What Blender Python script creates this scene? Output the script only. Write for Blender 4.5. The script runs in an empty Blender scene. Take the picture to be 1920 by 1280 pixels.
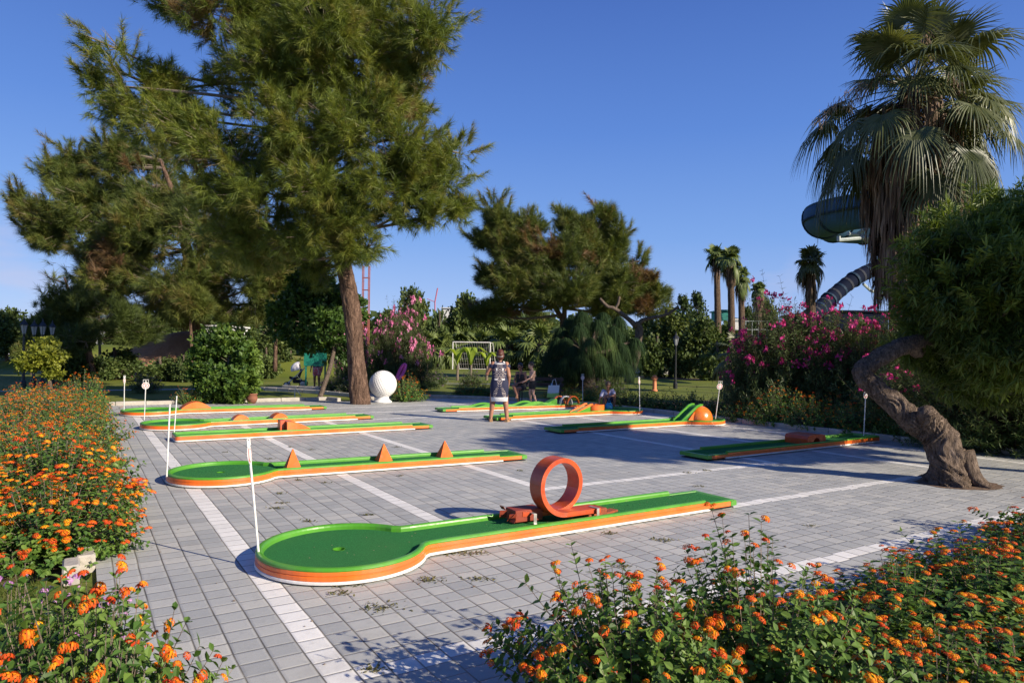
import bpy, bmesh, math, random
import numpy as np
from mathutils import Matrix, Vector, Euler

# ------------------------------------------------------------------ camera, sky, sun, exposure
H = 1.7; FPX = 1290.0; ROLL = 0.0139; SH = 19.5; TH = math.radians(32.1)
CT, ST = math.cos(TH), math.sin(TH)
sc = bpy.context.scene
cam = bpy.data.cameras.new("camera"); camo = bpy.data.objects.new("camera", cam)
sc.collection.objects.link(camo); sc.camera = camo
cam.sensor_width = 36.0; cam.lens = FPX / 1920 * 36.0
cam.shift_y = SH * math.cos(ROLL) / 1920; cam.shift_x = -SH * math.sin(ROLL) / 1920
cam.clip_start = 0.05; cam.clip_end = 2000
camo.matrix_world = Matrix.Translation((0, 0, H)) @ Matrix.Rotation(math.radians(90), 4, 'X') @ Matrix.Rotation(ROLL, 4, 'Z')
cam.dof.use_dof = True; cam.dof.focus_distance = 9.0; cam.dof.aperture_fstop = 9.0

SUN_EL = math.radians(27.0); SHDIR = (-0.86, 0.51)          # where shadows point on the ground
n_ = math.hypot(*SHDIR); sdx, sdy = -SHDIR[0] / n_, -SHDIR[1] / n_   # towards the sun
w = bpy.data.worlds.new("World"); sc.world = w; w.use_nodes = True
nt = w.node_tree; nt.nodes.clear()
out = nt.nodes.new("ShaderNodeOutputWorld"); bg = nt.nodes.new("ShaderNodeBackground")
sky = nt.nodes.new("ShaderNodeTexSky"); sky.sky_type = 'NISHITA'; sky.sun_disc = False
sky.sun_elevation = SUN_EL; sky.sun_rotation = math.atan2(sdx, sdy)
sky.altitude = 200; sky.air_density = 1.0; sky.dust_density = 0.2; sky.ozone_density = 3.0
# a small faint cloud bank low on the left and another low on the right
tc = nt.nodes.new("ShaderNodeTexCoord"); nz = nt.nodes.new("ShaderNodeTexNoise")
mp = nt.nodes.new("ShaderNodeMapping"); mp.inputs["Scale"].default_value = (9, 9, 34)
nz.inputs["Scale"].default_value = 1.0; nz.inputs["Detail"].default_value = 5
nt.links.new(tc.outputs["Generated"], mp.inputs["Vector"]); nt.links.new(mp.outputs[0], nz.inputs["Vector"])
def wmath(op, a, b=None, clamp=False):
    m = nt.nodes.new("ShaderNodeMath"); m.operation = op; m.use_clamp = clamp
    for i, q in enumerate((a, b)):
        if q is None: continue
        if isinstance(q, (int, float)): m.inputs[i].default_value = q
        else: nt.links.new(q, m.inputs[i])
    return m.outputs[0]
def blob(d, width):
    dv = Vector(d).normalized()
    vm = nt.nodes.new("ShaderNodeVectorMath"); vm.operation = 'DOT_PRODUCT'; vm.inputs[1].default_value = dv
    nt.links.new(tc.outputs["Generated"], vm.inputs[0])
    return wmath('MULTIPLY', wmath('SUBTRACT', vm.outputs["Value"], math.cos(width)), 1 / (1 - math.cos(width)), True)
cl = wmath('MAXIMUM', blob((-0.745, 1, .115), .085), blob((0.40, 1, .095), .06))
cl = wmath('MULTIPLY', cl, wmath('MULTIPLY', wmath('SUBTRACT', nz.outputs["Fac"], 0.40), 3.2, True))
cl = wmath('MULTIPLY', cl, 0.45)
# deep clear summer blue: the physical sky toned by height above the horizon
sp = nt.nodes.new("ShaderNodeSeparateXYZ"); nt.links.new(tc.outputs["Generated"], sp.inputs[0])
rp = nt.nodes.new("ShaderNodeValToRGB"); el = rp.color_ramp.elements
SKYC = [(0.0, (.34, .45, .72)), (.06, (.27, .395, .72)), (.16, (.155, .300, .67)), (.30, (.084, .200, .575)), (.48, (.045, .115, .42)), (1.0, (.022, .06, .26))]
while len(el) < len(SKYC): el.new(1)
for q_, (p_, c_) in zip(el, SKYC): q_.position = p_; q_.color = (*c_, 1)
nt.links.new(sp.outputs[2], rp.inputs[0])
sm = nt.nodes.new("ShaderNodeMix"); sm.data_type = 'RGBA'; sm.inputs[0].default_value = .86
gain = nt.nodes.new("ShaderNodeMix"); gain.data_type = 'RGBA'; gain.blend_type = 'MULTIPLY'; gain.inputs[0].default_value = 1; gain.inputs[7].default_value = (7.6, 7.6, 7.6, 1)
nt.links.new(rp.outputs[0], gain.inputs[6]); nt.links.new(sky.outputs[0], sm.inputs[6]); nt.links.new(gain.outputs[2], sm.inputs[7])
mx = nt.nodes.new("ShaderNodeMix"); mx.data_type = 'RGBA'; mx.inputs[7].default_value = (4.0, 3.8, 4.8, 1)
nt.links.new(cl, mx.inputs[0]); nt.links.new(sm.outputs[2], mx.inputs[6])
nt.links.new(mx.outputs[2], bg.inputs["Color"]); bg.inputs["Strength"].default_value = 0.105
nt.links.new(bg.outputs[0], out.inputs["Surface"])
sl = bpy.data.lights.new("sun", 'SUN'); sl.energy = 5.0; sl.angle = math.radians(0.5); sl.color = (1.0, 0.89, 0.72)
so = bpy.data.objects.new("sun", sl); sc.collection.objects.link(so)
sv = Vector((sdx * math.cos(SUN_EL), sdy * math.cos(SUN_EL), math.sin(SUN_EL)))
so.rotation_euler = sv.to_track_quat('Z', 'Y').to_euler(); so.location = (20, -10, 20)
sc.view_settings.view_transform = 'Standard'; sc.view_settings.look = 'None'
sc.view_settings.exposure = 0.62; sc.view_settings.gamma = 1.0

# ------------------------------------------------------------------ coordinates
def ray(x, y):
    X, Y = x - 960, y - 640; c, s = math.cos(ROLL), math.sin(ROLL)
    return (c * X + s * Y) / FPX, (-s * X + c * Y - SH) / FPX
def PX(x, y, D):
    a, b = ray(x, y); return np.array([a * D, D, H - b * D])
def GR(x, y, z=0.0):
    a, b = ray(x, y); D = (H - z) / b; return np.array([a * D, D, z])
def UV(u, v, z=0.0):
    return np.array([u * CT - v * ST, u * ST + v * CT, z])
def VT(x, D): return PX(x, 660, D)[0]           # sideways position at a depth
rng = np.random.default_rng(7)

# ------------------------------------------------------------------ materials
def mat_base(name):
    m = bpy.data.materials.new(name); m.use_nodes = True
    return m, m.node_tree, m.node_tree.nodes["Principled BSDF"]
def nd(t, k, **kw):
    n = t.nodes.new(k)
    for a, b in kw.items(): setattr(n, a, b)
    return n
def mth(t, op, a, b=None, c=None, clamp=False):
    m = nd(t, "ShaderNodeMath", operation=op, use_clamp=clamp)
    for i, q in enumerate((a, b, c)):
        if q is None: continue
        if isinstance(q, (int, float)): m.inputs[i].default_value = q
        else: t.links.new(q, m.inputs[i])
    return m.outputs[0]
def mixc(t, f, a, b, mode='MIX'):
    m = nd(t, "ShaderNodeMix", data_type='RGBA', blend_type=mode)
    for i, q in ((0, f), (6, a), (7, b)):
        if isinstance(q, (int, float)): m.inputs[i].default_value = q
        elif isinstance(q, tuple): m.inputs[i].default_value = q if len(q) == 4 else (*q, 1)
        else: t.links.new(q, m.inputs[i])
    return m.outputs[2]
def noise(t, scale, detail=4, vec=None, rough=.55, dist=0.0):
    n = nd(t, "ShaderNodeTexNoise"); n.inputs["Scale"].default_value = scale
    n.inputs["Detail"].default_value = detail; n.inputs["Roughness"].default_value = rough; n.inputs["Distortion"].default_value = dist
    if vec is not None: t.links.new(vec, n.inputs["Vector"])
    return n.outputs["Fac"]
def stretch(t, sc_):
    c = nd(t, "ShaderNodeTexCoord"); m = nd(t, "ShaderNodeMapping"); m.inputs["Scale"].default_value = sc_
    t.links.new(c.outputs["Object"], m.inputs["Vector"]); return m.outputs[0]
def bump(t, h, strength, dist, bsdf):
    b = nd(t, "ShaderNodeBump"); b.inputs["Strength"].default_value = strength; b.inputs["Distance"].default_value = dist
    t.links.new(h, b.inputs["Height"]); t.links.new(b.outputs[0], bsdf.inputs["Normal"])
def ramp(t, f, stops):
    r = nd(t, "ShaderNodeValToRGB"); e = r.color_ramp.elements
    while len(e) > len(stops): e.remove(e[-1])
    while len(e) < len(stops): e.new(1)
    for q, (p, c) in zip(e, stops): q.position = p; q.color = (*c, 1)
    t.links.new(f, r.inputs[0]); return r.outputs[0]
MATS = {}
def simple(name, c1, c2=None, scale=6, rough=.5, bmp=0.0, bscale=40, coat=0.0, metal=0.0, sc3=(1, 1, 1), lo=.35, hi=.65, dist=.01, spec=.5):
    m, t, b = mat_base(name)
    v = stretch(t, sc3)
    if c2 is not None:
        f = mth(t, 'MULTIPLY', mth(t, 'SUBTRACT', noise(t, scale, 6, v), lo), 1 / (hi - lo), clamp=True)
        t.links.new(mixc(t, f, c1, c2), b.inputs["Base Color"])
    else: b.inputs["Base Color"].default_value = (*c1, 1)
    b.inputs["Roughness"].default_value = rough; b.inputs["Metallic"].default_value = metal
    b.inputs["Coat Weight"].default_value = coat; b.inputs["Coat Roughness"].default_value = .12
    b.inputs["Specular IOR Level"].default_value = spec
    if bmp: bump(t, noise(t, bscale, 5, v), bmp, dist, b)
    MATS[name] = m; return m
def leafy(name, stops, trans=.3, rough=.55, spec=.35, tcol=1.5):
    m, t, b = mat_base(name)
    at = nd(t, "ShaderNodeAttribute", attribute_name="tone")
    c = ramp(t, at.outputs["Fac"], stops)
    t.links.new(c, b.inputs["Base Color"]); b.inputs["Roughness"].default_value = rough
    b.inputs["Specular IOR Level"].default_value = spec
    if trans:
        tr = nd(t, "ShaderNodeBsdfTranslucent"); ms = nd(t, "ShaderNodeMixShader"); ms.inputs[0].default_value = trans
        t.links.new(mixc(t, 1.0, c, (tcol, tcol, tcol * .5), 'MULTIPLY'), tr.inputs["Color"])
        o = t.nodes["Material Output"]
        t.links.new(b.outputs[0], ms.inputs[1]); t.links.new(tr.outputs[0], ms.inputs[2]); t.links.new(ms.outputs[0], o.inputs["Surface"])
    MATS[name] = m; return m

# paving: grey setts in straight courses with pale bands in nested rectangles
def paving_mat():
    m, t, b = mat_base("paving")
    c = nd(t, "ShaderNodeTexCoord"); s = nd(t, "ShaderNodeSeparateXYZ"); t.links.new(c.outputs["Object"], s.inputs[0])
    wob = mth(t, 'MULTIPLY', mth(t, 'SUBTRACT', noise(t, 1.4, 2, c.outputs["Object"]), .5), .10)
    PU, PV, U0, V0 = .17, .162, 1.165 - .085, 3.465 - .081
    u = mth(t, 'ADD', mth(t, 'DIVIDE', mth(t, 'SUBTRACT', s.outputs[0], U0), PU), wob)
    cu = mth(t, 'FLOOR', u); fu = mth(t, 'FRACT', u)
    wn = nd(t, "ShaderNodeTexWhiteNoise", noise_dimensions='1D'); t.links.new(cu, wn.inputs["W"])
    off = mth(t, 'MULTIPLY', mth(t, 'SUBTRACT', wn.outputs["Value"], .5), .30)
    v = mth(t, 'ADD', mth(t, 'ADD', mth(t, 'DIVIDE', mth(t, 'SUBTRACT', s.outputs[1], V0), PV), off), wob)
    cv = mth(t, 'FLOOR', v); fv = mth(t, 'FRACT', v)
    def edge(f): return mth(t, 'MINIMUM', f, mth(t, 'SUBTRACT', 1.0, f))
    eu, ev = edge(fu), edge(fv)
    ju = mth(t, 'MULTIPLY', mth(t, 'SUBTRACT', eu, .012), 1 / .034, clamp=True)
    jv = mth(t, 'MULTIPLY', mth(t, 'SUBTRACT', ev, .008), 1 / .030, clamp=True)
    j = mth(t, 'MULTIPLY', ju, jv)
    cell = nd(t, "ShaderNodeCombineXYZ"); t.links.new(cu, cell.inputs[0]); t.links.new(cv, cell.inputs[1])
    wc = nd(t, "ShaderNodeTexWhiteNoise", noise_dimensions='3D'); t.links.new(cell.outputs[0], wc.inputs["Vector"])
    # nested rectangles: ring k spans u in [11k, 70-11k] and v in [11k, 100-11k] in courses
    def near(a, k): return mth(t, 'LESS_THAN', mth(t, 'ABSOLUTE', mth(t, 'SUBTRACT', a, float(k))), .5)
    def inside(a, lo, hi): return mth(t, 'MULTIPLY', mth(t, 'GREATER_THAN', a, lo - .5), mth(t, 'LESS_THAN', a, hi + .5))
    band = None
    for (u0, u1, v0, v1) in ((0, 70, 0, 100), (11, 59, 11, 89), (22, 48, 22, 78)):
        iu, iv = inside(cu, u0, u1), inside(cv, v0, v1)
        q = mth(t, 'MAXIMUM', mth(t, 'MULTIPLY', mth(t, 'MAXIMUM', near(cu, u0), near(cu, u1)), iv),
                mth(t, 'MULTIPLY', mth(t, 'MAXIMUM', near(cv, v0), near(cv, v1)), iu))
        band = q if band is None else mth(t, 'MAXIMUM', band, q)
    big = noise(t, .55, 5, c.outputs["Object"]); fine = noise(t, 14, 8, c.outputs["Object"], .7)
    vf = noise(t, 90, 3, c.outputs["Object"], .7)
    g = ramp(t, wc.outputs["Value"], [(0, (.325, .33, .322)), (.30, (.38, .382, .366)), (.75, (.425, .422, .398)), (1, (.475, .462, .42))])
    wh = ramp(t, wc.outputs["Value"], [(0, (.70, .68, .64)), (1, (.82, .79, .74))])
    col = mixc(t, band, g, wh)
    col = mixc(t, mth(t, 'MULTIPLY', mth(t, 'SUBTRACT', big, .35), 1.6, clamp=True), col, mixc(t, .30, col, (.22, .225, .24)))
    st = mth(t, 'MULTIPLY', mth(t, 'SUBTRACT', fine, .52), 4, clamp=True)
    col = mixc(t, mth(t, 'MULTIPLY', st, .35), col, mixc(t, .75, col, (.13, .13, .14)))
    col = mixc(t, mth(t, 'MULTIPLY', mth(t, 'SUBTRACT', vf, .45), 1.2, clamp=True), col, mixc(t, .22, col, (.62, .6, .57)))
    jc = mixc(t, mth(t, 'MULTIPLY', mth(t, 'SUBTRACT', noise(t, 2.3, 5, c.outputs['Object']), .42), 4, clamp=True), (.10, .092, .08), (.26, .24, .20))
    # dirt, old leaf stains and darker damp patches with shapes of their own
    d1 = noise(t, .9, 7, c.outputs['Object'], .68, 1.2); d2 = noise(t, 5.5, 6, c.outputs['Object'], .7, .6)
    col = mixc(t, mth(t, 'MULTIPLY', mth(t, 'MULTIPLY', mth(t, 'SUBTRACT', d1, .54), 7, clamp=True), .38), col, mixc(t, .6, col, (.20, .185, .16)))
    col = mixc(t, mth(t, 'MULTIPLY', mth(t, 'MULTIPLY', mth(t, 'SUBTRACT', d2, .63), 9, clamp=True), .5), col, (.17, .155, .135))
    col = mixc(t, j, jc, col)
    t.links.new(col, b.inputs["Base Color"])
    b.inputs["Roughness"].default_value = .62; b.inputs["Specular IOR Level"].default_value = .45
    # height: pillowed setts, each a hair higher or lower than its neighbour
    hu = mth(t, 'MULTIPLY', eu, 9.0, clamp=True); hv = mth(t, 'MULTIPLY', ev, 9.0, clamp=True)
    wc2 = nd(t, "ShaderNodeSeparateXYZ"); t.links.new(wc.outputs["Color"], wc2.inputs[0])
    tilt = mth(t, 'ADD', mth(t, 'MULTIPLY', mth(t, 'SUBTRACT', wc2.outputs[0], .5), fu), mth(t, 'MULTIPLY', mth(t, 'SUBTRACT', wc2.outputs[1], .5), fv))
    h = mth(t, 'ADD', mth(t, 'MULTIPLY', mth(t, 'POWER', mth(t, 'MINIMUM', hu, hv), .5), 1.0), mth(t, 'MULTIPLY', tilt, .8))
    h = mth(t, 'ADD', h, mth(t, 'MULTIPLY', fine, .35))
    bump(t, h, .75, .0055, b)
    return m
PAV = paving_mat()

def grass_mat():
    m, t, b = mat_base("lawn_grass")
    c = nd(t, "ShaderNodeTexCoord").outputs["Object"]
    n1 = noise(t, .35, 5, c); n2 = noise(t, 26, 5, c, .7); n3 = noise(t, 2.2, 4, c)
    col = ramp(t, n1, [(.3, (.14, .180, .024)), (.55, (.215, .245, .040)), (.72, (.29, .27, .065))])
    col = mixc(t, mth(t, 'MULTIPLY', mth(t, 'SUBTRACT', n2, .4), 2.2, clamp=True), mixc(t, .55, col, (.022, .034, .008)), col)
    col = mixc(t, mth(t, 'MULTIPLY', mth(t, 'SUBTRACT', n3, .55), 2.5, clamp=True), col, mixc(t, .5, col, (.16, .14, .05)))
    t.links.new(col, b.inputs["Base Color"]); b.inputs["Roughness"].default_value = .8; b.inputs["Specular IOR Level"].default_value = .15
    bump(t, n2, .4, .012, b); return m
GRASS = grass_mat()
simple("soil", (.10, .062, .036), (.17, .10, .06), 3, .95, .8, 18, dist=.03)
simple("red_soil", (.34, .165, .085), (.46, .25, .14), 1.2, .95, .9, 6, dist=.08)
simple("kerb", (.46, .42, .36), (.33, .30, .27), 5, .85, .5, 30)
simple("path_stone", (.36, .34, .31), (.28, .265, .25), 2, .8, .3, 30)
simple("red_path", (.19, .11, .095), (.14, .09, .08), 2, .85, .3, 30)
simple("lane_green", (.085, .32, .018), (.065, .26, .016), 2.5, .40, coat=.12, bmp=.05, bscale=14)
simple("lane_orange", (.83, .175, .018), (.70, .125, .014), 3, .36, coat=.3, bmp=.08, bscale=10)
simple("block_orange", (.80, .155, .018), (.68, .12, .015), 6, .6, bmp=.1, bscale=20, spec=.2)
simple("block_orange_gloss", (.78, .20, .02), (.68, .15, .015), 9, .3, bmp=.35, bscale=22, coat=.3)
simple("loop_orange", (.60, .085, .012), (.45, .055, .010), 5, .42, coat=.2, bmp=.15, bscale=30)
simple("loop_inner", (.30, .045, .018), (.21, .032, .014), 6, .6, bmp=.2, bscale=30)
simple("lane_white", (.80, .78, .75), (.66, .63, .60), 4, .45, coat=.1)
simple("rust", (.20, .05, .022), (.34, .07, .02), 30, .8, .6, 60)
simple("bare_metal", (.55, .53, .50), (.38, .35, .32), 20, .45, metal=.6)
simple("pole_white", (.78, .78, .76), (.60, .58, .54), 20, .4)
simple("red_print", (.55, .03, .04)); simple("dark_print", (.07, .02, .025))
simple("ball_white", (.80, .79, .77), (.70, .69, .67), 3, .3, coat=.3)
simple("under_shade", (.02, .02, .02), rough=.9)
def carpet_mat():
    m, t, b = mat_base("carpet"); c = nd(t, "ShaderNodeTexCoord").outputs["Object"]
    n1 = noise(t, 160, 3, c, .8); n2 = noise(t, 1.6, 6, c, .65); n3 = noise(t, 12, 5, c, .7)
    col = mixc(t, mth(t, 'MULTIPLY', mth(t, 'SUBTRACT', n1, .33), 2.6, clamp=True), (.014, .078, .024), (.050, .255, .070))
    col = mixc(t, mth(t, 'MULTIPLY', mth(t, 'SUBTRACT', n2, .45), 2.5, clamp=True), col, mixc(t, .35, col, (.07, .17, .05)))
    col = mixc(t, mth(t, 'MULTIPLY', mth(t, 'SUBTRACT', n3, .60), 3.5, clamp=True), col, mixc(t, .5, col, (.012, .05, .012)))
    t.links.new(col, b.inputs["Base Color"]); b.inputs["Roughness"].default_value = .95; b.inputs["Specular IOR Level"].default_value = .1
    bump(t, n1, .9, .006, b); return m
CARPET = carpet_mat()
def worn(name, dirt=(.16, .12, .08), amt=.55, sc_=9):
    """scuffs, drips and sun-faded patches over an existing paint"""
    m = MATS[name]; t = m.node_tree; b = t.nodes["Principled BSDF"]; l = b.inputs["Base Color"].links[0]; src = l.from_socket; c = nd(t, "ShaderNodeTexCoord").outputs["Object"]
    n1 = noise(t, sc_, 8, c, .72, .8); n2 = noise(t, 1.7, 5, c, .6); n3 = noise(t, 60, 4, c, .7)
    o = mixc(t, mth(t, 'MULTIPLY', mth(t, 'MULTIPLY', mth(t, 'SUBTRACT', n1, .56), 8, clamp=True), amt), src, dirt)
    o = mixc(t, mth(t, 'MULTIPLY', mth(t, 'SUBTRACT', n2, .50), 1.6, clamp=True), o, mixc(t, .22, o, (.62, .60, .52)))
    o = mixc(t, mth(t, 'MULTIPLY', mth(t, 'MULTIPLY', mth(t, 'SUBTRACT', n3, .66), 10, clamp=True), .4), o, dirt)
    t.links.new(o, b.inputs["Base Color"]); r = mth(t, 'ADD', b.inputs["Roughness"].default_value, mth(t, 'MULTIPLY', mth(t, 'SUBTRACT', n1, .5), .7)); t.links.new(r, b.inputs["Roughness"])
for nm in ("lane_green", "lane_orange", "block_orange", "block_orange_gloss", "loop_orange"): worn(nm, amt=.35)
worn("lane_white", (.30, .26, .20), .6); worn("ball_white", (.45, .42, .36), .35, 4); worn("kerb", (.16, .14, .11), .6, 4)
def bark_mat(name, c1, c2, sc3, bs=.9, dist=.03, scale=7):
    m, t, b = mat_base(name); v = stretch(t, sc3)
    n1 = noise(t, scale, 8, v, .65, .6); n2 = noise(t, scale * 4, 4, v, .7)
    f = mth(t, 'MULTIPLY', mth(t, 'SUBTRACT', mth(t, 'ADD', mth(t, 'MULTIPLY', n1, .7), mth(t, 'MULTIPLY', n2, .3)), .38), 4.2, clamp=True)
    t.links.new(mixc(t, f, c1, c2), b.inputs["Base Color"]); b.inputs["Roughness"].default_value = .9
    b.inputs["Specular IOR Level"].default_value = .2
    bump(t, f, bs, dist, b); MATS[name] = m; return m
bark_mat("pine_bark", (.045, .025, .017), (.24, .15, .105), (1.6, 1.6, .45), 1, .04)
bark_mat("twig_bark", (.10, .075, .055), (.26, .21, .17), (3, 3, 3), .6, .01)
bark_mat("old_bark", (.06, .042, .032), (.33, .245, .185), (5, 5, 1.1), 1, .035, 5)
bark_mat("palm_bark", (.07, .045, .03), (.27, .19, .13), (2, 2, 9), 1, .05, 4)
bark_mat("dark_bark", (.03, .022, .017), (.10, .075, .058), (3, 3, .8), .9, .03)
bark_mat("grey_bark", (.06, .045, .035), (.21, .16, .125), (3, 3, .8), .9, .03)
leafy("pine_needles", [(0, (.045, .070, .014)), (.45, (.115, .155, .026)), (.8, (.20, .225, .035)), (1, (.19, .12, .05))], .25, .5)
leafy("pine_needles_old", [(0, (.042, .064, .018)), (.45, (.10, .135, .030)), (.75, (.165, .185, .038)), (1, (.18, .10, .05))], .22, .55)
leafy("lantana_leaf", [(0, (.032, .075, .014)), (.5, (.075, .155, .026)), (1, (.16, .25, .045))], .28, .5)
leafy("lantana_flower", [(0, (.50, .045, .012)), (.35, (.68, .105, .010)), (.62, (.80, .23, .008)), (1, (.84, .45, .010))], .15, .6, .2)
leafy("lilac_flower", [(0, (.42, .17, .45)), (1, (.68, .40, .66))], .2, .6, .2)
leafy("pink_flower", [(0, (.58, .13, .33)), (.5, (.72, .25, .47)), (1, (.80, .42, .58))], .25, .6, .2)
leafy("magenta_flower", [(0, (.40, .02, .14)), (.5, (.56, .04, .22)), (1, (.66, .10, .36))], .2, .6, .2)
leafy("oleander_leaf", [(0, (.028, .050, .014)), (.5, (.068, .110, .028)), (1, (.13, .17, .055))], .22, .45)
leafy("acacia_leaf", [(0, (.035, .060, .012)), (.5, (.095, .140, .020)), (1, (.21, .26, .035))], .25, .5)
leafy("broad_leaf", [(0, (.028, .062, .014)), (.5, (.065, .125, .022)), (1, (.15, .22, .034))], .28, .5)
leafy("far_leaf", [(0, (.040, .068, .020)), (.5, (.085, .125, .032)), (1, (.16, .19, .05))], .2, .6)
leafy("yellow_leaf", [(0, (.10, .14, .02)), (1, (.30, .31, .04))], .35, .5)
leafy("banana_leaf", [(0, (.16, .26, .03)), (1, (.34, .42, .06))], .4, .45)
leafy("palm_leaf", [(0, (.038, .050, .018)), (.5, (.090, .108, .036)), (1, (.21, .21, .085))], .2, .42, .45)
leafy("small_palm_leaf", [(0, (.06, .095, .024)), (1, (.17, .21, .05))], .2, .5)
leafy("dead_frond", [(0, (.075, .042, .024)), (.5, (.19, .12, .075)), (1, (.36, .26, .17))], .1, .7)
leafy("ponytail_leaf", [(0, (.022, .045, .018)), (.6, (.050, .088, .030)), (1, (.11, .155, .045))], .2, .75, .1)
leafy("grass_blade", [(0, (.040, .075, .012)), (.6, (.10, .13, .025)), (1, (.22, .20, .08))], .25, .7, .2)
leafy("weed_leaf", [(0, (.05, .065, .02)), (1, (.18, .15, .06))], .2, .7, .2)
leafy("purple_flower", [(0, (.16, .08, .20)), (1, (.30, .18, .33))], .2, .7, .2)

# ------------------------------------------------------------------ mesh building
def wmx(o):
    m = Matrix.LocRotScale(o.location, o.rotation_euler, o.scale)
    return wmx(o.parent) @ m if o.parent else m
class Geo:
    def __init__(s): s.v = []; s.t = []; s.q = []; s.tone = []; s.n = 0; s.ng = []; s.mi = {}
    def add(s, v, f, tone=.5):
        v = np.asarray(v, float).reshape(-1, 3); f = np.asarray(f, int)
        (s.t if f.shape[1] == 3 else s.q).append(f + s.n)
        s.v.append(v); s.tone.append(np.broadcast_to(np.asarray(tone, float), (len(v),)).copy()); s.n += len(v)
    def add2(s, v, faces, tone=.5):
        v = np.asarray(v, float).reshape(-1, 3)
        for f in faces:
            f = list(f)
            if len(f) == 3: s.t.append(np.array([f]) + s.n)
            elif len(f) == 4: s.q.append(np.array([f]) + s.n)
            else: s.ng.append([i + s.n for i in f])
        s.v.append(v); s.tone.append(np.full(len(v), float(tone))); s.n += len(v)
    def mesh(s, name, mat, smooth=False):
        V = np.concatenate(s.v) if s.v else np.zeros((0, 3))
        T = np.concatenate(s.t) if s.t else np.zeros((0, 3), int)
        Q = np.concatenate(s.q) if s.q else np.zeros((0, 4), int)
        N = np.array([i for f in s.ng for i in f], int); nl = [len(f) for f in s.ng]
        loops = np.concatenate([T.ravel(), Q.ravel(), N]).astype(np.int32)
        tot = np.concatenate([np.full(len(T), 3), np.full(len(Q), 4), np.array(nl, int)]).astype(np.int32)
        me = bpy.data.meshes.new(name)
        me.vertices.add(len(V)); me.vertices.foreach_set("co", V.astype(np.float32).ravel())
        me.loops.add(len(loops)); me.loops.foreach_set("vertex_index", loops)
        me.polygons.add(len(tot)); st = np.zeros(len(tot), np.int32)
        if len(tot): st[1:] = np.cumsum(tot)[:-1]
        me.polygons.foreach_set("loop_start", st); me.polygons.foreach_set("loop_total", tot)
        me.update(calc_edges=True)
        a = me.attributes.new("tone", 'FLOAT', 'POINT'); a.data.foreach_set("value", np.concatenate(s.tone).astype(np.float32) if s.v else [])
        me.polygons.foreach_set("use_smooth", np.full(len(tot), smooth))
        me.materials.append(mat if not isinstance(mat, str) else MATS[mat]); me.validate(); return me
    def build(s, name, mat, parent=None, smooth=False, local=False):
        """world coordinates unless local; the object sits at its parent's base"""
        if parent is not None and not local and s.v:
            im = np.array(wmx(parent).inverted()); V = np.concatenate(s.v)
            s.v = [V @ im[:3, :3].T + im[:3, 3]]
        o = bpy.data.objects.new(name, s.mesh(name, mat, smooth)); sc.collection.objects.link(o); o.parent = parent
        return o
def tag(o, label=None, cat=None, group=None, kind=None):
    if label: o["label"] = label
    if cat: o["category"] = cat
    if group: o["group"] = group
    if kind: o["kind"] = kind
    return o
def thing(name, loc, label, cat, group=None, rz=0.0):
    o = bpy.data.objects.new(name, None); sc.collection.objects.link(o); o.empty_display_size = .1
    o.location = [float(c) for c in loc]; o.rotation_euler = (0, 0, rz)
    return tag(o, label, cat, group)
def copy_tree(o, parent=None):
    c = o.copy(); sc.collection.objects.link(c); c.parent = parent
    for ch in [x for x in bpy.data.objects if x.parent == o]: copy_tree(ch, c)
    return c
def frames(d, up=None, roll=None):
    """matrices whose y column is d, z column the normal nearest up"""
    d = d / (np.linalg.norm(d, axis=1, keepdims=True) + 1e-9)
    if up is None: up = np.tile([0, 0, 1.0], (len(d), 1))
    x = np.cross(d, up); bad = np.linalg.norm(x, axis=1) < 1e-3; x[bad] = [1, 0, 0]
    x /= np.linalg.norm(x, axis=1, keepdims=True); z = np.cross(x, d)
    if roll is not None:
        c, s_ = np.cos(roll)[:, None], np.sin(roll)[:, None]; x, z = c * x + s_ * z, -s_ * x + c * z
    return np.stack([x, d, z], axis=2)
def scatter(g, tv, tf, pos, M, scale, tone, ttone=None):
    n, m = len(pos), len(tv)
    scale = np.asarray(scale, float); scale = scale.reshape(n, -1, 1) if scale.ndim == 2 else scale.reshape(n, 1, 1)
    tvv = np.broadcast_to(tv[None], (n, m, 3))
    tvv = tvv * (np.swapaxes(scale, 1, 2) if scale.shape[1] == 3 else scale)
    V = np.einsum('nij,nmj->nmi', M, tvv) + pos[:, None]
    Ft = (tf[None] + (np.arange(n) * m)[:, None, None]).reshape(-1, tf.shape[1])
    tn = np.broadcast_to(np.asarray(tone).reshape(-1, 1), (n, m)).copy()
    if ttone is not None: tn = np.clip(tn + ttone[None], 0, 1)
    g.add(V.reshape(-1, 3), Ft, tn.ravel())
def sdirs(n, r=rng):
    d = r.normal(size=(n, 3)); return d / np.linalg.norm(d, axis=1, keepdims=True)
class Noise3:
    def __init__(s, seed, freq=1.0, k=7):
        r = np.random.default_rng(seed); s.w = r.normal(size=(k, 3)) * freq; s.p = r.uniform(0, 6.28, k)
    def __call__(s, p): return np.sin(p @ s.w.T + s.p).mean(axis=1) * 1.9

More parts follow.
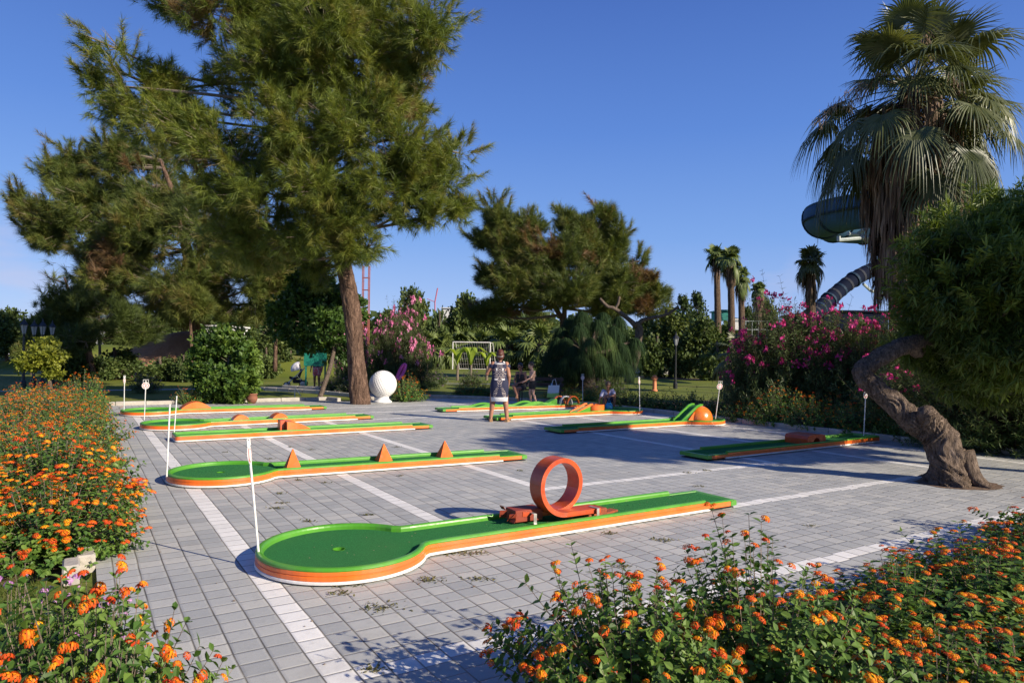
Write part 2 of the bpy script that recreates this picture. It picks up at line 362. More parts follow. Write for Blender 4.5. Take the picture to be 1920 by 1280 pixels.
def tube(g, pts, rad, n=8, tone=.5, cap=True, wob=0.0, seed=0, ridge=0.0):
    pts = np.asarray(pts, float); rad = np.broadcast_to(np.asarray(rad, float), (len(pts),))
    t = np.gradient(pts, axis=0); t /= np.linalg.norm(t, axis=1, keepdims=True) + 1e-9
    ref = np.array([0, 0, 1.0]) if abs(t[0][2]) < .9 else np.array([1.0, 0, 0])
    a = np.linspace(0, 2 * math.pi, n, endpoint=False); V = []
    x = np.cross(t[0], ref); x /= np.linalg.norm(x)
    nz3 = Noise3(seed, 1.0)
    for i in range(len(pts)):
        x = x - t[i] * (x @ t[i]); x /= np.linalg.norm(x) + 1e-9; y = np.cross(t[i], x)
        r = rad[i] * np.ones(n)
        ring = (np.cos(a)[:, None] * x + np.sin(a)[:, None] * y)
        if wob: r = r * (1 + wob * nz3(np.c_[ring[:, 0] * 3.5, ring[:, 1] * 3.5, ring[:, 2] * 3.5 + np.full(n, i * .33)]))
        if ridge:
            aa = a + .10 * i * math.sin(i * .05 + seed); q = np.abs(nz3(np.c_[np.cos(aa) * 9, np.sin(aa) * 9, np.full(n, i * .16)])); q2 = nz3(np.c_[np.cos(aa) * 20, np.sin(aa) * 20, np.full(n, i * .5)])
            r = r * (1 + ridge * (np.clip(q * 1.6, 0, 1) - .5) + ridge * .25 * q2)
        V.append(pts[i] + ring * r[:, None])
    V = np.concatenate(V); m = len(pts); F = []
    i0 = np.arange(n); i1 = (i0 + 1) % n
    for i in range(m - 1): F.append(np.stack([i * n + i0, i * n + i1, (i + 1) * n + i1, (i + 1) * n + i0], 1))
    base = g.n; g.add(V, np.concatenate(F), tone)
    if cap:
        g.ng.append([base + k for k in range(n)][::-1]); g.ng.append([base + (m - 1) * n + k for k in range(n)])
def spline(P, k=6):
    P = np.asarray(P, float); out_ = []
    Q = np.vstack([2 * P[0] - P[1], P, 2 * P[-1] - P[-2]])
    for i in range(1, len(Q) - 2):
        for s_ in np.linspace(0, 1, k, endpoint=False):
            a, b, c, d = Q[i - 1], Q[i], Q[i + 1], Q[i + 2]
            out_.append(.5 * ((2 * b) + (c - a) * s_ + (2 * a - 5 * b + 4 * c - d) * s_ ** 2 + (3 * b - a - 3 * c + d) * s_ ** 3))
    out_.append(P[-1]); return np.array(out_)
def tubes(g, A, B, r0, r1, tone=.5):
    """many thin three-sided straight twigs"""
    A = np.asarray(A); B = np.asarray(B); d = B - A; M = frames(d); n = len(A)
    a = np.array([0, 2.094, 4.189]); ring = np.c_[np.cos(a), np.zeros(3), np.sin(a)]
    V0 = np.einsum('nij,mj->nmi', M, ring)
    V = np.concatenate([A[:, None] + V0 * np.reshape(r0, (-1, 1, 1)), B[:, None] + V0 * np.reshape(r1, (-1, 1, 1))], 1)
    f = np.array([[0, 1, 4, 3], [1, 2, 5, 4], [2, 0, 3, 5]])
    g.add(V.reshape(-1, 3), (f[None] + (np.arange(n) * 6)[:, None, None]).reshape(-1, 4), tone)
BF = [(0, 3, 2, 1), (4, 5, 6, 7), (0, 1, 5, 4), (1, 2, 6, 5), (2, 3, 7, 6), (3, 0, 4, 7)]
def box(g, c, s, rz=0.0, M=None, bev=0.0):
    """a box; bev cuts its corners a little"""
    c = np.asarray(c, float); hx, hy, hz = np.asarray(s, float) / 2
    if M is None: M = np.array([[math.cos(rz), -math.sin(rz), 0], [math.sin(rz), math.cos(rz), 0], [0, 0, 1]])
    if not bev:
        V = np.array([(-hx, -hy, -hz), (hx, -hy, -hz), (hx, hy, -hz), (-hx, hy, -hz), (-hx, -hy, hz), (hx, -hy, hz), (hx, hy, hz), (-hx, hy, hz)])
        g.add2(V @ M.T + c, BF); return
    b = min(bev, hx * .9, hy * .9, hz * .9); L = [(-hz, b), (-hz + b, 0), (hz - b, 0), (hz, b)]; V = []
    for z, k in L:
        X, Y = hx - k, hy - k
        V += [(-X + b, -Y, z), (X - b, -Y, z), (X, -Y + b, z), (X, Y - b, z), (X - b, Y, z), (-X + b, Y, z), (-X, Y - b, z), (-X, -Y + b, z)]
    F = [tuple(range(7, -1, -1)), tuple(range(24, 32))]
    for i in range(3):
        for k in range(8): F.append((i * 8 + k, i * 8 + (k + 1) % 8, (i + 1) * 8 + (k + 1) % 8, (i + 1) * 8 + k))
    g.add2(np.array(V) @ M.T + c, F)
def prism(g, poly, z0, z1):
    n = len(poly); V = [(x, y, z0) for x, y in poly] + [(x, y, z1) for x, y in poly]
    g.add2(V, [tuple(range(n - 1, -1, -1)), tuple(range(n, 2 * n))] + [(i, (i + 1) % n, n + (i + 1) % n, n + i) for i in range(n)])
def lathe(g, prof, c, n=24, tone=.5):
    a = np.linspace(0, 2 * math.pi, n, endpoint=False); V = []; F = []
    for r, z in prof: V.append(np.c_[np.cos(a) * r, np.sin(a) * r, np.full(n, z)])
    for i in range(len(prof) - 1):
        for k in range(n): F.append((i * n + k, i * n + (k + 1) % n, (i + 1) * n + (k + 1) % n, (i + 1) * n + k))
    V = np.concatenate(V) + np.asarray(c); b = g.n; g.add(V, np.array(F), tone)
    g.ng.append([b + k for k in range(n)][::-1]); g.ng.append([b + (len(prof) - 1) * n + k for k in range(n)])
def ell(g, c, r, n=12, M=None, tone=.5):
    V = []; F = []; c = np.asarray(c, float); m = n // 2 + 1
    for i in range(1, m):
        th = math.pi * i / m
        for k in range(n): a = 2 * math.pi * k / n; V.append((math.sin(th) * math.cos(a) * r[0], math.sin(th) * math.sin(a) * r[1], math.cos(th) * r[2]))
    V += [(0, 0, r[2]), (0, 0, -r[2])]; k0 = (m - 1) * n
    for i in range(m - 2):
        for k in range(n): F.append((i * n + k, (i + 1) * n + k, (i + 1) * n + (k + 1) % n, i * n + (k + 1) % n))
    V = np.array(V)
    if M is not None: V = V @ np.asarray(M).T
    T = [(k0, k, (k + 1) % n) for k in range(n)] + [(k0 + 1, (m - 2) * n + (k + 1) % n, (m - 2) * n + k) for k in range(n)]
    b = g.n; g.add(V + c, np.array(F), tone); g.t.append(np.array(T) + b)

# leaf and flower templates: y along the leaf, z its normal
LEAF = (np.array([(0, 0, 0), (-.27, .28, .07), (-.30, .55, .05), (0, 1, -.10), (.30, .55, .05), (.27, .28, .07), (0, .30, -.02), (0, .62, -.05)], float),
        np.array([(0, 6, 1, 1), (1, 6, 7, 2), (2, 7, 3, 3), (0, 5, 6, 6), (5, 4, 7, 6), (4, 3, 7, 7)]))
def quadfix(t):
    v, f = t; tr = [q for q in f if len(set(q)) == 3]; qd = [q for q in f if len(set(q)) == 4]
    o_ = []
    for q in tr:
        s_ = []; [s_.append(i) for i in q if i not in s_]; o_.append(s_)
    for q in qd: o_ += [[q[0], q[1], q[2]], [q[0], q[2], q[3]]]
    return v, np.array(o_)
LEAF = quadfix(LEAF)
LANCE = (np.array([(0, 0, 0), (-.085, .4, .02), (0, .45, -.02), (.085, .4, .02), (0, 1, -.10)], float), np.array([(0, 2, 1), (1, 2, 4), (0, 3, 2), (2, 3, 4)]))
DIAM = (np.array([(0, 0, 0), (-.32, .5, .05), (.32, .5, .05), (0, 1, -.05)], float), np.array([(0, 2, 1), (1, 2, 3)]))
def spray(base, n, spread, seed, ln=(.7, 1.1), along=1.0, droop=0.0):
    """several leaves round a short shoot that runs along y, unit shoot length"""
    r = np.random.default_rng(seed); g = Geo(); y = r.uniform(.0, 1, n) * along; a = r.uniform(0, 6.28, n)
    d = np.c_[np.cos(a) * spread, r.uniform(.35, 1, n), np.sin(a) * spread - droop]
    scatter(g, base[0], base[1], np.c_[np.zeros(n), y, -droop * y ** 2 * .5], frames(d, roll=r.uniform(-1, 1, n)), r.uniform(*ln, n), .5)
    return np.concatenate(g.v), np.concatenate(g.t)
def needles(n, seed, width=.05, cone=.9, droop=.25):
    r = np.random.default_rng(seed); a = r.uniform(0, 6.28, n); c = r.uniform(.15, cone, n); y0 = r.uniform(-.7, .25, n)
    d = np.c_[np.sin(c) * np.cos(a), np.cos(c), np.sin(c) * np.sin(a)]; L = r.uniform(.75, 1.1, n)
    V = []
    for i in range(n):
        b = np.array([0, y0[i], 0]); p = np.cross(d[i], r.normal(size=3)); p /= np.linalg.norm(p)
        V += [b - p * width / 2, b + p * width / 2, b + d[i] * L[i] + np.array([0, 0, -droop * L[i] * c[i]])]
    return np.array(V), np.arange(3 * n).reshape(n, 3)
def umbel(seed, n=24):
    r = np.random.default_rng(seed); V = []; F = []; T = []
    for i in range(n):
        e = math.sqrt((i + .5) / n) * 1.35; a = i * 2.4
        d = np.array([math.sin(e) * math.cos(a), math.cos(e), math.sin(e) * math.sin(a)]); M = frames(d[None])[0]
        s_ = .27 * r.uniform(.85, 1.15); c = d * np.array([1, .62, 1]); k = len(V)
        q = [(-1, 0, -.15), (-.1, .1, -1), (1, 0, .15), (.1, .1, 1)]
        for p in q: V.append(c + M[:, 0] * p[0] * s_ + M[:, 2] * p[2] * s_ + d * .05)
        F += [(k, k + 1, k + 2), (k, k + 2, k + 3)]; T += [(.55 - e * .55)] * 4
    return np.array(V), np.array(F), np.array(T)
UMB = [umbel(s_) for s_ in range(3)]; UMBS = umbel(9, 7)
def petals(seed, n=6):
    r = np.random.default_rng(seed); V = []; F = []
    for i in range(n):
        c = r.normal(size=3) * .55; d = r.normal(size=3); d /= np.linalg.norm(d); M = frames(d[None])[0]; k = len(V)
        for p in ((-1, -1), (1, -1), (1, 1), (-1, 1)): V.append(c + (M[:, 0] * p[0] + M[:, 2] * p[1]) * .42)
        F += [(k, k + 1, k + 2), (k, k + 2, k + 3)]
    return np.array(V), np.array(F)
PET = petals(3)

# ------------------------------------------------------------------ shrubs made of shoots
def shrub_geo(seed, n, R, Ht, leaf=LEAF, llen=.05, pairs=6, whorl=2, fl=.8, fsize=.022, fkind='umb', upright=.5, low=.12,
              bump_=.28, stem_r=.0025, open_=.0, ltone=(.25, .8), ftone=(0, .75), fper=1.6, long_=.06, flmin=.22):
    r = np.random.default_rng(seed); L, Fl, S = Geo(), Geo(), Geo(); Fl2 = Geo()
    ph = r.uniform(0, 6.28, n); e = np.arcsin(r.uniform(low, 1, n)); nz3 = Noise3(seed + 5, 2.2)
    d = np.c_[np.cos(ph) * np.cos(e), np.sin(ph) * np.cos(e), np.sin(e)]
    k = 1 + bump_ * nz3(d * 1.6) + r.normal(0, .05, n); k += np.where(r.random(n) < long_, r.uniform(.08, .30, n), 0)
    inner = r.random(n) < .30; k = np.where(inner, k * r.uniform(.55, .9, n), k)
    tip = d * k[:, None] * np.array([R[0], R[1], Ht]); tip[:, 2] = np.maximum(tip[:, 2], .05)
    b0 = np.c_[tip[:, :2] * r.uniform(.15, .6, (n, 1)), tip[:, 2] * r.uniform(.0, .45, n)]
    mid = b0 * .45 + tip * .55; mid[:, 2] += upright * .12 * Ht * r.uniform(-.2, 1, n); mid[:, :2] *= (1 + .1 * (1 - upright))
    def bez(t): t = t[..., None]; return (1 - t) ** 2 * b0[:, None] + 2 * t * (1 - t) * mid[:, None] + t ** 2 * tip[:, None]
    ts = np.linspace(0, 1, 4); P = bez(np.tile(ts, (n, 1)))
    for i in range(3): tubes(S, P[:, i], P[:, i + 1], stem_r * (1.5 - i * .35), stem_r * (1.15 - i * .35))
    ctone = r.uniform(*ltone, n)
    t = np.tile(np.linspace(.38, .985, pairs), (n, 1)) + r.normal(0, .012, (n, pairs)); t = np.clip(t, .3, 1)
    pos = bez(t); dt = (bez(np.clip(t + .02, 0, 1.02)) - bez(t - .02)); dt /= np.linalg.norm(dt, axis=2, keepdims=True)
    fr = frames(dt.reshape(-1, 3)); pos = pos.reshape(-1, 3); N = len(pos)
    az0 = (np.tile(np.arange(pairs) * 1.57, n) + np.repeat(r.uniform(0, 6.28, n), pairs))
    for w_ in range(whorl):
        az = az0 + w_ * 2 * math.pi / whorl + r.normal(0, .25, N)
        side = fr[:, :, 0] * np.cos(az)[:, None] + fr[:, :, 2] * np.sin(az)[:, None]
        dd = side + fr[:, :, 1] * r.uniform(.15, .9, (N, 1)) + np.array([0, 0, -.25]) * r.random((N, 1))
        upv = fr[:, :, 1] * .6 + np.array([0, 0, .8]) + r.normal(0, .3, (N, 3))
        s_ = llen * r.uniform(.65, 1.15, N) * (1.05 - .35 * t.ravel())
        scatter(L, leaf[0], leaf[1], pos, frames(dd, upv), s_, np.clip(np.repeat(ctone, pairs) + r.normal(0, .14, N) + .18 * (t.ravel() - .6), 0, 1))
    if fl > 0:
        has = (r.random(n) < fl) & (tip[:, 2] > flmin * Ht); ids = np.where(has)[0]
        reps = r.poisson(fper - 1, len(ids)) + 1; ids = np.repeat(ids, reps); m = len(ids)
        off = np.clip(r.normal(0, 1, (m, 3)), -1.3, 1.3) * fsize * .8; off[:, 2] = np.abs(off[:, 2]) * .7
        fd = d[ids] * .5 + np.array([0, 0, .8]) + r.normal(0, .35, (m, 3))
        p = tip[ids] + off + fd * fsize * .3
        if fkind == 'umb':
            for q in range(3):
                sel = (np.arange(m) % 3) == q
                U = UMB[q]; scatter(Fl, U[0], U[1], p[sel], frames(fd[sel]), fsize * r.uniform(.7, 1.15, sel.sum()), r.uniform(*ftone, sel.sum()), U[2] * .8)
        elif fkind == 'umbs': scatter(Fl, UMBS[0], UMBS[1], p, frames(fd), fsize * r.uniform(.7, 1.2, m), r.uniform(*ftone, m), UMBS[2] * .8)
        else: scatter(Fl, PET[0], PET[1], p, frames(fd), fsize * r.uniform(.6, 1.2, m), r.uniform(*ftone, m))
    return L, Fl, S
def shrub(proto_cache, key, name, loc, label, cat, group, rz, scl, leafm, flm, stemm='twig_bark', **kw):
    if key not in proto_cache:
        L, Fl, S = shrub_geo(**kw)
        proto_cache[key] = (L.mesh('foliage', leafm), Fl.mesh('blossoms', flm) if Fl.v else None, S.mesh('stems', stemm))
    t = thing(name, loc, label, cat, group, rz); t.scale = scl
    for nm, me in zip(('foliage', 'blossoms', 'stems'), proto_cache[key]):
        if me is None: continue
        o = bpy.data.objects.new(nm, me); sc.collection.objects.link(o); o.parent = t
    return t

# ------------------------------------------------------------------ trees from lobes
def lobe(x, y, D, rpx, ry=None, rd=None):
    k = D / FPX; return (PX(x, y, D), np.array([rpx * k, (rd or rpx) * k, (ry or rpx) * k]))
def crown_pts(lobes, n, seed, freq=1.2, hole=-.35, shell=.45, lump=.28):
    r = np.random.default_rng(seed); wts = np.array([(l[1][0] * l[1][2] * l[1][1]) ** (.72) for l in lobes]); wts /= wts.sum()
    idx = r.choice(len(lobes), n, p=wts); C = np.array([l[0] for l in lobes])[idx]; R = np.array([l[1] for l in lobes])[idx]
    d = sdirs(n, r); n1 = Noise3(seed + 1, freq); n2 = Noise3(seed + 2, freq * 2.3)
    rad = r.random(n) ** shell * (1 + lump * Noise3(seed + 3, 2.6)(d + C * .9))
    P = C + d * R * rad[:, None]
    dens = n1(P) + .55 * n2(P); keep = dens > hole
    return P[keep], d[keep], C[keep], dens[keep], r
def tree(name, loc, label, cat, trunks, lobes, n, tmpl, size, leafm, bark, group=None, seed=1, freq=1.2, hole=-.35, upb=.5, outb=.8,
         tone=(.2, .8), limbs=True, limb_r=.05, twigs=True, twm='twig_bark', shell=.45, droop=0.0, brown=0.0, tseg=14, ridge=0.0, tk=5, limb_z=-9.0, lump=.28, shoots=0, shoot_l=.5):
    t = thing(name, loc, label, cat, group)
    g = Geo()
    for q, (pts, rad) in enumerate(trunks):
        S = spline(pts, tk); rr = np.interp(np.linspace(0, 1, len(S)), np.linspace(0, 1, len(rad)), rad)
        tube(g, S, rr, tseg, wob=.10, seed=seed + q, ridge=ridge)
    g.build('trunk', bark, t, smooth=True)
    P, d, C, dens, r = crown_pts(lobes, n, seed, freq, hole, shell, lump)
    if shoots:      # long shoots that break the outline
        k = r.integers(0, len(lobes), shoots); c0 = np.array([l[0] for l in lobes])[k]; R0 = np.array([l[1] for l in lobes])[k]; e = sdirs(shoots, r); e[:, 2] = np.abs(e[:, 2]) * .8 + .1; e /= np.linalg.norm(e, axis=1, keepdims=True)
        L0 = shoot_l * r.uniform(.4, 1.2, shoots); q_ = np.linspace(0, 1, 8); bend = r.normal(0, .25, (shoots, 3)) + [0, 0, .25]
        SP = (c0 + e * R0 * .9)[:, None] + (e * L0[:, None])[:, None] * q_[None, :, None] + (bend * L0[:, None])[:, None] * (q_ ** 2)[None, :, None]
        SP = SP.reshape(-1, 3); ee = np.repeat(e + bend * .6, 8, axis=0); ee *= 1.6 / np.linalg.norm(ee, axis=1, keepdims=True)
        P = np.concatenate([P, SP]); d = np.concatenate([d, ee]); C = np.concatenate([C, np.repeat(c0, 8, axis=0)]); dens = np.concatenate([dens, np.full(len(SP), .9)])
    main = np.concatenate([spline(p, 5) for p, _ in trunks]); tw = Geo()
    if limbs:
        for c, R in lobes:
            if c[2] < limb_z: continue
            dist = np.linalg.norm(main - c, axis=1) + np.maximum(0, main[:, 2] - c[2] + R[2] * .2) * 2.0
            a = main[np.argmin(dist)]; m = (a + c) / 2 + np.array([0, 0, -.05 * np.linalg.norm(c - a)]) + r.normal(0, .05 + .05 * np.linalg.norm(c - a), 3)
            S = spline([a, m, c, c + (c - m) * .06], 5); rr = np.linspace(limb_r, limb_r * .25, len(S)); tube(tw, S, rr, 6, wob=.08, seed=3)
            k = 9; tp = c + sdirs(k, r) * R * .85; tubes(tw, np.tile(c, (k, 1)) * .8 + m * .2, tp, limb_r * .30, limb_r * .08)
    if twigs and len(P):
        sel = r.random(len(P)) < .35; A = P[sel] + (C[sel] - P[sel]) * r.uniform(.12, .38, (sel.sum(), 1)); tubes(tw, A, P[sel], size * .035, size * .012)
    if tw.v: tw.build('branches', twm, t, smooth=False)
    g = Geo(); dirs = d * outb + np.array([0, 0, upb]) + r.normal(0, .45, P.shape)
    dirs[:, 2] -= droop
    tn = np.clip(tone[0] + (tone[1] - tone[0]) * (.5 + .45 * dens / 1.2) + r.normal(0, .17, len(P)), 0, .88)
    if brown: tn = np.where(Noise3(seed + 9, 1.1)(P) > 1 - brown, np.clip(r.normal(.97, .05, len(P)), 0, 1), tn)
    s_ = size * r.uniform(.75, 1.2, len(P)); T = tmpl if isinstance(tmpl, list) else [tmpl]; q = r.integers(0, len(T), len(P))
    for i, tm in enumerate(T):
        e = q == i; scatter(g, tm[0], tm[1], P[e], frames(dirs[e], roll=r.uniform(-.6, .6, e.sum())), s_[e], tn[e])
    g.build('crown', leafm, t)
    return t
NEED = [needles(34, s_, .048, 1.1, .45) for s_ in range(4)]
NEEDF = [needles(14, s_ + 20, .13, 1.25, .25) for s_ in range(3)]
SPR = [spray(LEAF, 9, .9, s_, (.35, .6)) for s_ in range(3)]
SPRF = [spray(DIAM, 8, .9, s_ + 5, (.45, .75)) for s_ in range(3)]
SPRL = [spray(LANCE, 13, .75, s_ + 9, (.55, .95), droop=.15) for s_ in range(3)]

# ================================================================== SETTING
g = Geo(); g.add2([(-600, -60, 0), (600, -60, 0), (600, 900, 0), (-600, 900, 0)], [(0, 1, 2, 3)])
lawn = tag(g.build('ground', GRASS), kind='structure')
lawn.location.z = -.03
U0, U1, V0_, V1 = .12, 14.0, 2.95, 22.75
rot = thing  # (kept short below)
def uvobj(name, geo, mat, z=0.0, kind='structure'):
    o = bpy.data.objects.new(name, geo.mesh(name, mat)); sc.collection.objects.link(o); o.rotation_euler = (0, 0, TH); o.location.z = z
    return tag(o, kind=kind)
g = Geo()
# the terrace and the walk that leaves it behind the ball
poly = [(U0, V0_), (U1, V0_), (U1, 16.2), (13.75, 17.6), (13.35, 19.0), (12.6, 20.3), (11.7, 21.6), (10.6, 22.5), (10.2, 24.5), (9.2, 27.5), (7.4, 30.5), (6.2, 30.0), (7.9, 26.8), (8.6, 24.3), (8.3, 22.2), (7.35, 22.0), (7.1, V1), (U0, V1)]
g.add2([(a, b, 0) for a, b in poly], [tuple(range(len(poly)))]); uvobj('terrace', g, PAV, 0.0)
# bare earth round the foot of the twisted tree
g = Geo(); rr0 = np.random.default_rng(2); q0 = GR(1800, 908); kk = 26
g.add2([(q0[0] + (.50 + .10 * rr0.random()) * math.cos(i * 2 * math.pi / kk), q0[1] + .02 + (.36 + .08 * rr0.random()) * math.sin(i * 2 * math.pi / kk), .004) for i in range(kk)], [tuple(range(kk))]); tag(g.build('bare_earth', 'soil'), kind='structure')
# earth of the beds
for k, pl in enumerate(([(-2.2, 6.1), (.02, 6.1), (.02, 23.2), (-2.2, 23.2)], [(.2, .6), (16, .6), (16, 2.8), (.2, 2.8)], [(14.15, 2.6), (20, 2.6), (20, 18.0), (14.15, 18.0)],
                        [(-2.4, 1.2), (.02, 1.2), (.02, 4.4), (-2.4, 4.4)])):
    g = Geo(); g.add2([(a, b, 0) for a, b in pl], [(0, 1, 2, 3)]); uvobj('flower_bed', g, 'soil', -.022 + .0005 * k)
# kerbs: each run of stones one strip
def kerb(pts, name='kerb', w_=.13, hgt=.11, step=.8, m='kerb'):
    g = Geo(); pts = [np.array(p, float) for p in pts]; r = random.Random(len(pts) * 7 + int(pts[0][0] * 10))
    for a, b in zip(pts[:-1], pts[1:]):
        L = np.linalg.norm(b - a); k = max(1, round(L / step)); d = (b - a) / L
        for i in range(k):
            c = a + d * (i + .5) * L / k; box(g, (c[0], c[1], hgt / 2 - .03 + r.uniform(-.006, .006)), (L / k - .012, w_, hgt + .06), math.atan2(d[1], d[0]) + r.uniform(-.012, .012), bev=.012)
    o = uvobj(name, g, m); return o
kerb([(.05, 6.15), (.05, V1 + .08)]); kerb([(.09, V1 + .08), (7.05, V1 + .08), (7.2, 22.1)])
kerb([(U1 + .08, 2.9), (U1 + .08, 16.2), (13.83, 17.62), (13.43, 19.05), (12.68, 20.36), (11.76, 21.68), (10.68, 22.6)])
kerb([(10.64, 22.7), (10.3, 24.6), (9.3, 27.6), (7.5, 30.7)]); kerb([(8.42, 22.3), (8.45, 24.3), (7.8, 26.7), (6.1, 29.9)])
# far paths across the lawn
def strip(name, pts, w_, mat, z):
    g = Geo(); P = spline(pts, 6); t = np.gradient(P, axis=0); t /= np.linalg.norm(t, axis=1, keepdims=True); nn = np.c_[-t[:, 1], t[:, 0], 0 * t[:, 0]]
    A, B = P - nn * w_ / 2, P + nn * w_ / 2; A[:, 2] = B[:, 2] = z; m = len(P)
    g.add(np.concatenate([A, B]), np.array([(i, i + 1, m + i + 1, m + i) for i in range(m - 1)])); return tag(g.build(name, mat), kind='structure')
strip('path', [GR(-200, 734), GR(100, 731), GR(300, 729), GR(560, 724), GR(640, 722)], .7, 'path_stone', -.02)
strip('path', [GR(640, 719), GR(800, 718), GR(920, 719), GR(1060, 722)], .5, 'path_stone', -.018)
strip('path', [GR(990, 704), GR(1120, 703), GR(1250, 708), GR(1420, 716), GR(1600, 728)], 2.4, 'red_path', -.02)
# the mound of red earth on the left
def mound(name, c, rx, ry, h, mat, seed):
    n = 40; V = []; F = []; nz3 = Noise3(seed, .35)
    for i in range(n):
        for k in range(n):
            a, b = i / (n - 1) * 2 - 1, k / (n - 1) * 2 - 1; rr = math.hypot(a, b)
            V.append((a * rx, b * ry, h * max(0, math.cos(min(rr, 1) * math.pi / 2)) ** 1.1 - .04))
    V = np.array(V); V[:, 2] *= 1 + .22 * nz3(V); V += np.array([c[0], c[1], 0])
    for i in range(n - 1):
        for k in range(n - 1): q = i * n + k; F.append((q, q + n, q + n + 1, q + 1))
    g = Geo(); g.add(V, np.array(F)); return tag(g.build(name, mat, smooth=True), kind='structure')
mound('mound', PX(335, 660, 43), 5.6, 4.0, 2.5, 'red_soil', 3)
mound('grass_mound', PX(540, 660, 46), 8, 5.0, 1.25, GRASS, 6)
mound('grass_mound', PX(180, 660, 55), 12, 5.0, 1.6, GRASS, 8)

# ================================================================== MINIGOLF LANES
LL = 5.05; HW = .295; CR = .665
def outline(round_, inset=0.0, ext=0.0):
    """open line from the near tee corner round the target end to the far tee corner"""
    w_ = HW - inset; P = []
    if round_:
        R = CR - inset; cx = CR + .01; x0 = cx + math.sqrt(R * R - w_ * w_); a0 = math.atan2(-w_, x0 - cx)
        P += [(LL, -w_), (x0 + .10, -w_), (x0 + .03, -w_ - .006)]; A = np.linspace(a0 - .05, -2 * math.pi - a0 + .05 + 0, 64)
        A = np.linspace(a0 - .07, -(2 * math.pi) - a0 + .07, 64)
        P += [(cx + R * math.cos(a), R * math.sin(a)) for a in A]; P += [(x0 + .03, w_ + .006), (x0 + .10, w_), (LL, w_)]
    else:
        rc = .07 - inset * .6
        P += [(LL, -w_)]; 
        for cx, cy, s0 in ((inset + rc, -w_ + rc, -90), (inset + rc, w_ - rc, 180)):
            P += [(cx + rc * math.cos(math.radians(s0 - q)), cy + rc * math.sin(math.radians(s0 - q))) for q in (0, 22, 45, 68, 90)]
        P += [(LL, w_)]
    return np.array(P)
def sweep(g, line, prof):
    """sweep a closed profile of (outward, height) along an open plan line"""
    P = np.asarray(line, float); m, k = len(P), len(prof)
    d = np.diff(P, axis=0); d /= np.linalg.norm(d, axis=1, keepdims=True); nn = np.c_[-d[:, 1], d[:, 0]]
    nv = np.vstack([nn[0], (nn[:-1] + nn[1:]), nn[-1]]); nv /= np.linalg.norm(nv, axis=1, keepdims=True)
    cs = np.r_[1, np.clip((nv[1:-1] * nn[1:]).sum(1), .5, 1), 1]; nv /= cs[:, None]
    V = np.concatenate([np.c_[P + nv * o_, np.full(m, z_)] for o_, z_ in prof])   # profile-major
    F = [(j * m + i, j * m + i + 1, ((j + 1) % k) * m + i + 1, ((j + 1) % k) * m + i) for j in range(k) for i in range(m - 1)]
    b = g.n; g.add(V, np.array(F)); g.ng.append([b + j * m for j in range(k)]); g.ng.append([b + j * m + m - 1 for j in range(k)][::-1])
OUT = -1  # the line runs clockwise, so outward is to its left... (sign fixed here)
RIM = [(-.055, .084), (-.052, .112), (-.046, .124), (-.036, .131), (-.018, .133), (-.004, .130), (.004, .122), (.006, .112), (.002, .104), (-.02, .10)]
BRD = [(-.02, .104), (.001, .104), (.005, .100), (.0065, .078), (.001, .073), (.001, .070), (.007, .066), (.008, .040), (.004, .036), (-.02, .036)]
WHT = [(-.02, .0358), (.006, .0358), (.011, .031), (.012, .016), (.008, .013), (-.02, .013)]
LOWR = [(-.055, .084), (-.050, .094), (-.03, .098), (-.004, .096), (.004, .090), (.002, .082), (-.02, .080)]
LOWB = [(-.02, .0815), (.001, .0815), (.006, .078), (.007, .036), (.003, .030), (-.02, .030)]
def prof(p): return [(o_ * 1.0, z_) for o_, z_ in p]
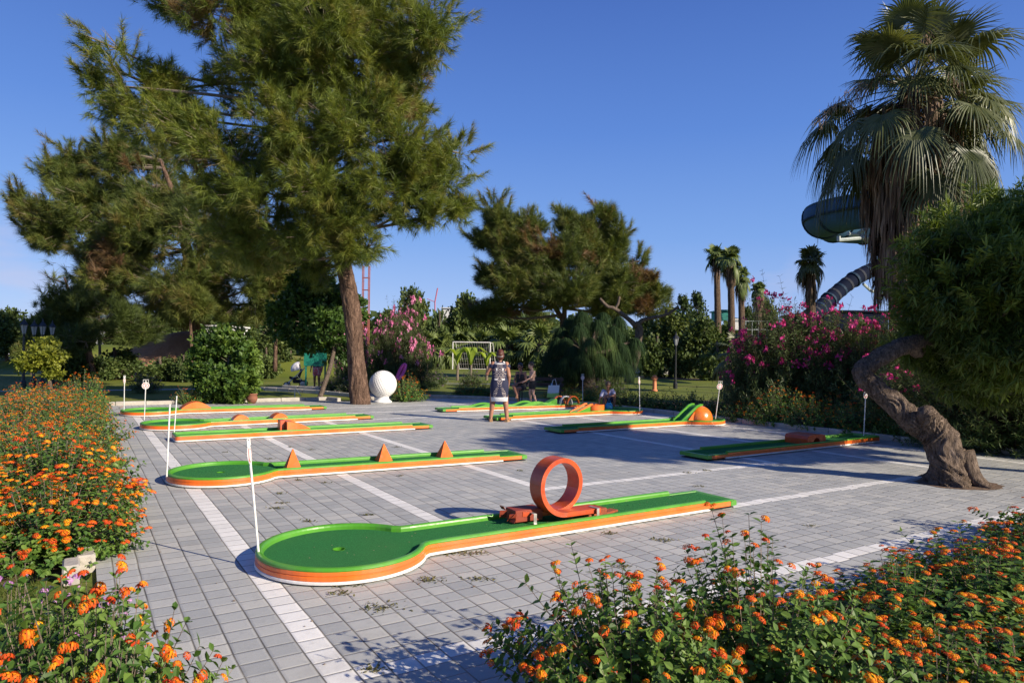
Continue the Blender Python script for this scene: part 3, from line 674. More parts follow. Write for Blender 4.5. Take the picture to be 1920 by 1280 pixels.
def lane(u, v, turn, side, round_, label, obst):
    right = side == 'R'; base = UV(u, v)
    t = thing('minigolf_lane', base, label, 'minigolf lane', 'minigolf lanes on the paved terrace', TH + turn + (math.pi if right else 0))
    line = outline(round_); cut = 4.57; full = line.copy(); full[0, 0] = full[-1, 0] = cut
    low1 = np.array([(LL - .02, -HW), (cut + .001, -HW)]); low2 = np.array([(cut + .001, HW), (LL - .02, HW)])
    def sw(nm, m, lines, pf, smooth=True):
        for l in lines:
            g = Geo(); sweep(g, l, pf); g.build(nm, m, t, local=True)
    sw('rim', 'lane_green', [full], RIM); sw('rim', 'lane_green', [low1, low2], LOWR)
    b1 = full.copy(); sw('side_board', 'lane_orange', [b1], BRD)
    l1 = low1.copy(); l1[0, 0] = LL - .09; l2 = low2.copy(); l2[-1, 0] = LL - .09
    sw('side_board', 'lane_orange', [l1, l2], LOWB)
    wl = full.copy(); wl[0, 0] = wl[-1, 0] = cut + .06; sw('base_strip', 'lane_white', [wl], WHT)
    # the tee lip across the open end
    g = Geo(); prf = [(LL - .085, .078), (LL - .04, .0935), (LL - .01, .092), (LL + .002, .082), (LL + .004, .034), (LL - .085, .03)]
    W = HW + .009; k = len(prf); g.add2([(x, -W, z) for x, z in prf] + [(x, W, z) for x, z in prf], [tuple(range(k)), tuple(range(2 * k - 1, k - 1, -1))] + [(i, k + i, k + (i + 1) % k, (i + 1) % k) for i in range(k)])
    g.build('tee_lip', 'lane_green', t, local=True)
    # carpet with the cup cut out
    bm = bmesh.new(); ins = outline(round_, .05); ins[0, 0] = ins[-1, 0] = LL - .08
    V = [bm.verts.new((x, y, .0855)) for x, y in ins]; E = [bm.edges.new((V[i], V[(i + 1) % len(V)])) for i in range(len(V))]
    hx = .64 if round_ else .45; hc = [bm.verts.new((hx + .052 * math.cos(a), .052 * math.sin(a), .0855)) for a in np.linspace(0, 2 * math.pi, 20, endpoint=False)]
    E += [bm.edges.new((hc[i], hc[(i + 1) % 20])) for i in range(20)]
    bmesh.ops.triangle_fill(bm, use_beauty=True, edges=E)
    bmesh.ops.recalc_face_normals(bm, faces=bm.faces)
    if sum(f.normal.z for f in bm.faces) < 0: bmesh.ops.reverse_faces(bm, faces=bm.faces)
    me = bpy.data.meshes.new('carpet'); bm.to_mesh(me); bm.free(); me.materials.append(CARPET)
    co = bpy.data.objects.new('carpet', me); sc.collection.objects.link(co); co.parent = t
    g = Geo(); a = np.linspace(0, 2 * math.pi, 21)[:-1]; n = 20
    Vc = [(hx + .0525 * math.cos(q), .0525 * math.sin(q), .0885) for q in a] + [(hx + .047 * math.cos(q), .047 * math.sin(q), .0885) for q in a] + [(hx + .047 * math.cos(q), .047 * math.sin(q), .02) for q in a]
    g.add2(Vc, [(i, (i + 1) % n, n + (i + 1) % n, n + i) for i in range(n)] + [(n + i, n + (i + 1) % n, 2 * n + (i + 1) % n, 2 * n + i) for i in range(n)] + [tuple(range(2 * n, 3 * n))])
    g.build('cup', 'lane_green', t, local=True)
    g = Geo(); ins = outline(round_, .03); prism(g, [tuple(p) for p in ins], .0, .012 + .055 if False else .0125); g.build('gap_shade', 'under_shade', t, local=True)  # near-black slab: paints the shade in the gap under the lane
    if obst: obst(t)
    return t
Z = .0855
def o_loop(t):
    x0, yc, R, th_, w_ = 2.78, -.03, .275, .045, .19
    g = Geo(); n = 56; A = np.linspace(-.0, 2 * math.pi, n); V = []; sh = .15
    # helical band: enters low on the near side, leaves low on the far side
    path = [(.42, -sh / 2, 0.0, 0), (.22, -sh / 2, 0.0, 0)] + [(-R * math.sin(a), -sh / 2 + sh * (a / (2 * math.pi)), R - R * math.cos(a), a) for a in A] + [(-.22, sh / 2, 0.0, 2 * math.pi), (-.40, sh / 2, 0.02, 2 * math.pi)]
    for (x, y, z, a) in path:
        nx, nz_ = math.sin(a), -math.cos(a)      # outward from the ring centre... below at a=0
        ox, oz = -math.sin(a), -math.cos(a)
        for o_, s_ in ((0, -1), (0, 1), (th_, 1), (th_, -1)):
            V.append((x0 + x - (ox * -1) * 0 + ox * (o_ - th_) * 1.0 * 1, yc + y + s_ * w_ / 2, Z + .052 + z + oz * (o_ - th_) - .0))
    m = len(path); F = []
    for i in range(m - 1):
        for k in range(4): F.append((i * 4 + k, i * 4 + (k + 1) % 4, (i + 1) * 4 + (k + 1) % 4, (i + 1) * 4 + k))
    g.add2(V, F + [(0, 1, 2, 3), tuple((m - 1) * 4 + k for k in (3, 2, 1, 0))])
    lp = g.build('loop', 'loop_orange', t, local=True)
    # brackets of bare metal that hold the loop to the carpet
    for bx, by, ang in ((x0 + .36, -.215, .1), (x0 - .30, -.10, -.1)):
        g = Geo(); box(g, (bx, by - .012, Z + .05), (.032, .004, .10), ang); box(g, (bx, by - .035, Z + .004), (.034, .05, .006), ang); box(g, (bx, by + .055, Z + .101), (.032, .13, .004), ang)
        g.build('bracket', 'bare_metal', lp, local=True)
    g = Geo(); box(g, (x0 + .40, -.08, Z + .045), (.24, .19, .07), .05, bev=.006)
    box(g, (x0 + .62, -.075, Z + .014), (.20, .10, .022), .25, bev=.004); g.build('entry_channel', 'rust', lp, local=True)
    g = Geo(); box(g, (x0 - .32, .05, Z + .075), (.30, .20, .11), -.06, bev=.006); r = np.random.default_rng(5)
    for i in range(7):
        c = np.array([x0 - .49 - .03 * r.random(), .05 + r.uniform(-.1, .1), Z + .09 + r.uniform(-.05, .05)]); M = frames(r.normal(size=(1, 3)))[0]; box(g, c, (.07, .004, .04), M=M)
    g.build('broken_channel', 'loop_inner', lp, local=True)
def o_pyr(t):
    for x, y, s_ in ((1.52, -.13, 1), (2.86, .10, -1), (3.82, .09, -1)):
        g = Geo(); b = .105; h = .27 if x < 2 else .24; yy = y
        V = [(x - b, yy - .10, Z), (x + b, yy - .10, Z), (x + b, yy + .10, Z), (x - b, yy + .10, Z), (x - .006, yy - .006, Z + h), (x + .006, yy - .006, Z + h), (x + .006, yy + .006, Z + h), (x - .006, yy + .006, Z + h)]
        g.add2(V, BF); o = g.build('pyramid', 'block_orange', t, local=True)
def arcprof(x0, x1, h, n=14, p=1.0): return [(x0 + (x1 - x0) * i / n, Z + h * math.sin(math.pi * i / n) ** p) for i in range(n + 1)]
def extr(g, pr, y0, y1, y2=None):
    k = len(pr); V = [(x, y0, z) for x, z in pr] + [(x, y1, z) for x, z in pr]
    g.add2(V, [tuple(range(k)), tuple(range(2 * k - 1, k - 1, -1))] + [(i, k + i, k + (i + 1) % k, (i + 1) % k) for i in range(k)])
def o_hump(t):
    g = Geo(); extr(g, arcprof(1.30, 2.10, .215, 20, .85), -.235, .235); g.build('hump', 'lane_orange', t, local=True)
def o_two(t):
    for x in (1.95, 2.80):
        g = Geo(); extr(g, arcprof(x - .20, x + .20, .15, 14, .75), -.23, .0 if x < 2 else .05); g.build('bump', 'lane_orange', t, local=True)
def o_wedge(t):
    g = Geo(); x0 = 1.96
    pr = [(x0, Z), (x0, Z + .20)] + [(x0 + .52 * i / 8, Z + .20 * math.cos(math.pi / 2 * i / 8) ** .9) for i in range(1, 8)] + [(x0 + .52, Z)]
    extr(g, pr, -.235, .235); g.build('ramp_block', 'lane_orange', t, local=True)
    g = Geo(); box(g, (x0 - .055, 0, Z + .11), (.10, .20, .22), bev=.01); g.build('gate_block', 'loop_orange', t, local=True)
def o_tunnel(t):
    g = Geo(); x0 = 2.05; n = 12; out_ = [(x0 - .27, Z), (x0 - .28, Z + .10), (x0 - .25, Z + .155), (x0 - .15, Z + .172), (x0 + .15, Z + .172), (x0 + .25, Z + .155), (x0 + .28, Z + .10), (x0 + .27, Z)]
    arch = [(x0 + .10 * math.cos(q), Z + .115 * math.sin(q) ** .7 if 0 < q < math.pi else Z) for q in np.linspace(0, math.pi, 10)]
    extr(g, out_ + arch, -.238, .238); g.build('tunnel_block', 'loop_orange', t, local=True)
def o_dome(t):
    g = Geo(); cx = .60; rd = .33
    prf_ = [(rd, Z), (rd, Z + .03)] + [(rd * math.cos(a), Z + .03 + rd * math.sin(a)) for a in np.linspace(.1, 1.45, 12)] + [(.01, Z + .03 + rd)]
    lathe(g, prf_, (cx, 0, 0), 32); g.build('dome', 'block_orange_gloss', t, local=True, smooth=True)
    g = Geo(); extr(g, [(cx + .70, Z), (cx + .22, Z + .33), (cx + .10, Z + .37), (cx + .10, Z + .35), (cx + .22, Z + .29), (cx + .60, Z)], -.12, .12); g.build('ramp', CARPET, t, local=True)
    for y in (-.135, .135):
        g = Geo(); extr(g, [(cx + .74, Z), (cx + .76, Z + .03), (cx + .24, Z + .375), (cx + .10, Z + .41), (cx + .02, Z + .40), (cx + .04, Z + .365), (cx + .20, Z + .33)], y - .018, y + .018); g.build('ramp_rail', 'lane_green', t, local=True)
    g = Geo(); extr(g, [(cx + .50, Z), (cx + .30, Z + .20), (cx + .12, Z + .26), (cx + .12, Z)], -.11, .11); g.build('ramp_support', 'lane_orange', t, local=True)
def o_spiral(t):
    cx, cy = 1.62, .04; g = Geo(); n = 40; V = []; F = []
    for i in range(n):
        a = -.9 + i / (n - 1) * 5.0; 
        for rr, z0, z1 in ((.26, Z, Z + .20), (.245, Z, Z + .20)): V += [(cx + rr * math.cos(a), cy + rr * math.sin(a) * .9, z0), (cx + rr * math.cos(a), cy + rr * math.sin(a) * .9, z1)]
    for i in range(n - 1):
        k = i * 4; F += [(k, k + 4, k + 5, k + 1), (k + 2, k + 3, k + 7, k + 6), (k + 1, k + 5, k + 7, k + 3)]
    g.add2(V, F + [(0, 1, 3, 2), ((n - 1) * 4, (n - 1) * 4 + 2, (n - 1) * 4 + 3, (n - 1) * 4 + 1)]); g.build('spiral_wall', 'lane_orange', t, local=True)
    g = Geo(); extr(g, [(cx + .75, Z), (cx + .25, Z + .17), (cx + .20, Z + .17), (cx + .20, Z)], -.1, .12); g.build('ramp', 'lane_green', t, local=True)
    g = Geo()
    for y in (-.115, .135): extr(g, [(cx + .78, Z), (cx + .78, Z + .02), (cx + .26, Z + .235), (cx + .17, Z + .235), (cx + .17, Z + .17), (cx + .25, Z + .17)], y - .013, y + .013)
    g.build('ramp_rail', 'lane_orange', t, local=True)
def o_waves(t):
    for c, h in ((3.55, .075), (2.15, .10), (1.75, .07)):
        g = Geo(); extr(g, arcprof(c - .42, c + .42, h, 18, 1.6), -.244, .244); g.build('wave', CARPET, t, local=True)
        g = Geo()
        for y in (-.27, .27): extr(g, [(x, z + .048) for x, z in arcprof(c - .46, c + .46, h, 18, 1.6)] + [(c + .46, Z + .03), (c - .46, Z + .03)], y - .026, y + .026)
        g.build('wave_rim', 'lane_green', t, local=True)
    for k, (x, y) in enumerate(((1.05, -.1), (.86, .0), (.67, .1))):
        g = Geo(); n = 26; V = []; R = .235
        for i in range(n):
            a = -.3 + i / (n - 1) * 3.75
            for dr in (0, .028):
                for s_ in (-.045, .045): V.append((x - (R - dr) * math.cos(a), y + s_ + .03 * i / n, Z + .02 + max(0, (R - dr) * math.sin(a)) * 1.15))
        F = []
        for i in range(n - 1):
            q = i * 4; F += [(q, q + 4, q + 5, q + 1), (q + 2, q + 3, q + 7, q + 6), (q, q + 2, q + 6, q + 4), (q + 1, q + 5, q + 7, q + 3)]
        g.add2(V, F); g.build('arch', 'lane_white' if k == 1 else 'lane_orange', t, local=True)
    g = Geo(); extr(g, [(1.75, Z), (1.28, Z + .20), (1.22, Z + .20), (1.22, Z)], -.15, .08); g.build('ramp', 'lane_green', t, local=True)
lane(1.15, 5.45, 0, 'L', True, 'nearest green and orange minigolf lane, with an upright orange loop-the-loop on it', o_loop)
lane(.92, 9.60, -.06, 'L', True, 'minigolf lane with three small orange pyramids standing along its carpet', o_pyr)
lane(1.45, 13.82, .01, 'L', False, 'straight minigolf lane without a round end, orange wedge block near its square end', o_wedge)
lane(1.05, 16.03, .07, 'L', True, 'round-ended minigolf lane with two small orange half-round bumps', o_two)
lane(.84, 19.50, -.005, 'L', True, 'minigolf lane nearest the pine tree with one large orange hump', o_hump)
lane(13.53, 8.00, .018, 'R', False, 'shaded straight minigolf lane with an orange tunnel block, beside the twisted tree trunk', o_tunnel)
lane(13.55, 11.93, .006, 'R', True, 'minigolf lane ending in an orange ball-shaped dome with a green ramp', o_dome)
lane(13.66, 14.97, .05, 'R', True, 'minigolf lane with a curled orange spiral wall, behind the standing woman', o_spiral)
lane(13.55, 17.03, -.07, 'R', False, 'minigolf lane with green waves and striped orange arches, farthest on the right', o_waves)

# number poles
def number_pole(x, yb, yt, zb, label, xt=None, plate=0.0, col='pole_white', num=None, D=None, pr=.010, frame=True):
    b = GR(x, yb, zb) if D is None else PX(x, yb, D); zb = b[2]; top = PX(xt or x, yt, b[1])
    t = thing('number_pole', b, label, 'marker pole', 'number poles at the lane ends')
    g = Geo(); tube(g, [b, top], pr, 8); g.build('pole', col, t)
    d = (top - b) / np.linalg.norm(top - b); va = math.atan2(b[1], b[0]) - plate; xa = np.array([math.cos(va), math.sin(va), 0]); k = b[1] / FPX
    c = top + d * .0
    if frame:
        R = .075; a = np.linspace(0, 2 * math.pi, 25)[:-1]; nn = np.array([-xa[1], xa[0], 0]); c = top - d * .11
        def disc(R, th_, nm, m, par, e=1.0, off=0.0):
            g = Geo(); V = [c + nn * (s_ * th_ + off) + (xa * math.cos(q) + d * math.sin(q) * e) * R for s_ in (-1, 1) for q in a]
            g.add2(V, [tuple(range(23, -1, -1)), tuple(range(24, 48))] + [(i, (i + 1) % 24, 24 + (i + 1) % 24, 24 + i) for i in range(24)]); return g.build(nm, m, par)
        pl = disc(R, .003, 'number_plate', 'pole_white', t); disc(R * .80, .0045, 'red_ring', 'red_print', pl); disc(R * .62, .006, 'plate_face', 'pole_white', pl)
        g = Geo(); q = [top - d * .04 - xa * .05, top + d * .015 - xa * .05, top + d * .015 + xa * .05, top - d * .04 + xa * .05]; tube(g, q, .006, 6); g.build('handle', 'pole_white', t)
        if num:
            cu = bpy.data.curves.new('numeral', 'FONT'); cu.body = num; cu.size = .085; cu.align_x = 'CENTER'; cu.align_y = 'CENTER'; cu.extrude = .001; cu.offset = .003
            to = bpy.data.objects.new('numeral_tmp', cu); sc.collection.objects.link(to); dg = bpy.context.evaluated_depsgraph_get()
            me = bpy.data.meshes.new_from_object(to.evaluated_get(dg)); bpy.data.objects.remove(to); me.name = 'numeral'; me.materials.clear(); me.materials.append(MATS['red_print'])
            o = bpy.data.objects.new('numeral', me); sc.collection.objects.link(o); o.parent = pl
            M = Matrix(((xa[0], d[0], -nn[0]), (xa[1], d[1], -nn[1]), (xa[2], d[2], -nn[2]))).to_4x4(); loc = c - nn * .0085
            o.matrix_local = wmx(pl).inverted() @ Matrix.Translation(loc) @ M
    return t
number_pole(484, 1034, 826, .13, 'tall white pole with narrow edge-on number plate at the nearest round end', 465, .16)
number_pole(312, 893, 757, .12, 'bare white pole at the round end of the pyramid lane', 318, 0, frame=False)
number_pole(326, 811, 742, .12, 'bare white pole at the square end of the straight wedge lane', 331, 0, frame=False)
number_pole(270, 787, 713, .12, 'white pole with round plate reading 2 at the two-bump lane', 273, 1.5, num='2')
number_pole(232, 768, 705, .12, 'farthest left pole with narrow plate beside the lantana hedge', 233, .35)
number_pole(1092, 752, 702, .1, 'grey pole with small square plate beside the ponytail palm', 1092, .9)
number_pole(1199, 771, 708, .1, 'thin grey pole at the end of the spiral lane', 1198, .3)
number_pole(1341, 785, 716, .12, 'leaning white pole with round plate behind the orange dome', 1350, 1.1)
number_pole(1619, 816, 730, .12, 'pale green pole half hidden by the twisted trunk', 1623, .5)

# ================================================================== THE GIANT GOLF BALL
def golf_ball():
    b = GR(717, 754); r = .445; t = thing('giant_golf_ball', b, 'giant white dimpled golf ball on a round plinth beside the pine trunk', 'golf ball sculpture')
    bm = bmesh.new(); bmesh.ops.create_icosphere(bm, subdivisions=6, radius=1.0); V = np.array([v.co[:] for v in bm.verts]); F = np.array([[v.index for v in f.verts] for f in bm.faces]); bm.free()
    n = 420; i = np.arange(n) + .5; ph = np.arccos(1 - 2 * i / n); th_ = math.pi * (1 + 5 ** .5) * i; C = np.c_[np.cos(th_) * np.sin(ph), np.sin(th_) * np.sin(ph), np.cos(ph)]
    dmax = np.zeros(len(V))
    for k in range(0, len(V), 8000): dmax[k:k + 8000] = (V[k:k + 8000] @ C.T).max(axis=1)
    a = np.arccos(np.clip(dmax, -1, 1)); rad = .078; dep = np.where(a < rad, .030 * (1 - (a / rad) ** 2), 0)
    g = Geo(); g.add(V * (1 - dep)[:, None] * r + b + np.array([0, 0, .16 + r * .97]), F); g.build('ball', 'ball_white', t, smooth=True)
    g = Geo(); lathe(g, [(.30, 0), (.30, .03), (.27, .06), (.215, .10), (.195, .15), (.20, .20), (.21, .225)], b, 32); g.build('plinth', 'ball_white', t, smooth=True)
golf_ball()

# ================================================================== TREES
def T3(*rows): return [PX(x, y, D) for x, y, D in rows]
BASE_PINE = GR(676, 757)
DP = BASE_PINE[1]
pine_lobes = [lobe(*q) for q in (
    (700, 30, DP, 150, 70, 120), (560, 40, DP + 1, 130, 75), (420, 35, DP - .6, 110, 50), (330, 10, DP + 1, 60, 25), (800, 60, DP - 1, 70, 60), (640, -70, DP, 190, 70), (480, -30, DP + 1.4, 120, 50), (560, -170, DP, 160, 80), (600, -290, DP, 110, 90),
    (640, 150, DP + .6, 150, 75), (520, 130, DP - 1, 110, 60), (450, 175, DP + .8, 90, 55), (770, 200, DP + .4, 45, 28), (790, 130, DP - .3, 40, 40),
    (235, 140, DP - .5, 60, 50), (180, 75, DP - .6, 28, 32), (185, 160, DP - .7, 38, 45), (270, 210, DP - .3, 90, 50), (350, 250, DP - 1, 110, 55), (320, 170, DP + .5, 90, 55),
    (430, 290, DP - 1.4, 110, 60), (540, 260, DP - 1.8, 110, 70), (650, 250, DP - 1.5, 110, 75), (740, 290, DP - 1, 95, 65), (820, 330, DP - .4, 65, 42), (850, 285, DP, 40, 30), (700, 200, DP - 1.2, 80, 45),
    (760, 370, DP - .6, 75, 40), (800, 410, DP - .4, 50, 22), (745, 405, DP - .8, 45, 26), (770, 330, DP + .6, 70, 40), (640, 410, DP - 1.6, 60, 45), (700, 400, DP + .4, 50, 30), (850, 395, DP - .1, 45, 32), (870, 385, DP + .4, 25, 25), (700, 350, DP - 1.6, 80, 50), (600, 350, DP - 1.9, 90, 55), (500, 360, DP - 1.7, 100, 60), (430, 370, DP - .8, 80, 55),
    (690, 460, DP - 1.3, 38, 38), (650, 470, DP - 1.4, 40, 30), (560, 440, DP - 1.5, 80, 50), (480, 450, DP - .6, 90, 60), (590, 500, DP + .6, 50, 45), (740, 130, DP + 1.2, 80, 60), (600, 60, DP - 1.8, 100, 70),
)]
tree('pine_tree', BASE_PINE, 'tall leaning long-needled pine rising from the terrace beside the giant golf ball', 'pine tree',
     [(T3((676, 760, DP), (668, 690, DP), (662, 610, DP), (650, 530, DP), (634, 450, DP), (620, 380, DP), (612, 290, DP), (608, 180, DP), (602, 60, DP), (600, -80, DP), (598, -260, DP)), [.31, .27, .25, .245, .235, .22, .20, .17, .14, .09, .03])],
     pine_lobes, 33000, NEED, .29, 'pine_needles', 'pine_bark', shoots=160, shoot_l=.55, seed=11, freq=1.8, hole=-.26, upb=.55, outb=.9, tone=(.15, .9), limb_r=.06, brown=.09, shell=.55, tseg=56, ridge=.10, tk=14)
DB = 40.0
bl = [lobe(*q) for q in ((120, 330, DB, 45, 45), (145, 300, DB + .5, 40, 35), (215, 300, DB, 45, 40), (220, 275, DB, 22, 20), (180, 380, DB, 80, 55), (55, 395, DB - .5, 36, 30), (35, 375, DB - .6, 14, 14), (80, 445, DB - .4, 38, 30), (130, 430, DB, 60, 45), (290, 370, DB, 90, 70), (300, 300, DB + 1, 40, 40),
    (260, 450, DB - 1, 110, 70), (380, 430, DB - 1, 110, 90), (180, 500, DB, 60, 50), (250, 540, DB - .6, 100, 60), (360, 540, DB - 1.4, 110, 60), (470, 540, DB - 1.6, 90, 60), (540, 500, DB, 80, 60), (430, 480, DB + 1, 100, 60), (580, 560, DB + 1.4, 55, 50), (330, 590, DB + 1, 70, 22))]
tree('pine_tree', PX(372, 712, DB) * [1, 1, 0], 'broad dark pine on the red earth mound behind the leaning pine', 'pine tree',
     [(T3((372, 712, DB), (370, 640, DB), (365, 560, DB), (350, 470, DB), (330, 380, DB), (300, 300, DB)), [.50, .45, .38, .30, .20, .07])],
     bl, 19000, NEED, .46, 'pine_needles_old', 'pine_bark', shoots=120, shoot_l=.9, seed=23, freq=.9, hole=-.42, upb=.7, outb=.8, tone=(.15, .9), limb_r=.10, brown=.08, shell=.5)
DC = 34.0
tree('pine_tree', GR(150, 716), 'low dark pine with upswept tips behind the left street lamps', 'pine tree',
     [(T3((175, 716, DC), (160, 640, DC), (140, 580, DC), (120, 520, DC)), [.2, .17, .12, .04])],
     [lobe(*q) for q in ((90, 520, DC, 22, 25), (80, 560, DC, 32, 28), (120, 560, DC, 45, 35), (150, 590, DC, 60, 40), (110, 610, DC, 55, 38), (210, 590, DC, 50, 35), (250, 620, DC + 1, 55, 30), (160, 640, DC - 1, 60, 24), (70, 600, DC, 18, 20))],
     4200, NEED, .42, 'pine_needles_old', 'pine_bark', seed=31, freq=.9, hole=-.3, upb=1.2, outb=.6, tone=(0, .5), limb_r=.05)
DD = 44.0
cl_ = [lobe(*q) for q in ((935, 420, DD, 36, 32), (925, 395, DD, 18, 20), (900, 450, DD, 26, 20), (990, 430, DD, 40, 30), (960, 470, DD, 55, 38), (1060, 410, DD, 25, 25), (1085, 440, DD, 50, 40), (1135, 405, DD, 28, 26), (1150, 450, DD, 28, 30), (1130, 480, DD, 45, 35), (1040, 480, DD - 1, 70, 42), (930, 520, DD, 42, 22), (915, 515, DD, 20, 16),
    (980, 530, DD - 1, 70, 38), (1060, 545, DD - 2, 80, 38), (1150, 530, DD - 1, 55, 38), (1195, 490, DD, 20, 16), (1200, 530, DD, 35, 30), (1230, 550, DD, 25, 16), (960, 572, DD, 55, 18), (1150, 575, DD, 50, 24), (900, 585, DD + 1, 40, 20), (1200, 570, DD, 40, 20))]
tree('pine_tree', GR(1052, 708), 'wide rounded pine with brown inner twigs in the middle of the park', 'pine tree',
     [(T3((1052, 708, DD), (1056, 640, DD), (1056, 596, DD)), [.30, .25, .22]), (T3((1056, 600, DD), (1040, 575, DD), (1022, 530, DD), (1010, 470, DD)), [.18, .15, .11, .05]), (T3((1057, 600, DD), (1062, 560, DD), (1090, 490, DD), (1110, 440, DD)), [.17, .14, .1, .04])],
     cl_, 13000, NEED, .44, 'pine_needles_old', 'pine_bark', shoots=120, shoot_l=.8, lump=.38, seed=41, freq=1.3, hole=-.40, upb=.8, outb=.8, tone=(.1, .8), limb_r=.11, brown=.22, shell=.5)
# the pruned tree with two bare limbs
def pruned():
    D = 33.5; b = GR(1180, 716); t = thing('pruned_tree', b, 'bare pruned tree forking into two cut limbs, beside the orange hydrant', 'tree')
    g = Geo(); tube(g, spline(T3((1180, 718, D), (1184, 690, D), (1192, 660, D), (1197, 632, D), (1196, 612, D), (1190, 606, D)), 5), np.linspace(.25, .15, 26), 14, wob=.16, seed=4)
    g.build('trunk', 'grey_bark', t, smooth=True)
    for P, r in ((((1192, 612, D), (1180, 600, D), (1165, 588, D), (1150, 578, D), (1138, 574, D), (1124, 560, D)), (.13, .07)), (((1193, 610, D), (1205, 600, D), (1225, 595, D), (1248, 590, D), (1272, 575, D)), (.12, .055)), (((1152, 579, D), (1158, 570, D), (1161, 556, D)), (.075, .06)), (((1248, 591, D), (1249, 580, D)), (.07, .06))):
        g = Geo(); S = spline(T3(*P), 5); tube(g, S, np.linspace(r[0], r[1], len(S)), 10, wob=.15, seed=8); g.build('limb', 'grey_bark', t, smooth=True)
pruned()
# twisted tree on the right with willowy foliage
DT = 9.4
tb = GR(1783, 905)
tw_tr = [(T3((1780, 918, 9.25), (1776, 880, 9.3), (1770, 845, 9.35), (1758, 815, 9.42), (1733, 797, 9.5), (1707, 784, 9.55), (1677, 757, 9.65), (1646, 731, 9.75), (1624, 712, 9.82), (1617, 697, 9.88), (1628, 684, 9.95), (1653, 668, 10.0), (1684, 652, 10.15), (1712, 643, 10.4), (1760, 625, 10.7), (1815, 580, 11), (1870, 510, 11.2), (1905, 440, 11.3)),
          [.255, .215, .205, .215, .195, .165, .145, .132, .125, .128, .122, .118, .118, .11, .095, .07, .05, .025]),
         (T3((1757, 815, 9.42), (1745, 795, 9.35), (1737, 775, 9.28), (1735, 768, 9.25)), [.15, .125, .115, .085]),
         (T3((1705, 646, 10.3), (1722, 660, 10.7), (1740, 620, 11.2), (1765, 540, 11.4)), [.09, .08, .07, .035])]
al = [lobe(*q) for q in ((1780, 498, 10.2, 55, 40), (1830, 468, 10.6, 60, 40), (1870, 444, 11, 36, 26), (1900, 424, 11.2, 24, 18), (1900, 488, 10.4, 70, 54), (1960, 468, 10.2, 60, 54), (1800, 546, 10, 65, 55), (1880, 546, 9.8, 80, 65), (1960, 546, 9.8, 60, 60), (1780, 598, 10.3, 50, 50), (1850, 608, 10, 80, 60), (1940, 608, 9.6, 80, 60),
    (1776, 658, 11.2, 45, 40), (1896, 678, 10.3, 80, 45), (1750, 558, 10.6, 30, 40), (1796, 698, 11.8, 50, 30), (2050, 518, 10.5, 80, 72), (2050, 618, 10, 90, 80), (1750, 538, 10.4, 28, 22), (1740, 628, 11, 25, 30), (1920, 404, 11.2, 12, 16), (1885, 424, 11, 11, 16), (1825, 433, 10.6, 14, 18), (1750, 483, 10.3, 14, 14), (1790, 453, 10.3, 16, 12), (1720, 578, 10.6, 12, 18), (1722, 618, 10.6, 10, 22), (1701, 658, 11, 14, 18), (1836, 718, 11, 60, 26), (1916, 738, 11, 50, 24))]
tree('twisted_tree', tb, 'gnarled twisted tree bending over the terrace, with dark willowy foliage', 'tree', tw_tr, al, 30000, SPRL, .185, 'acacia_leaf', 'old_bark',
     lump=.45, shoots=300, shoot_l=.34, seed=51, freq=2.6, hole=-.18, upb=.35, outb=.9, tone=(-.1, .70), limb_r=.035, shell=.5, droop=.05, tseg=88, ridge=.17, tk=14, limb_z=2.3)
# roots flaring at the foot of the twisted tree
tt = bpy.data.objects['twisted_tree']
for k, a in enumerate((-.4, .7, 1.9, 3.0, 4.1, 5.2)):
    c = tb + np.array([.06, .05, 0]); g = Geo(); e = np.array([math.cos(a), math.sin(a), 0]); tube(g, spline([c + e * .12 + [0, 0, .42], c + e * .22 + [0, 0, .16], c + e * .34 + [0, 0, .03], c + e * (.46 + .05 * (k % 3)) + [0, 0, -.04]], 4), np.linspace(.13, .03, 13), 8, wob=.2, seed=k); g.build('root', 'old_bark', tt, smooth=True)
# bark furrows: real ridges that run with the trunk
# dark broadleaf tree beside the pine
DE = 29.0
tree('broadleaf_tree', GR(598, 748), 'small dark broadleaf tree leaning beside the green notice board', 'tree',
     [(T3((598, 749, 23.0), (606, 725, 23.2), (618, 690, 23.6), (626, 650, 24.2), (628, 600, 25)), [.085, .08, .075, .07, .04])],
     [lobe(*q) for q in ((560, 585, 24.5, 40, 40), (610, 560, 25, 55, 45), (600, 610, 24, 60, 38), (650, 600, 25, 40, 50), (570, 635, 25, 32, 22), (640, 650, 24.6, 26, 28), (530, 600, 26, 25, 30), (590, 540, 25.5, 45, 25))],
     3000, SPR, .34, 'broad_leaf', 'grey_bark', seed=61, freq=1.2, hole=-.4, tone=(.05, .55), limb_r=.03)
tree('green_shrub_tree', GR(425, 757), 'dense rounded green shrub behind the kerb left of the pine', 'shrub',
     [(T3((425, 758, 21.6), (425, 720, 21.6), (428, 670, 21.6)), [.05, .04, .02])],
     [lobe(*q) for q in ((415, 650, 21.9, 38, 28), (400, 680, 21.8, 34, 35), (445, 690, 21.6, 36, 35), (420, 715, 21.3, 48, 28), (455, 725, 21.3, 22, 22), (385, 705, 21.6, 20, 22), (440, 742, 21.2, 28, 14), (400, 742, 21.3, 22, 12), (448, 655, 22, 18, 18))],
     2600, SPR, .27, 'broad_leaf', 'grey_bark', seed=67, freq=1.6, hole=-.55, tone=(.2, 1.0), limb_r=.012, shell=.4)
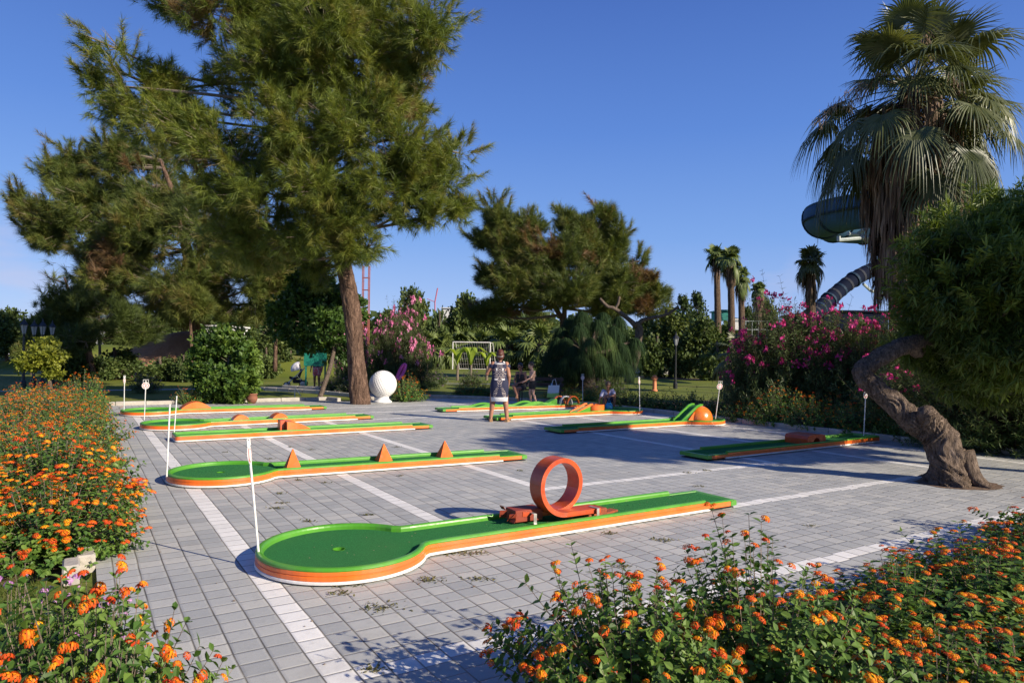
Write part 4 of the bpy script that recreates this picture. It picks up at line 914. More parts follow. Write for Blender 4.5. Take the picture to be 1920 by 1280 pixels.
tree('citrus_tree', GR(97, 735), 'small yellow-green fruit tree with a crooked pale trunk behind the lantana bed', 'tree',
     [(T3((97, 740, 23), (92, 715, 23), (88, 700, 23), (70, 690, 23)), [.07, .06, .05, .02]), (T3((90, 706, 23), (100, 690, 23), (102, 670, 23)), [.05, .03, .015])],
     [lobe(*q) for q in ((65, 682, 23, 26, 9), (90, 672, 23, 22, 14), (98, 700, 23, 10, 8), (45, 690, 23, 10, 6), (84, 650, 23.4, 14, 12))], 420, SPR, .25, 'yellow_leaf', 'grey_bark', seed=71, hole=-.9, tone=(.1, .9), limb_r=.012)

# pines with thin stems on and beside the mound
for k, (x, yt, yb, D, lx, lean, lab) in enumerate(((362, 560, 690, 36, 30, -8, 'slim leaning pine with a bare stem at the crest of the red mound'), (515, 520, 690, 38, 45, 4, 'young pine with a reddish stem right of the red mound'),
        (188, 560, 700, 48, 40, -4, 'thin dark pine in front of the white building'), (255, 590, 680, 44, 30, 6, 'thin-stemmed pine on the left shoulder of the red mound'), (455, 570, 680, 47, 40, -2, 'half-hidden pine behind the green shrub'))):
    tree('young_pine', PX(x, yb, D) * [1, 1, 0], lab, 'pine tree', [(T3((x, yb + 6, D), (x + lean * .4, (yb + yt) / 2 + 20, D), (x + lean, yt, D)), [.13, .09, .03])],
         [lobe(x + lean, yt, D, lx, 22), lobe(x + lean - lx * .6, yt + 22, D, lx * .7, 18), lobe(x + lean + lx * .6, yt + 16, D, lx * .7, 18)], 900, NEED, .45, 'pine_needles_old', 'pine_bark', 'young pines around the red mound', seed=80 + k, freq=.9, hole=-.3, tone=(.2, .9), limb_r=.04)

# far trees: three crowns reused along the park edge
def far_proto(seed, shape, leafm, tm, n, size, tone):
    L = [(np.array(c, float), np.array(r, float)) for c, r in shape]
    return tree('far_tree', (0, 0, 0), 'x', 'tree', [([(0, 0, -.1), (.1, 0, 1.5), (0, .1, 3.2)], [.22, .17, .1])], L, n, tm, size, leafm, 'grey_bark', seed=seed, freq=.8, hole=-.5, tone=tone, limb_r=.07)
round_ = [((0, 0, 4), (2.2, 2, 1.6)), ((-1.4, 0, 3), (1.5, 1.4, 1.2)), ((1.5, .3, 3.1), (1.5, 1.4, 1.3)), ((.3, -.6, 5.2), (1.4, 1.3, 1.1)), ((0, 0, 2.2), (2, 1.8, .9))]
tall_ = [((0, 0, 3), (1.3, 1.2, 1.6)), ((.2, 0, 5), (1.1, 1, 1.5)), ((-.2, 0, 6.8), (.8, .8, 1.3)), ((0, 0, 8.2), (.4, .4, .8)), ((.6, 0, 4), (1, 1, 1))]
bush_ = [((0, 0, 1.2), (1.9, 1.7, 1.1)), ((-1.2, 0, .9), (1.1, 1, .9)), ((1.2, .2, 1), (1.2, 1, .9)), ((.2, 0, 2.1), (1, 1, .8))]
protos = {'r': far_proto(101, round_, 'far_leaf', SPRF, 1700, .62, (.1, .9)), 't': far_proto(102, tall_, 'far_leaf', SPRF, 1500, .5, (0, .5)), 'b': far_proto(103, bush_, 'far_leaf', SPRF, 1200, .5, (.1, .9)),
          'p': far_proto(104, round_, 'pine_needles_old', NEEDF, 1700, .6, (.1, .7))}
used = set()
def far(kind, x, ytop, yb, D, wpx, label, cat='tree', name='far_tree', group='trees along the far edge of the park', rz=None, ground=True):
    p = protos[kind]
    hh = {'r': 6.2, 't': 9.0, 'b': 2.9, 'p': 6.2}[kind]; ww = {'r': 5.6, 't': 2.6, 'b': 4.6, 'p': 5.6}[kind]
    t = p if kind not in used else copy_tree(p); used.add(kind)
    top = PX(x, ytop, D); t.location = (top[0], D, -.05); t.rotation_euler = (0, 0, rz if rz is not None else (x * 1.7) % 6.28)
    k = wpx * D / FPX / ww; t.scale = (k, k, top[2] / hh); t.name = name
    t['label'] = label; t['category'] = cat; t['group'] = group; return t
far('r', 775, 545, 690, 74, 75, 'bright green round tree behind the pink oleander')
far('r', 730, 585, 690, 66, 70, 'far tree just right of the leaning pine trunk')
far('b', 825, 590, 690, 80, 60, 'loose far tree below the pink crane mast'); far('r', 872, 556, 690, 82, 80, 'round far tree left of the wide middle pine')
far('r', 925, 575, 690, 84, 80, 'far tree behind the standing woman and the goal'); far('p', 990, 570, 690, 84, 90, 'dark far tree behind the seated woman')
far('r', 1090, 590, 690, 76, 90, 'dark far tree behind the ponytail palm'); far('r', 1150, 600, 690, 60, 70, 'far tree seen through the fork of the pruned tree')
far('t', 1215, 556, 690, 80, 30, 'narrow conifer just above the right cut limb'); far('t', 1282, 544, 690, 78, 34, 'tall dark conifer left of the palm row')
far('t', 1308, 538, 690, 82, 34, 'tallest dark conifer beside the palm row'); far('r', 1258, 582, 700, 54, 100, 'willowy pale green tree behind the net posts')
far('r', 1315, 598, 700, 50, 90, 'leafy tree between the net posts and the palm row'); far('t', 1400, 566, 690, 80, 30, 'small conifer between the far palms'); far('r', 1432, 560, 690, 84, 60, 'thin far tree left of the magenta oleander')
far('b', 1232, 636, 705, 50, 80, 'dark bush behind the orange hydrant'); far('b', 1290, 640, 705, 50, 80, 'dark bush at the foot of the lamp post'); far('b', 1345, 645, 705, 46, 80, 'yellowish bush under the palm row')
far('b', 1060, 640, 700, 40, 110, 'dark bush left of the ponytail palm'); far('b', 1120, 655, 700, 41, 90, 'dark bush between ponytail palm and pruned tree')
far('r', 12, 582, 690, 52, 90, 'pale green tree at the left edge of the picture'); far('r', 110, 590, 700, 60, 100, 'dark tree behind the cluster of street lamps'); far('p', 60, 620, 700, 40, 70, 'dark bushy pine around the street lamps')
far('b', 150, 650, 715, 34, 110, 'dark thicket left of the mound'); far('b', 215, 655, 715, 36, 110, 'dense dark bush at the left foot of the mound')
far('b', 300, 672, 712, 35, 90, 'white-flecked green bush on the front of the mound'); far('b', 345, 668, 712, 34.5, 60, 'pale green bush at the right front of the mound')
far('r', 240, 600, 700, 60, 90, 'tree behind the mound beside the white building'); far('r', 330, 600, 700, 62, 90, 'tree behind the crest of the mound'); far('r', 440, 590, 700, 60, 100, 'dark tree right behind the broad dark pine')
far('r', 520, 610, 700, 56, 90, 'dark tree behind the stroller'); far('b', 500, 655, 700, 40, 70, 'dark bush left of the stroller'); far('b', 545, 660, 705, 44, 60, 'shaded bush right behind the stroller')
far('r', 600, 620, 700, 50, 80, 'dark tree behind the notice board'); far('b', 700, 655, 700, 42, 70, 'bush behind the giant golf ball'); far('r', 1500, 600, 700, 50, 90, 'tree hidden behind the magenta oleander')
far('p', 1600, 600, 700, 40, 110, 'dark tree at the foot of the big palm'); far('r', 1850, 560, 700, 30, 200, 'dark tree behind the twisted tree')
for q in protos.values():
    if q['label'] == 'x': bpy.data.objects.remove(q)
# distant wood that closes the horizon
g = Geo(); r = np.random.default_rng(5); n = 9000
X = r.uniform(-150, 150, n); Y = 118 + 10 * r.random(n) + 0 * X; nzf = Noise3(77, .12); top = 5.2 + 2.0 * nzf(np.c_[X, 0 * X, 0 * X]); Zz = top * r.random(n) ** .7
P = np.c_[X, Y, Zz]; 
for i, tm in enumerate(SPRF): e = np.arange(n) % 3 == i; scatter(g, tm[0], tm[1], P[e], frames(sdirs(e.sum(), r) + [0, -.3, .5]), np.full(e.sum(), 2.6), np.clip(r.normal(.35, .2, e.sum()), 0, 1))
tag(g.build('distant_wood', 'far_leaf'), 'dark distant wood that closes the horizon all along', 'wood', kind='stuff')

# ================================================================== PALMS
def fan_leaf(g, c, d, n_, pet, R, droop, nseg=34, tone=.5, r=None, spread=2.25, gp=None, wseg=.045, hang=0.0):
    """a fan leaf: petiole from c along d, then folded segments that droop"""
    d = d / np.linalg.norm(d); M = frames(d[None], n_[None])[0]
    ts = np.linspace(0, 1, 5); P = c + d * (pet * ts)[:, None] - np.array([0, 0, 1]) * (droop * .35 * pet * ts ** 2)[:, None]
    hub = P[-1]; d2 = P[-1] - P[-2]; d2 /= np.linalg.norm(d2); M = frames(d2[None], n_[None])[0]
    if gp is not None: tube(gp, P, np.linspace(.020, .010, 5), 5, cap=False, tone=tone)
    a = np.linspace(-spread, spread, nseg); L = R * (1 - .18 * (np.abs(a) / spread) ** 2) * r.uniform(.9, 1.08, nseg)
    dirs = M[:, 1] * np.cos(a)[:, None] + M[:, 0] * np.sin(a)[:, None]; side = -M[:, 1] * np.sin(a)[:, None] + M[:, 0] * np.cos(a)[:, None]
    costa = hub + d2 * (.18 * R) * np.cos(a / spread * 1.2)[:, None]; V = []; F = []; ks = (0, .30, .58, .82, 1.0); ws = (.010, wseg, wseg * .85, wseg * .45, .002)
    dr = np.clip(droop + hang, 0, 3); zz = np.array([0, 0, 1.0]); cnt = 0; jit = r.uniform(.6, 1.35, nseg)
    for i in range(nseg):
        for q, (k, w_) in enumerate(zip(ks, ws)):
            fall = dr * jit[i] * L[i] * max(0, k - .28) ** 1.7; kk = k * (1 - .35 * min(1.6, dr * jit[i]) * max(0, k - .4))
            p = hub + dirs[i] * L[i] * kk - zz * fall
            fold = M[:, 2] * w_ * .55
            V += [p - side[i] * w_, p + fold, p + side[i] * w_]
        for q in range(4):
            b = cnt + q * 3; F += [(b, b + 3, b + 4, b + 1), (b + 1, b + 4, b + 5, b + 2)]
        cnt += 15
    g.add(np.array(V), np.array(F), np.clip(tone + .0 + np.repeat(r.normal(0, .10, nseg), 15), 0, 1))
def fan_palm(base, top, crownc, R, pet, nlive, seed, label, name='fan_palm', group=None, trunk_r=(.28, .2), skirt=0, nseg=34, leafm='palm_leaf', skirt_len=3.0, skirt_r=.5, cat='palm tree', lower=True, tr_pts=None, bark='palm_bark', nd_=None, wseg=.045):
    r = np.random.default_rng(seed); t = thing(name, base, label, cat, group)
    pts = tr_pts if tr_pts is not None else [base, (np.array(base) + top) / 2 + [.05, 0, 0], top]; S = spline(pts, 8)
    g = Geo(); rr = np.linspace(trunk_r[0], trunk_r[1], len(S)) * (1 + .06 * (np.arange(len(S)) % 2)); tube(g, S, rr, 12, wob=.08, seed=seed); g.build('trunk', bark, t, smooth=False)
    gl, gp = Geo(), Geo()
    for i in range(nlive):
        f = i / max(1, nlive - 1); az = i * 2.4 + r.normal(0, .15); el_ = math.radians(80 - 118 * f if lower else 80 - 75 * f) + r.normal(0, .14)
        d = np.array([math.cos(az) * math.cos(el_), math.sin(az) * math.cos(el_), math.sin(el_)])
        nn = np.array([-math.cos(az) * math.sin(el_), -math.sin(az) * math.sin(el_), math.cos(el_)])
        fan_leaf(gl, crownc + r.normal(0, .05, 3), d, nn, pet * r.uniform(.65, 1.15), R * r.uniform(.8, 1.1), (.30 + 1.25 * f ** 1.2) * r.uniform(.75, 1.3), nseg, np.clip(.65 - .30 * f + r.normal(0, .08), 0, 1), r, gp=gp, wseg=wseg)
    gl.build('fronds', leafm, t); gp.build('petioles', leafm, t)
    if skirt:
        g = Geo(); A, B, w0 = [], [], []
        for i in range(skirt):
            f = r.random(); z0 = -f * skirt_len * .85; idx = np.clip(int((1 + z0 / (crownc[2] - base[2])) * (len(S) - 1)), 0, len(S) - 1); c = S[idx].copy(); c[2] = crownc[2] + z0
            az = r.uniform(0, 6.28); rad0 = .18 + .1 * r.random(); rad1 = skirt_r * (1 - .55 * f) * r.uniform(.65, 1.1); L = r.uniform(.8, 1.35)
            e = np.array([math.cos(az), math.sin(az), 0]); p0 = c + e * rad0; p1 = c + e * rad1 + [0, 0, -.35 * L]; hub = p1
            for k in range(5):
                aa = az + r.normal(0, .28); e2 = np.array([math.cos(aa), math.sin(aa), 0]); q1 = hub + e2 * .06 + [0, 0, -.45 * L] + r.normal(0, .03, 3); q2 = q1 + e2 * r.uniform(-.10, .05) + [0, 0, -.5 * L * r.uniform(.6, 1.1)]
                sd = np.cross(e2, [0, 0, 1]) * r.uniform(.012, .028); b = len(A)
                g.add(np.array([p0 - sd * .5, p0 + sd * .5, hub + sd, hub - sd, q1 + sd * .9, q1 - sd * .9, q2]), np.array([(0, 1, 2, 3), (3, 2, 4, 5)]), np.clip(r.normal(.45, .25), 0, 1))
                g.t.append(np.array([[g.n - 3, g.n - 2, g.n - 1]]))
        g.build('dead_skirt', 'dead_frond', t)
    return t
DW = 18.0
wb = PX(1690, 660, DW) * [1, 1, 0]
fan_palm(wb, PX(1708, 160, DW), PX(1708, 172, DW), 1.28, 1.80, 50, 5, 'huge fan palm with a shaggy skirt of dead brown fronds above the magenta oleander', skirt=800, skirt_len=5.4, skirt_r=1.2, nseg=50,
         tr_pts=[wb, PX(1692, 560, DW), PX(1690, 400, DW), PX(1696, 280, DW), PX(1708, 160, DW)], trunk_r=(.34, .24), name='big_fan_palm', wseg=.026)
wb2 = PX(1765, 660, DW + 1.4) * [1, 1, 0]
fan_palm(wb2, PX(1775, 225, DW + 1.4), PX(1775, 222, DW + 1.4), 1.2, 1.25, 26, 15, 'second shaggy fan palm half hidden just right of the huge one', skirt=360, skirt_len=3.8, skirt_r=.75, nseg=40,
         tr_pts=[wb2, PX(1768, 450, DW + 1.4), PX(1772, 330, DW + 1.4), PX(1775, 225, DW + 1.4)], trunk_r=(.28, .18), name='big_fan_palm', wseg=.026)
# dry flower stalks of the big palm
bp = bpy.data.objects['big_fan_palm']; g = Geo(); r = np.random.default_rng(3)
for x0, y0, x1, y1, x2, y2 in ((1700, 165, 1600, 165, 1535, 225), (1700, 160, 1640, 150, 1590, 200), (1712, 150, 1735, 60, 1740, 110), (1715, 160, 1790, 150, 1835, 230)):
    S = spline([PX(x0, y0, DW - .3), PX((x0 + x1) / 2, (y0 + y1) / 2 - 14, DW - .5), PX(x1, y1, DW - .7), PX(x2, y2, DW - .9)], 5); tube(g, S, np.linspace(.014, .005, len(S)), 5)
    for q in range(150):
        p = S[-1 - int(r.integers(0, 7))] + r.normal(0, .07, 3); tubes(g, p[None], (p + r.normal(0, .03, 3) + [0, 0, -.12])[None], .006, .004, .8)
g.build('flower_stalks', 'dead_frond', bp)
# the far row of palms
for k, (x, yt, yb, D, s_, lab) in enumerate(((1343, 478, 690, 52, 1.0, 'left palm of the far row, dark trunk'), (1369, 484, 690, 50, .95, 'second palm of the far row, tall pale trunk'), (1388, 520, 690, 54, .95, 'third palm of the far row, leaning crown'),
        (1421, 542, 690, 58, .75, 'short far palm right of the tall row'), (1518, 492, 690, 34, .85, 'dark fan palm above the magenta oleander with one low side frond'))):
    b = PX(x + 2, 670, D) * [1, 1, 0]; top = PX(x, yt, D)
    fan_palm(b, top, top, .72 * s_, .55 * s_, 20, 40 + k, lab, group='tall fan palms in the distance', trunk_r=(.30, .19), nseg=20, lower=True, skirt=40, skirt_len=1.1, skirt_r=.5, wseg=.06, leafm='small_palm_leaf' if k < 4 else 'palm_leaf')
# low palms across the far lawn
sp_ = None
for k, (x, yt, D, s_, lab) in enumerate(((828, 640, 66, 1.0, 'low palm just left of the goal'), (905, 636, 70, 1.0, 'low palm behind the goal'), (955, 636, 68, 1.1, 'low palm behind the shoulder of the standing woman'), (985, 640, 72, .9, 'low palm above the seated woman'), (1012, 634, 66, 1.1, 'low palm above the boy in shorts'),
        (870, 632, 74, 1.0, 'low palm beyond the middle of the goal'), (800, 632, 72, .9, 'low palm behind the bather'), (1040, 640, 70, .9, 'low palm left of the ponytail palm'))):
    D_ = D
    if sp_ is None: sp_ = fan_palm(np.array([0, 0, 0.]), np.array([0, 0, 1.3]), np.array([0, 0, 1.3]), .75, .75, 26, 60, lab, name='low_palm', group='low palms on the far lawn', trunk_r=(.22, .2), nseg=16, skirt=30, skirt_len=.6, skirt_r=.4, leafm='small_palm_leaf', wseg=.07); o = sp_
    else: o = copy_tree(sp_)
    p = PX(x, yt, D_); o.location = (p[0], D_, -.03); k2 = s_ * (p[2] + .05) / 1.75; o.scale = (k2 * 1.05, k2 * 1.05, k2); o.rotation_euler = (0, 0, k * 1.3); o['label'] = lab
# big pale fan palm fronds beside the magenta oleander
fan_palm(PX(1392, 720, 24) * [1, 1, 0], PX(1392, 668, 24), PX(1392, 668, 24), .75, .8, 16, 71, 'low olive fan palm at the left side of the magenta oleander', name='low_palm', trunk_r=(.15, .12), nseg=20, wseg=.05)
# ponytail palm: drooping grassy heads
def ponytail():
    D = 28.0; b = GR(1102, 732); b = PX(1102, 722, D) * [1, 1, 0]; t = thing('ponytail_palm', b, 'large ponytail palm with fountains of thin drooping leaves behind the bench', 'ponytail palm')
    g = Geo(); tube(g, spline([b + [0, 0, -.05], b + [0, 0, .35], b + [0, 0, .9], b + [0, 0, 1.5]], 5), [.5, .49, .48, .46, .44, .4, .36, .33, .3, .28, .26, .24, .22, .2, .2, .2], 14, wob=.12, seed=2); g.build('trunk', 'dark_bark', t, smooth=True)
    heads = [PX(x, y, D + d) for x, y, d in ((1106, 640, -1.2), (1135, 634, -.9), (1060, 640, -.4), (1085, 612, 0), (1120, 606, .3), (1150, 618, .4), (1040, 650, .5), (1165, 650, .2), (1075, 655, -.9), (1100, 600, .8), (1052, 620, .6), (1180, 660, .8), (1030, 672, .2), (1045, 640, -.2), (1090, 590, .5), (1130, 592, .9), (1160, 600, 1), (1070, 600, 1.2), (1040, 680, -.3), (1170, 685, -.3), (1075, 690, .6), (1140, 680, .8), (1055, 664, 1.2), (1190, 640, .4), (1088, 668, -1.3), (1122, 670, -1.2), (1150, 664, -.9), (1060, 676, -1))]
    g = Geo(); r = np.random.default_rng(8); top = b + [0, 0, 1.4]
    for h in heads: S = spline([top, (top + h) / 2 + [0, 0, .1], h], 4); tube(g, S, np.linspace(.12, .05, len(S)), 6)
    g.build('limbs', 'grey_bark', t, smooth=True); g = Geo()
    for q, h in enumerate(heads):
        n = 520; az = r.uniform(0, 6.28, n); el_ = r.uniform(-.2, 1.5, n); L = r.uniform(.6, 1.05, n); d = np.c_[np.cos(az) * np.cos(el_), np.sin(az) * np.cos(el_), np.sin(el_)]
        ks = np.array([0, .25, .5, .75, 1.0]); P = h + d[:, None] * (L[:, None] * (ks * (1 - .38 * ks)))[:, :, None]; P[:, :, 2] -= (L[:, None] * 1.0 * ks ** 2)
        sd = np.c_[-np.sin(az), np.cos(az), 0 * az] * .0075; wv = np.array([.8, 1, .9, .6, .1])[None, :, None]
        V = np.stack([P - sd[:, None] * wv, P + sd[:, None] * wv], 2).reshape(n, 10, 3); f = np.array([(2 * i, 2 * i + 1, 2 * i + 3, 2 * i + 2) for i in range(4)])
        g.add(V.reshape(-1, 3), (f[None] + (np.arange(n) * 10)[:, None, None]).reshape(-1, 4), np.repeat(np.clip((.75 if q < 2 else .15) + r.normal(0, .15, n), 0, 1), 10))
    g.build('leaves', 'ponytail_leaf', t)
ponytail()
def banana(x, yb, D, h, seed, lab):
    b = PX(x, yb, D) * [1, 1, 0]; t = thing('banana_plant', b, lab, 'banana plant', 'young banana plants on the lawn'); r = np.random.default_rng(seed)
    g = Geo(); tube(g, [b, b + [.02, 0, h * .42]], [.09, .05], 8); g.build('stem', 'twig_bark', t); g = Geo()
    for i in range(7):
        az = i * 2.4 + r.random(); c = b + np.array([0, 0, h * .42]); e = np.array([math.cos(az), math.sin(az), 0]); S = spline([c, c + e * .22 + [0, 0, .30 * h], c + e * .50 + [0, 0, .42 * h], c + e * .90 + [0, 0, .30 * h]], 4)
        s_ = np.array([-math.sin(az), math.cos(az), 0]); w_ = .13 * np.sin(np.linspace(.12, 3.0, len(S))) ** .6; V = np.concatenate([S - s_ * w_[:, None] - [0, 0, .03], S, S + s_ * w_[:, None] - [0, 0, .03]]); m = len(S)
        g.add(V, np.array([(j * m + k, j * m + k + 1, (j + 1) * m + k + 1, (j + 1) * m + k) for j in range(2) for k in range(m - 1)]), r.uniform(.2, 1))
    g.build('leaves', 'banana_leaf', t)
for k, (x, D, h, lab) in enumerate(((857, 40, 2.2, 'left banana plant in front of the goal'), (882, 37, 2.3, 'middle banana plant in front of the goal'), (912, 41, 2.0, 'banana plant nearest the standing woman'), (800, 44, 2.0, 'dark banana plant behind the bather'))): banana(x, 700, D, h, k, lab)

# ================================================================== SHRUBS AND FLOWER BEDS
PC = {}
LN = dict(n=310, bump_=.22, R=(.66, .66), Ht=.64, leaf=LEAF, llen=.070, pairs=8, whorl=2, fl=.50, fsize=.0225, stem_r=.0034, fper=1.7, long_=.035, ftone=(0, .7), ltone=(.1, .95))
def near_lantana(k, u, v, s_, hz, rz, label, lilac=False, z=-.02, grp='orange lantana bushes in the foreground beds'):
    return shrub(PC, ('near', k, lilac), 'lantana_bush', UV(u, v, z), label, 'flowering bush', grp, rz, (s_, s_, hz), 'lantana_leaf', 'lilac_flower' if lilac else 'lantana_flower', seed=200 + k, **{**LN, **(dict(fl=.35, n=230) if lilac else {})})
# right foreground bed
fgr = [(2.20, 2.38, .90, 1.02, 'nearest foreground lantana bush, beside its own shadow on the paving'), (2.85, 2.2, .95, 1.04, 'second foreground lantana from the paving shadow'), (3.35, 2.25, 1.0, 0.69, 'third foreground lantana bush, below the loop'),
       (4.1, 2.15, 1.05, 0.68, 'foreground lantana bush with a tall flowering shoot on its left'), (4.85, 2.0, 1.05, 0.79, 'foreground lantana in front of the pale paving band'), (5.6, 2.0, 1.05, 0.79, 'foreground lantana in the shade right of the band'),
       (6.35, 2.1, 1.1, 0.79, 'shaded foreground lantana second from the right edge'), (7.1, 2.2, 1.1, 0.92, 'shaded foreground lantana at the right edge'), (3.15, 1.5, .85, 0.67, 'low lantana at the bottom edge of the right bed'), (3.75, 1.4, .95, 0.71, 'dark low lantana in the bottom right corner'), (4.6, 1.2, .95, 0.67, 'low lantana in the shaded bottom right corner'),
       (7.9, 2.35, 1.0, 1.05, 'tall lantana cut by the right edge above the shade')]
for i, (u, v, s_, hz, lab) in enumerate(fgr): near_lantana(i % 4, u, v, s_, hz, i * 1.31, lab)
for i, (u, v, s_, hz, lab, li) in enumerate(((.06, 2.80, .80, 1.28, 'foreground lantana at the right end of the left bed, overhanging the paving', False), (-.36, 2.35, .85, 1.2, 'foreground lantana with large orange heads in the bottom left', False), (-.85, 2.8, .9, 1.15, 'foreground lantana at the bottom left corner', False),
        (-.22, 3.3, .75, 1.1, 'lilac-flecked lantana behind the bottom left bushes', True), (-1.2, 2.3, .9, 1.0, 'lantana cut by the left edge at the bottom', False), (-.62, 3.6, .7, .9, 'lilac-flowered lantana beside the kerb end stone', True), (-.02, 4.1, .45, .8, 'small lilac lantana leaning over the kerb', True), (-.75, 2.0, .8, 1.1, 'lantana at the very bottom left', False))):
    near_lantana(i % 4, u, v, s_, hz, i * 2.1 + .5, lab, li, grp='lantana bushes of the near left bed')
# the long bed on the left
LM = dict(n=330, R=(.70, .70), Ht=.62, leaf=DIAM, llen=.075, pairs=6, whorl=2, fl=.40, fsize=.027, fkind='umbs', stem_r=.003, fper=1.4, ftone=(0, .8))
i = 0; rr_ = random.Random(4)
for v in np.arange(6.8, 21.6, .74):
    for j, u in enumerate((-.22, -.85, -1.5)):
        if j == 2 and (v < 7.6 or v > 11.5): continue
        du = .10 * math.sin(v * 1.1) + rr_.uniform(-.1, .1)
        kk = i % 4; near_ = v < 8.6
        args = dict(seed=300 + kk, **(LM if not near_ else {**LN, 'fl': .62, 'fsize': .028, 'n': 320, 'R': (.70, .70), 'Ht': .64, 'fper': 1.6, 'ftone': (0, .8)}))
        shrub(PC, ('m' if not near_ else 'mn', kk), 'lantana_bush', UV(u + du, v + rr_.uniform(-.12, .12), -.02), 'orange and yellow lantana bush massed in the long bed left of the terrace', 'flowering bush', 'lantana bushes of the long left bed',
              rr_.uniform(0, 6.28), (.95 + .16 * rr_.random(),) * 2 + (.78 + .3 * rr_.random(),), 'lantana_leaf', 'lantana_flower', **args); i += 1
shrub(PC, ('m', 0), 'lantana_bush', UV(.0, 22.0, -.02), 'taller lantana with pink heads behind the two far number poles', 'flowering bush', None, 1, (1.0, 1.0, 1.3), 'lantana_leaf', 'lantana_flower', seed=300, **LM)
# lantana along the right kerb
for k, v in enumerate(np.arange(3.2, 12.2, .95)):
    for j, u in enumerate((14.55, 15.4)):
        shrub(PC, ('m', (k + j) % 4), 'lantana_bush', UV(u + .1 * math.sin(v), v, -.02), 'orange lantana massed along the right kerb at the foot of the oleanders', 'flowering bush', 'lantana bushes along the right kerb', k * 1.7 + j, (.95, .95, .95 + .15 * (k % 3)), 'lantana_leaf', 'lantana_flower', seed=300 + (k + j) % 4, **LM)
# small clumps at the back
for k, (x, y, s_, h_, lab) in enumerate(((760, 752, .95, 1.15, 'round orange and yellow lantana clump right of the giant golf ball'), (900, 742, .9, .8, 'yellow-flowered clump inside the kerb behind the standing woman'), (870, 741, .7, .7, 'yellow flowering clump at the left of the planter kerb'), (1068, 750, .8, .65, 'flowering clump under the white shopping bag'),
        (1100, 748, .8, .65, 'yellow-flowered clump at the foot of the ponytail palm'), (355, 757, .65, .7, 'small orange lantana left of the round green shrub'), (1040, 747, .6, .6, 'small clump behind the shopping bag'))):
    p = GR(x, y); shrub(PC, ('m', k % 4), 'lantana_bush', p - [0, 0, .02], lab, 'flowering bush', 'small flowering clumps behind the terrace', k * 1.1, (s_ * .95,) * 2 + (h_,), 'lantana_leaf', 'lantana_flower', seed=300 + k % 4, **LM)
# low dark hedge plants behind the right-hand lanes
LH = dict(n=120, R=(.6, .45), Ht=.55, leaf=DIAM, llen=.085, pairs=5, whorl=2, fl=0, stem_r=.003, upright=1.2, long_=.25)
for k, (x, y) in enumerate(((1135, 766), (1165, 767), (1195, 768), (1225, 770), (1255, 773), (1285, 776), (1312, 779), (1335, 783), (1362, 786), (1392, 790), (1425, 796))):
    p = GR(x, y) + np.array([.28, .35, -.02]); shrub(PC, ('h', k % 2), 'low_shrub', p, 'low dark green shrub in the row behind the right-hand kerb', 'shrub', 'low shrubs behind the right-hand kerb', k * 2.1, (1, 1, .9 + .25 * ((k * 7) % 3) / 2), 'broad_leaf', None, seed=400 + k % 2, **LH)
# reddish grasses by the far path
LG = dict(n=200, R=(.7, .6), Ht=.75, leaf=LANCE, llen=.20, pairs=4, whorl=2, fl=.3, fsize=.02, fkind='pet', stem_r=.003, upright=1.6, bump_=.35, long_=.2)
for k, (x, y, lab) in enumerate(((660, 738, 'reddish wild clump left of the pine trunk'), (625, 735, 'reddish wild clump under the notice board'), (800, 728, 'reddish grassy clump below the bather'), (820, 722, 'brownish clump behind the path, right of the bather'), (885, 722, 'brownish clump left of the standing woman'), (1060, 738, 'olive wild clump left of the ponytail palm trunk'), (1120, 745, 'olive wild clump right of the ponytail palm trunk'), (1150, 738, 'thin olive clump near the crouching child'), (270, 735, 'dark lavender clump behind the number 2 pole'))):
    p = GR(x, y); shrub(PC, ('g', k % 2), 'wild_clump', p - [0, 0, .02], lab, 'shrub', 'loose wild clumps along the path', k, (1, 1, .95), 'oleander_leaf', 'purple_flower', seed=420 + k % 2, **LG)
# oleanders
LO = dict(n=1700, R=(1.85, 1.4), Ht=2.65, leaf=LANCE, llen=.19, pairs=10, whorl=3, flmin=.45, fl=.13, fsize=.060, fkind='pet', stem_r=.006, upright=.6, low=.0, bump_=.26, fper=2.4, long_=.12, ltone=(.2, .95))
mo = lambda x, D, s_, h_, lab, key, leafm, flm, rz, **kw: shrub(PC, key, 'oleander_bush', PX(x, 700, D) * [1, 1, 0], lab, 'flowering bush', kw.get('grp'), rz, (s_, s_ * .85, h_), leafm, flm, 'dark_bark', seed=kw.get('seed', 500), **{**LO, **kw.get('o', {})})
mo(1505, 18.2, 1.0, 1.14, 'tall oleander thick with magenta flowers behind the right-hand lanes', ('o', 0), 'oleander_leaf', 'magenta_flower', 0.3)
mo(1410, 18.6, .66, .80, 'lower left shoulder of magenta-flowered oleander beside the dark lane end', ('o', 1), 'oleander_leaf', 'magenta_flower', 1.2, seed=501, o=dict(n=800))
mo(1610, 17.0, .88, .98, 'magenta-tipped oleander just left of the twisted trunk', ('o', 0), 'oleander_leaf', 'magenta_flower', 2.2)
mo(1760, 15.0, 1.0, .80, 'dark sparsely flowered oleander behind the twisted trunk', ('o', 2), 'oleander_leaf', 'magenta_flower', 0.3, seed=502, o=dict(fl=.07, n=1000))
mo(1900, 12.6, 1.0, .72, 'dark sparsely flowered oleander at the right edge', ('o', 2), 'oleander_leaf', 'magenta_flower', 2.3)
mo(748, 28.5, .72, 1.36, 'airy tall oleander with soft pink flowers behind the giant golf ball', ('o', 3), 'oleander_leaf', 'pink_flower', 0.3, seed=503, o=dict(n=900, fl=.17, fsize=.075, fper=3.0, flmin=.3))
mo(662, 29.5, .55, 1.05, 'pink oleander peeping out left of the pine trunk', ('o', 3), 'oleander_leaf', 'pink_flower', 1.3)

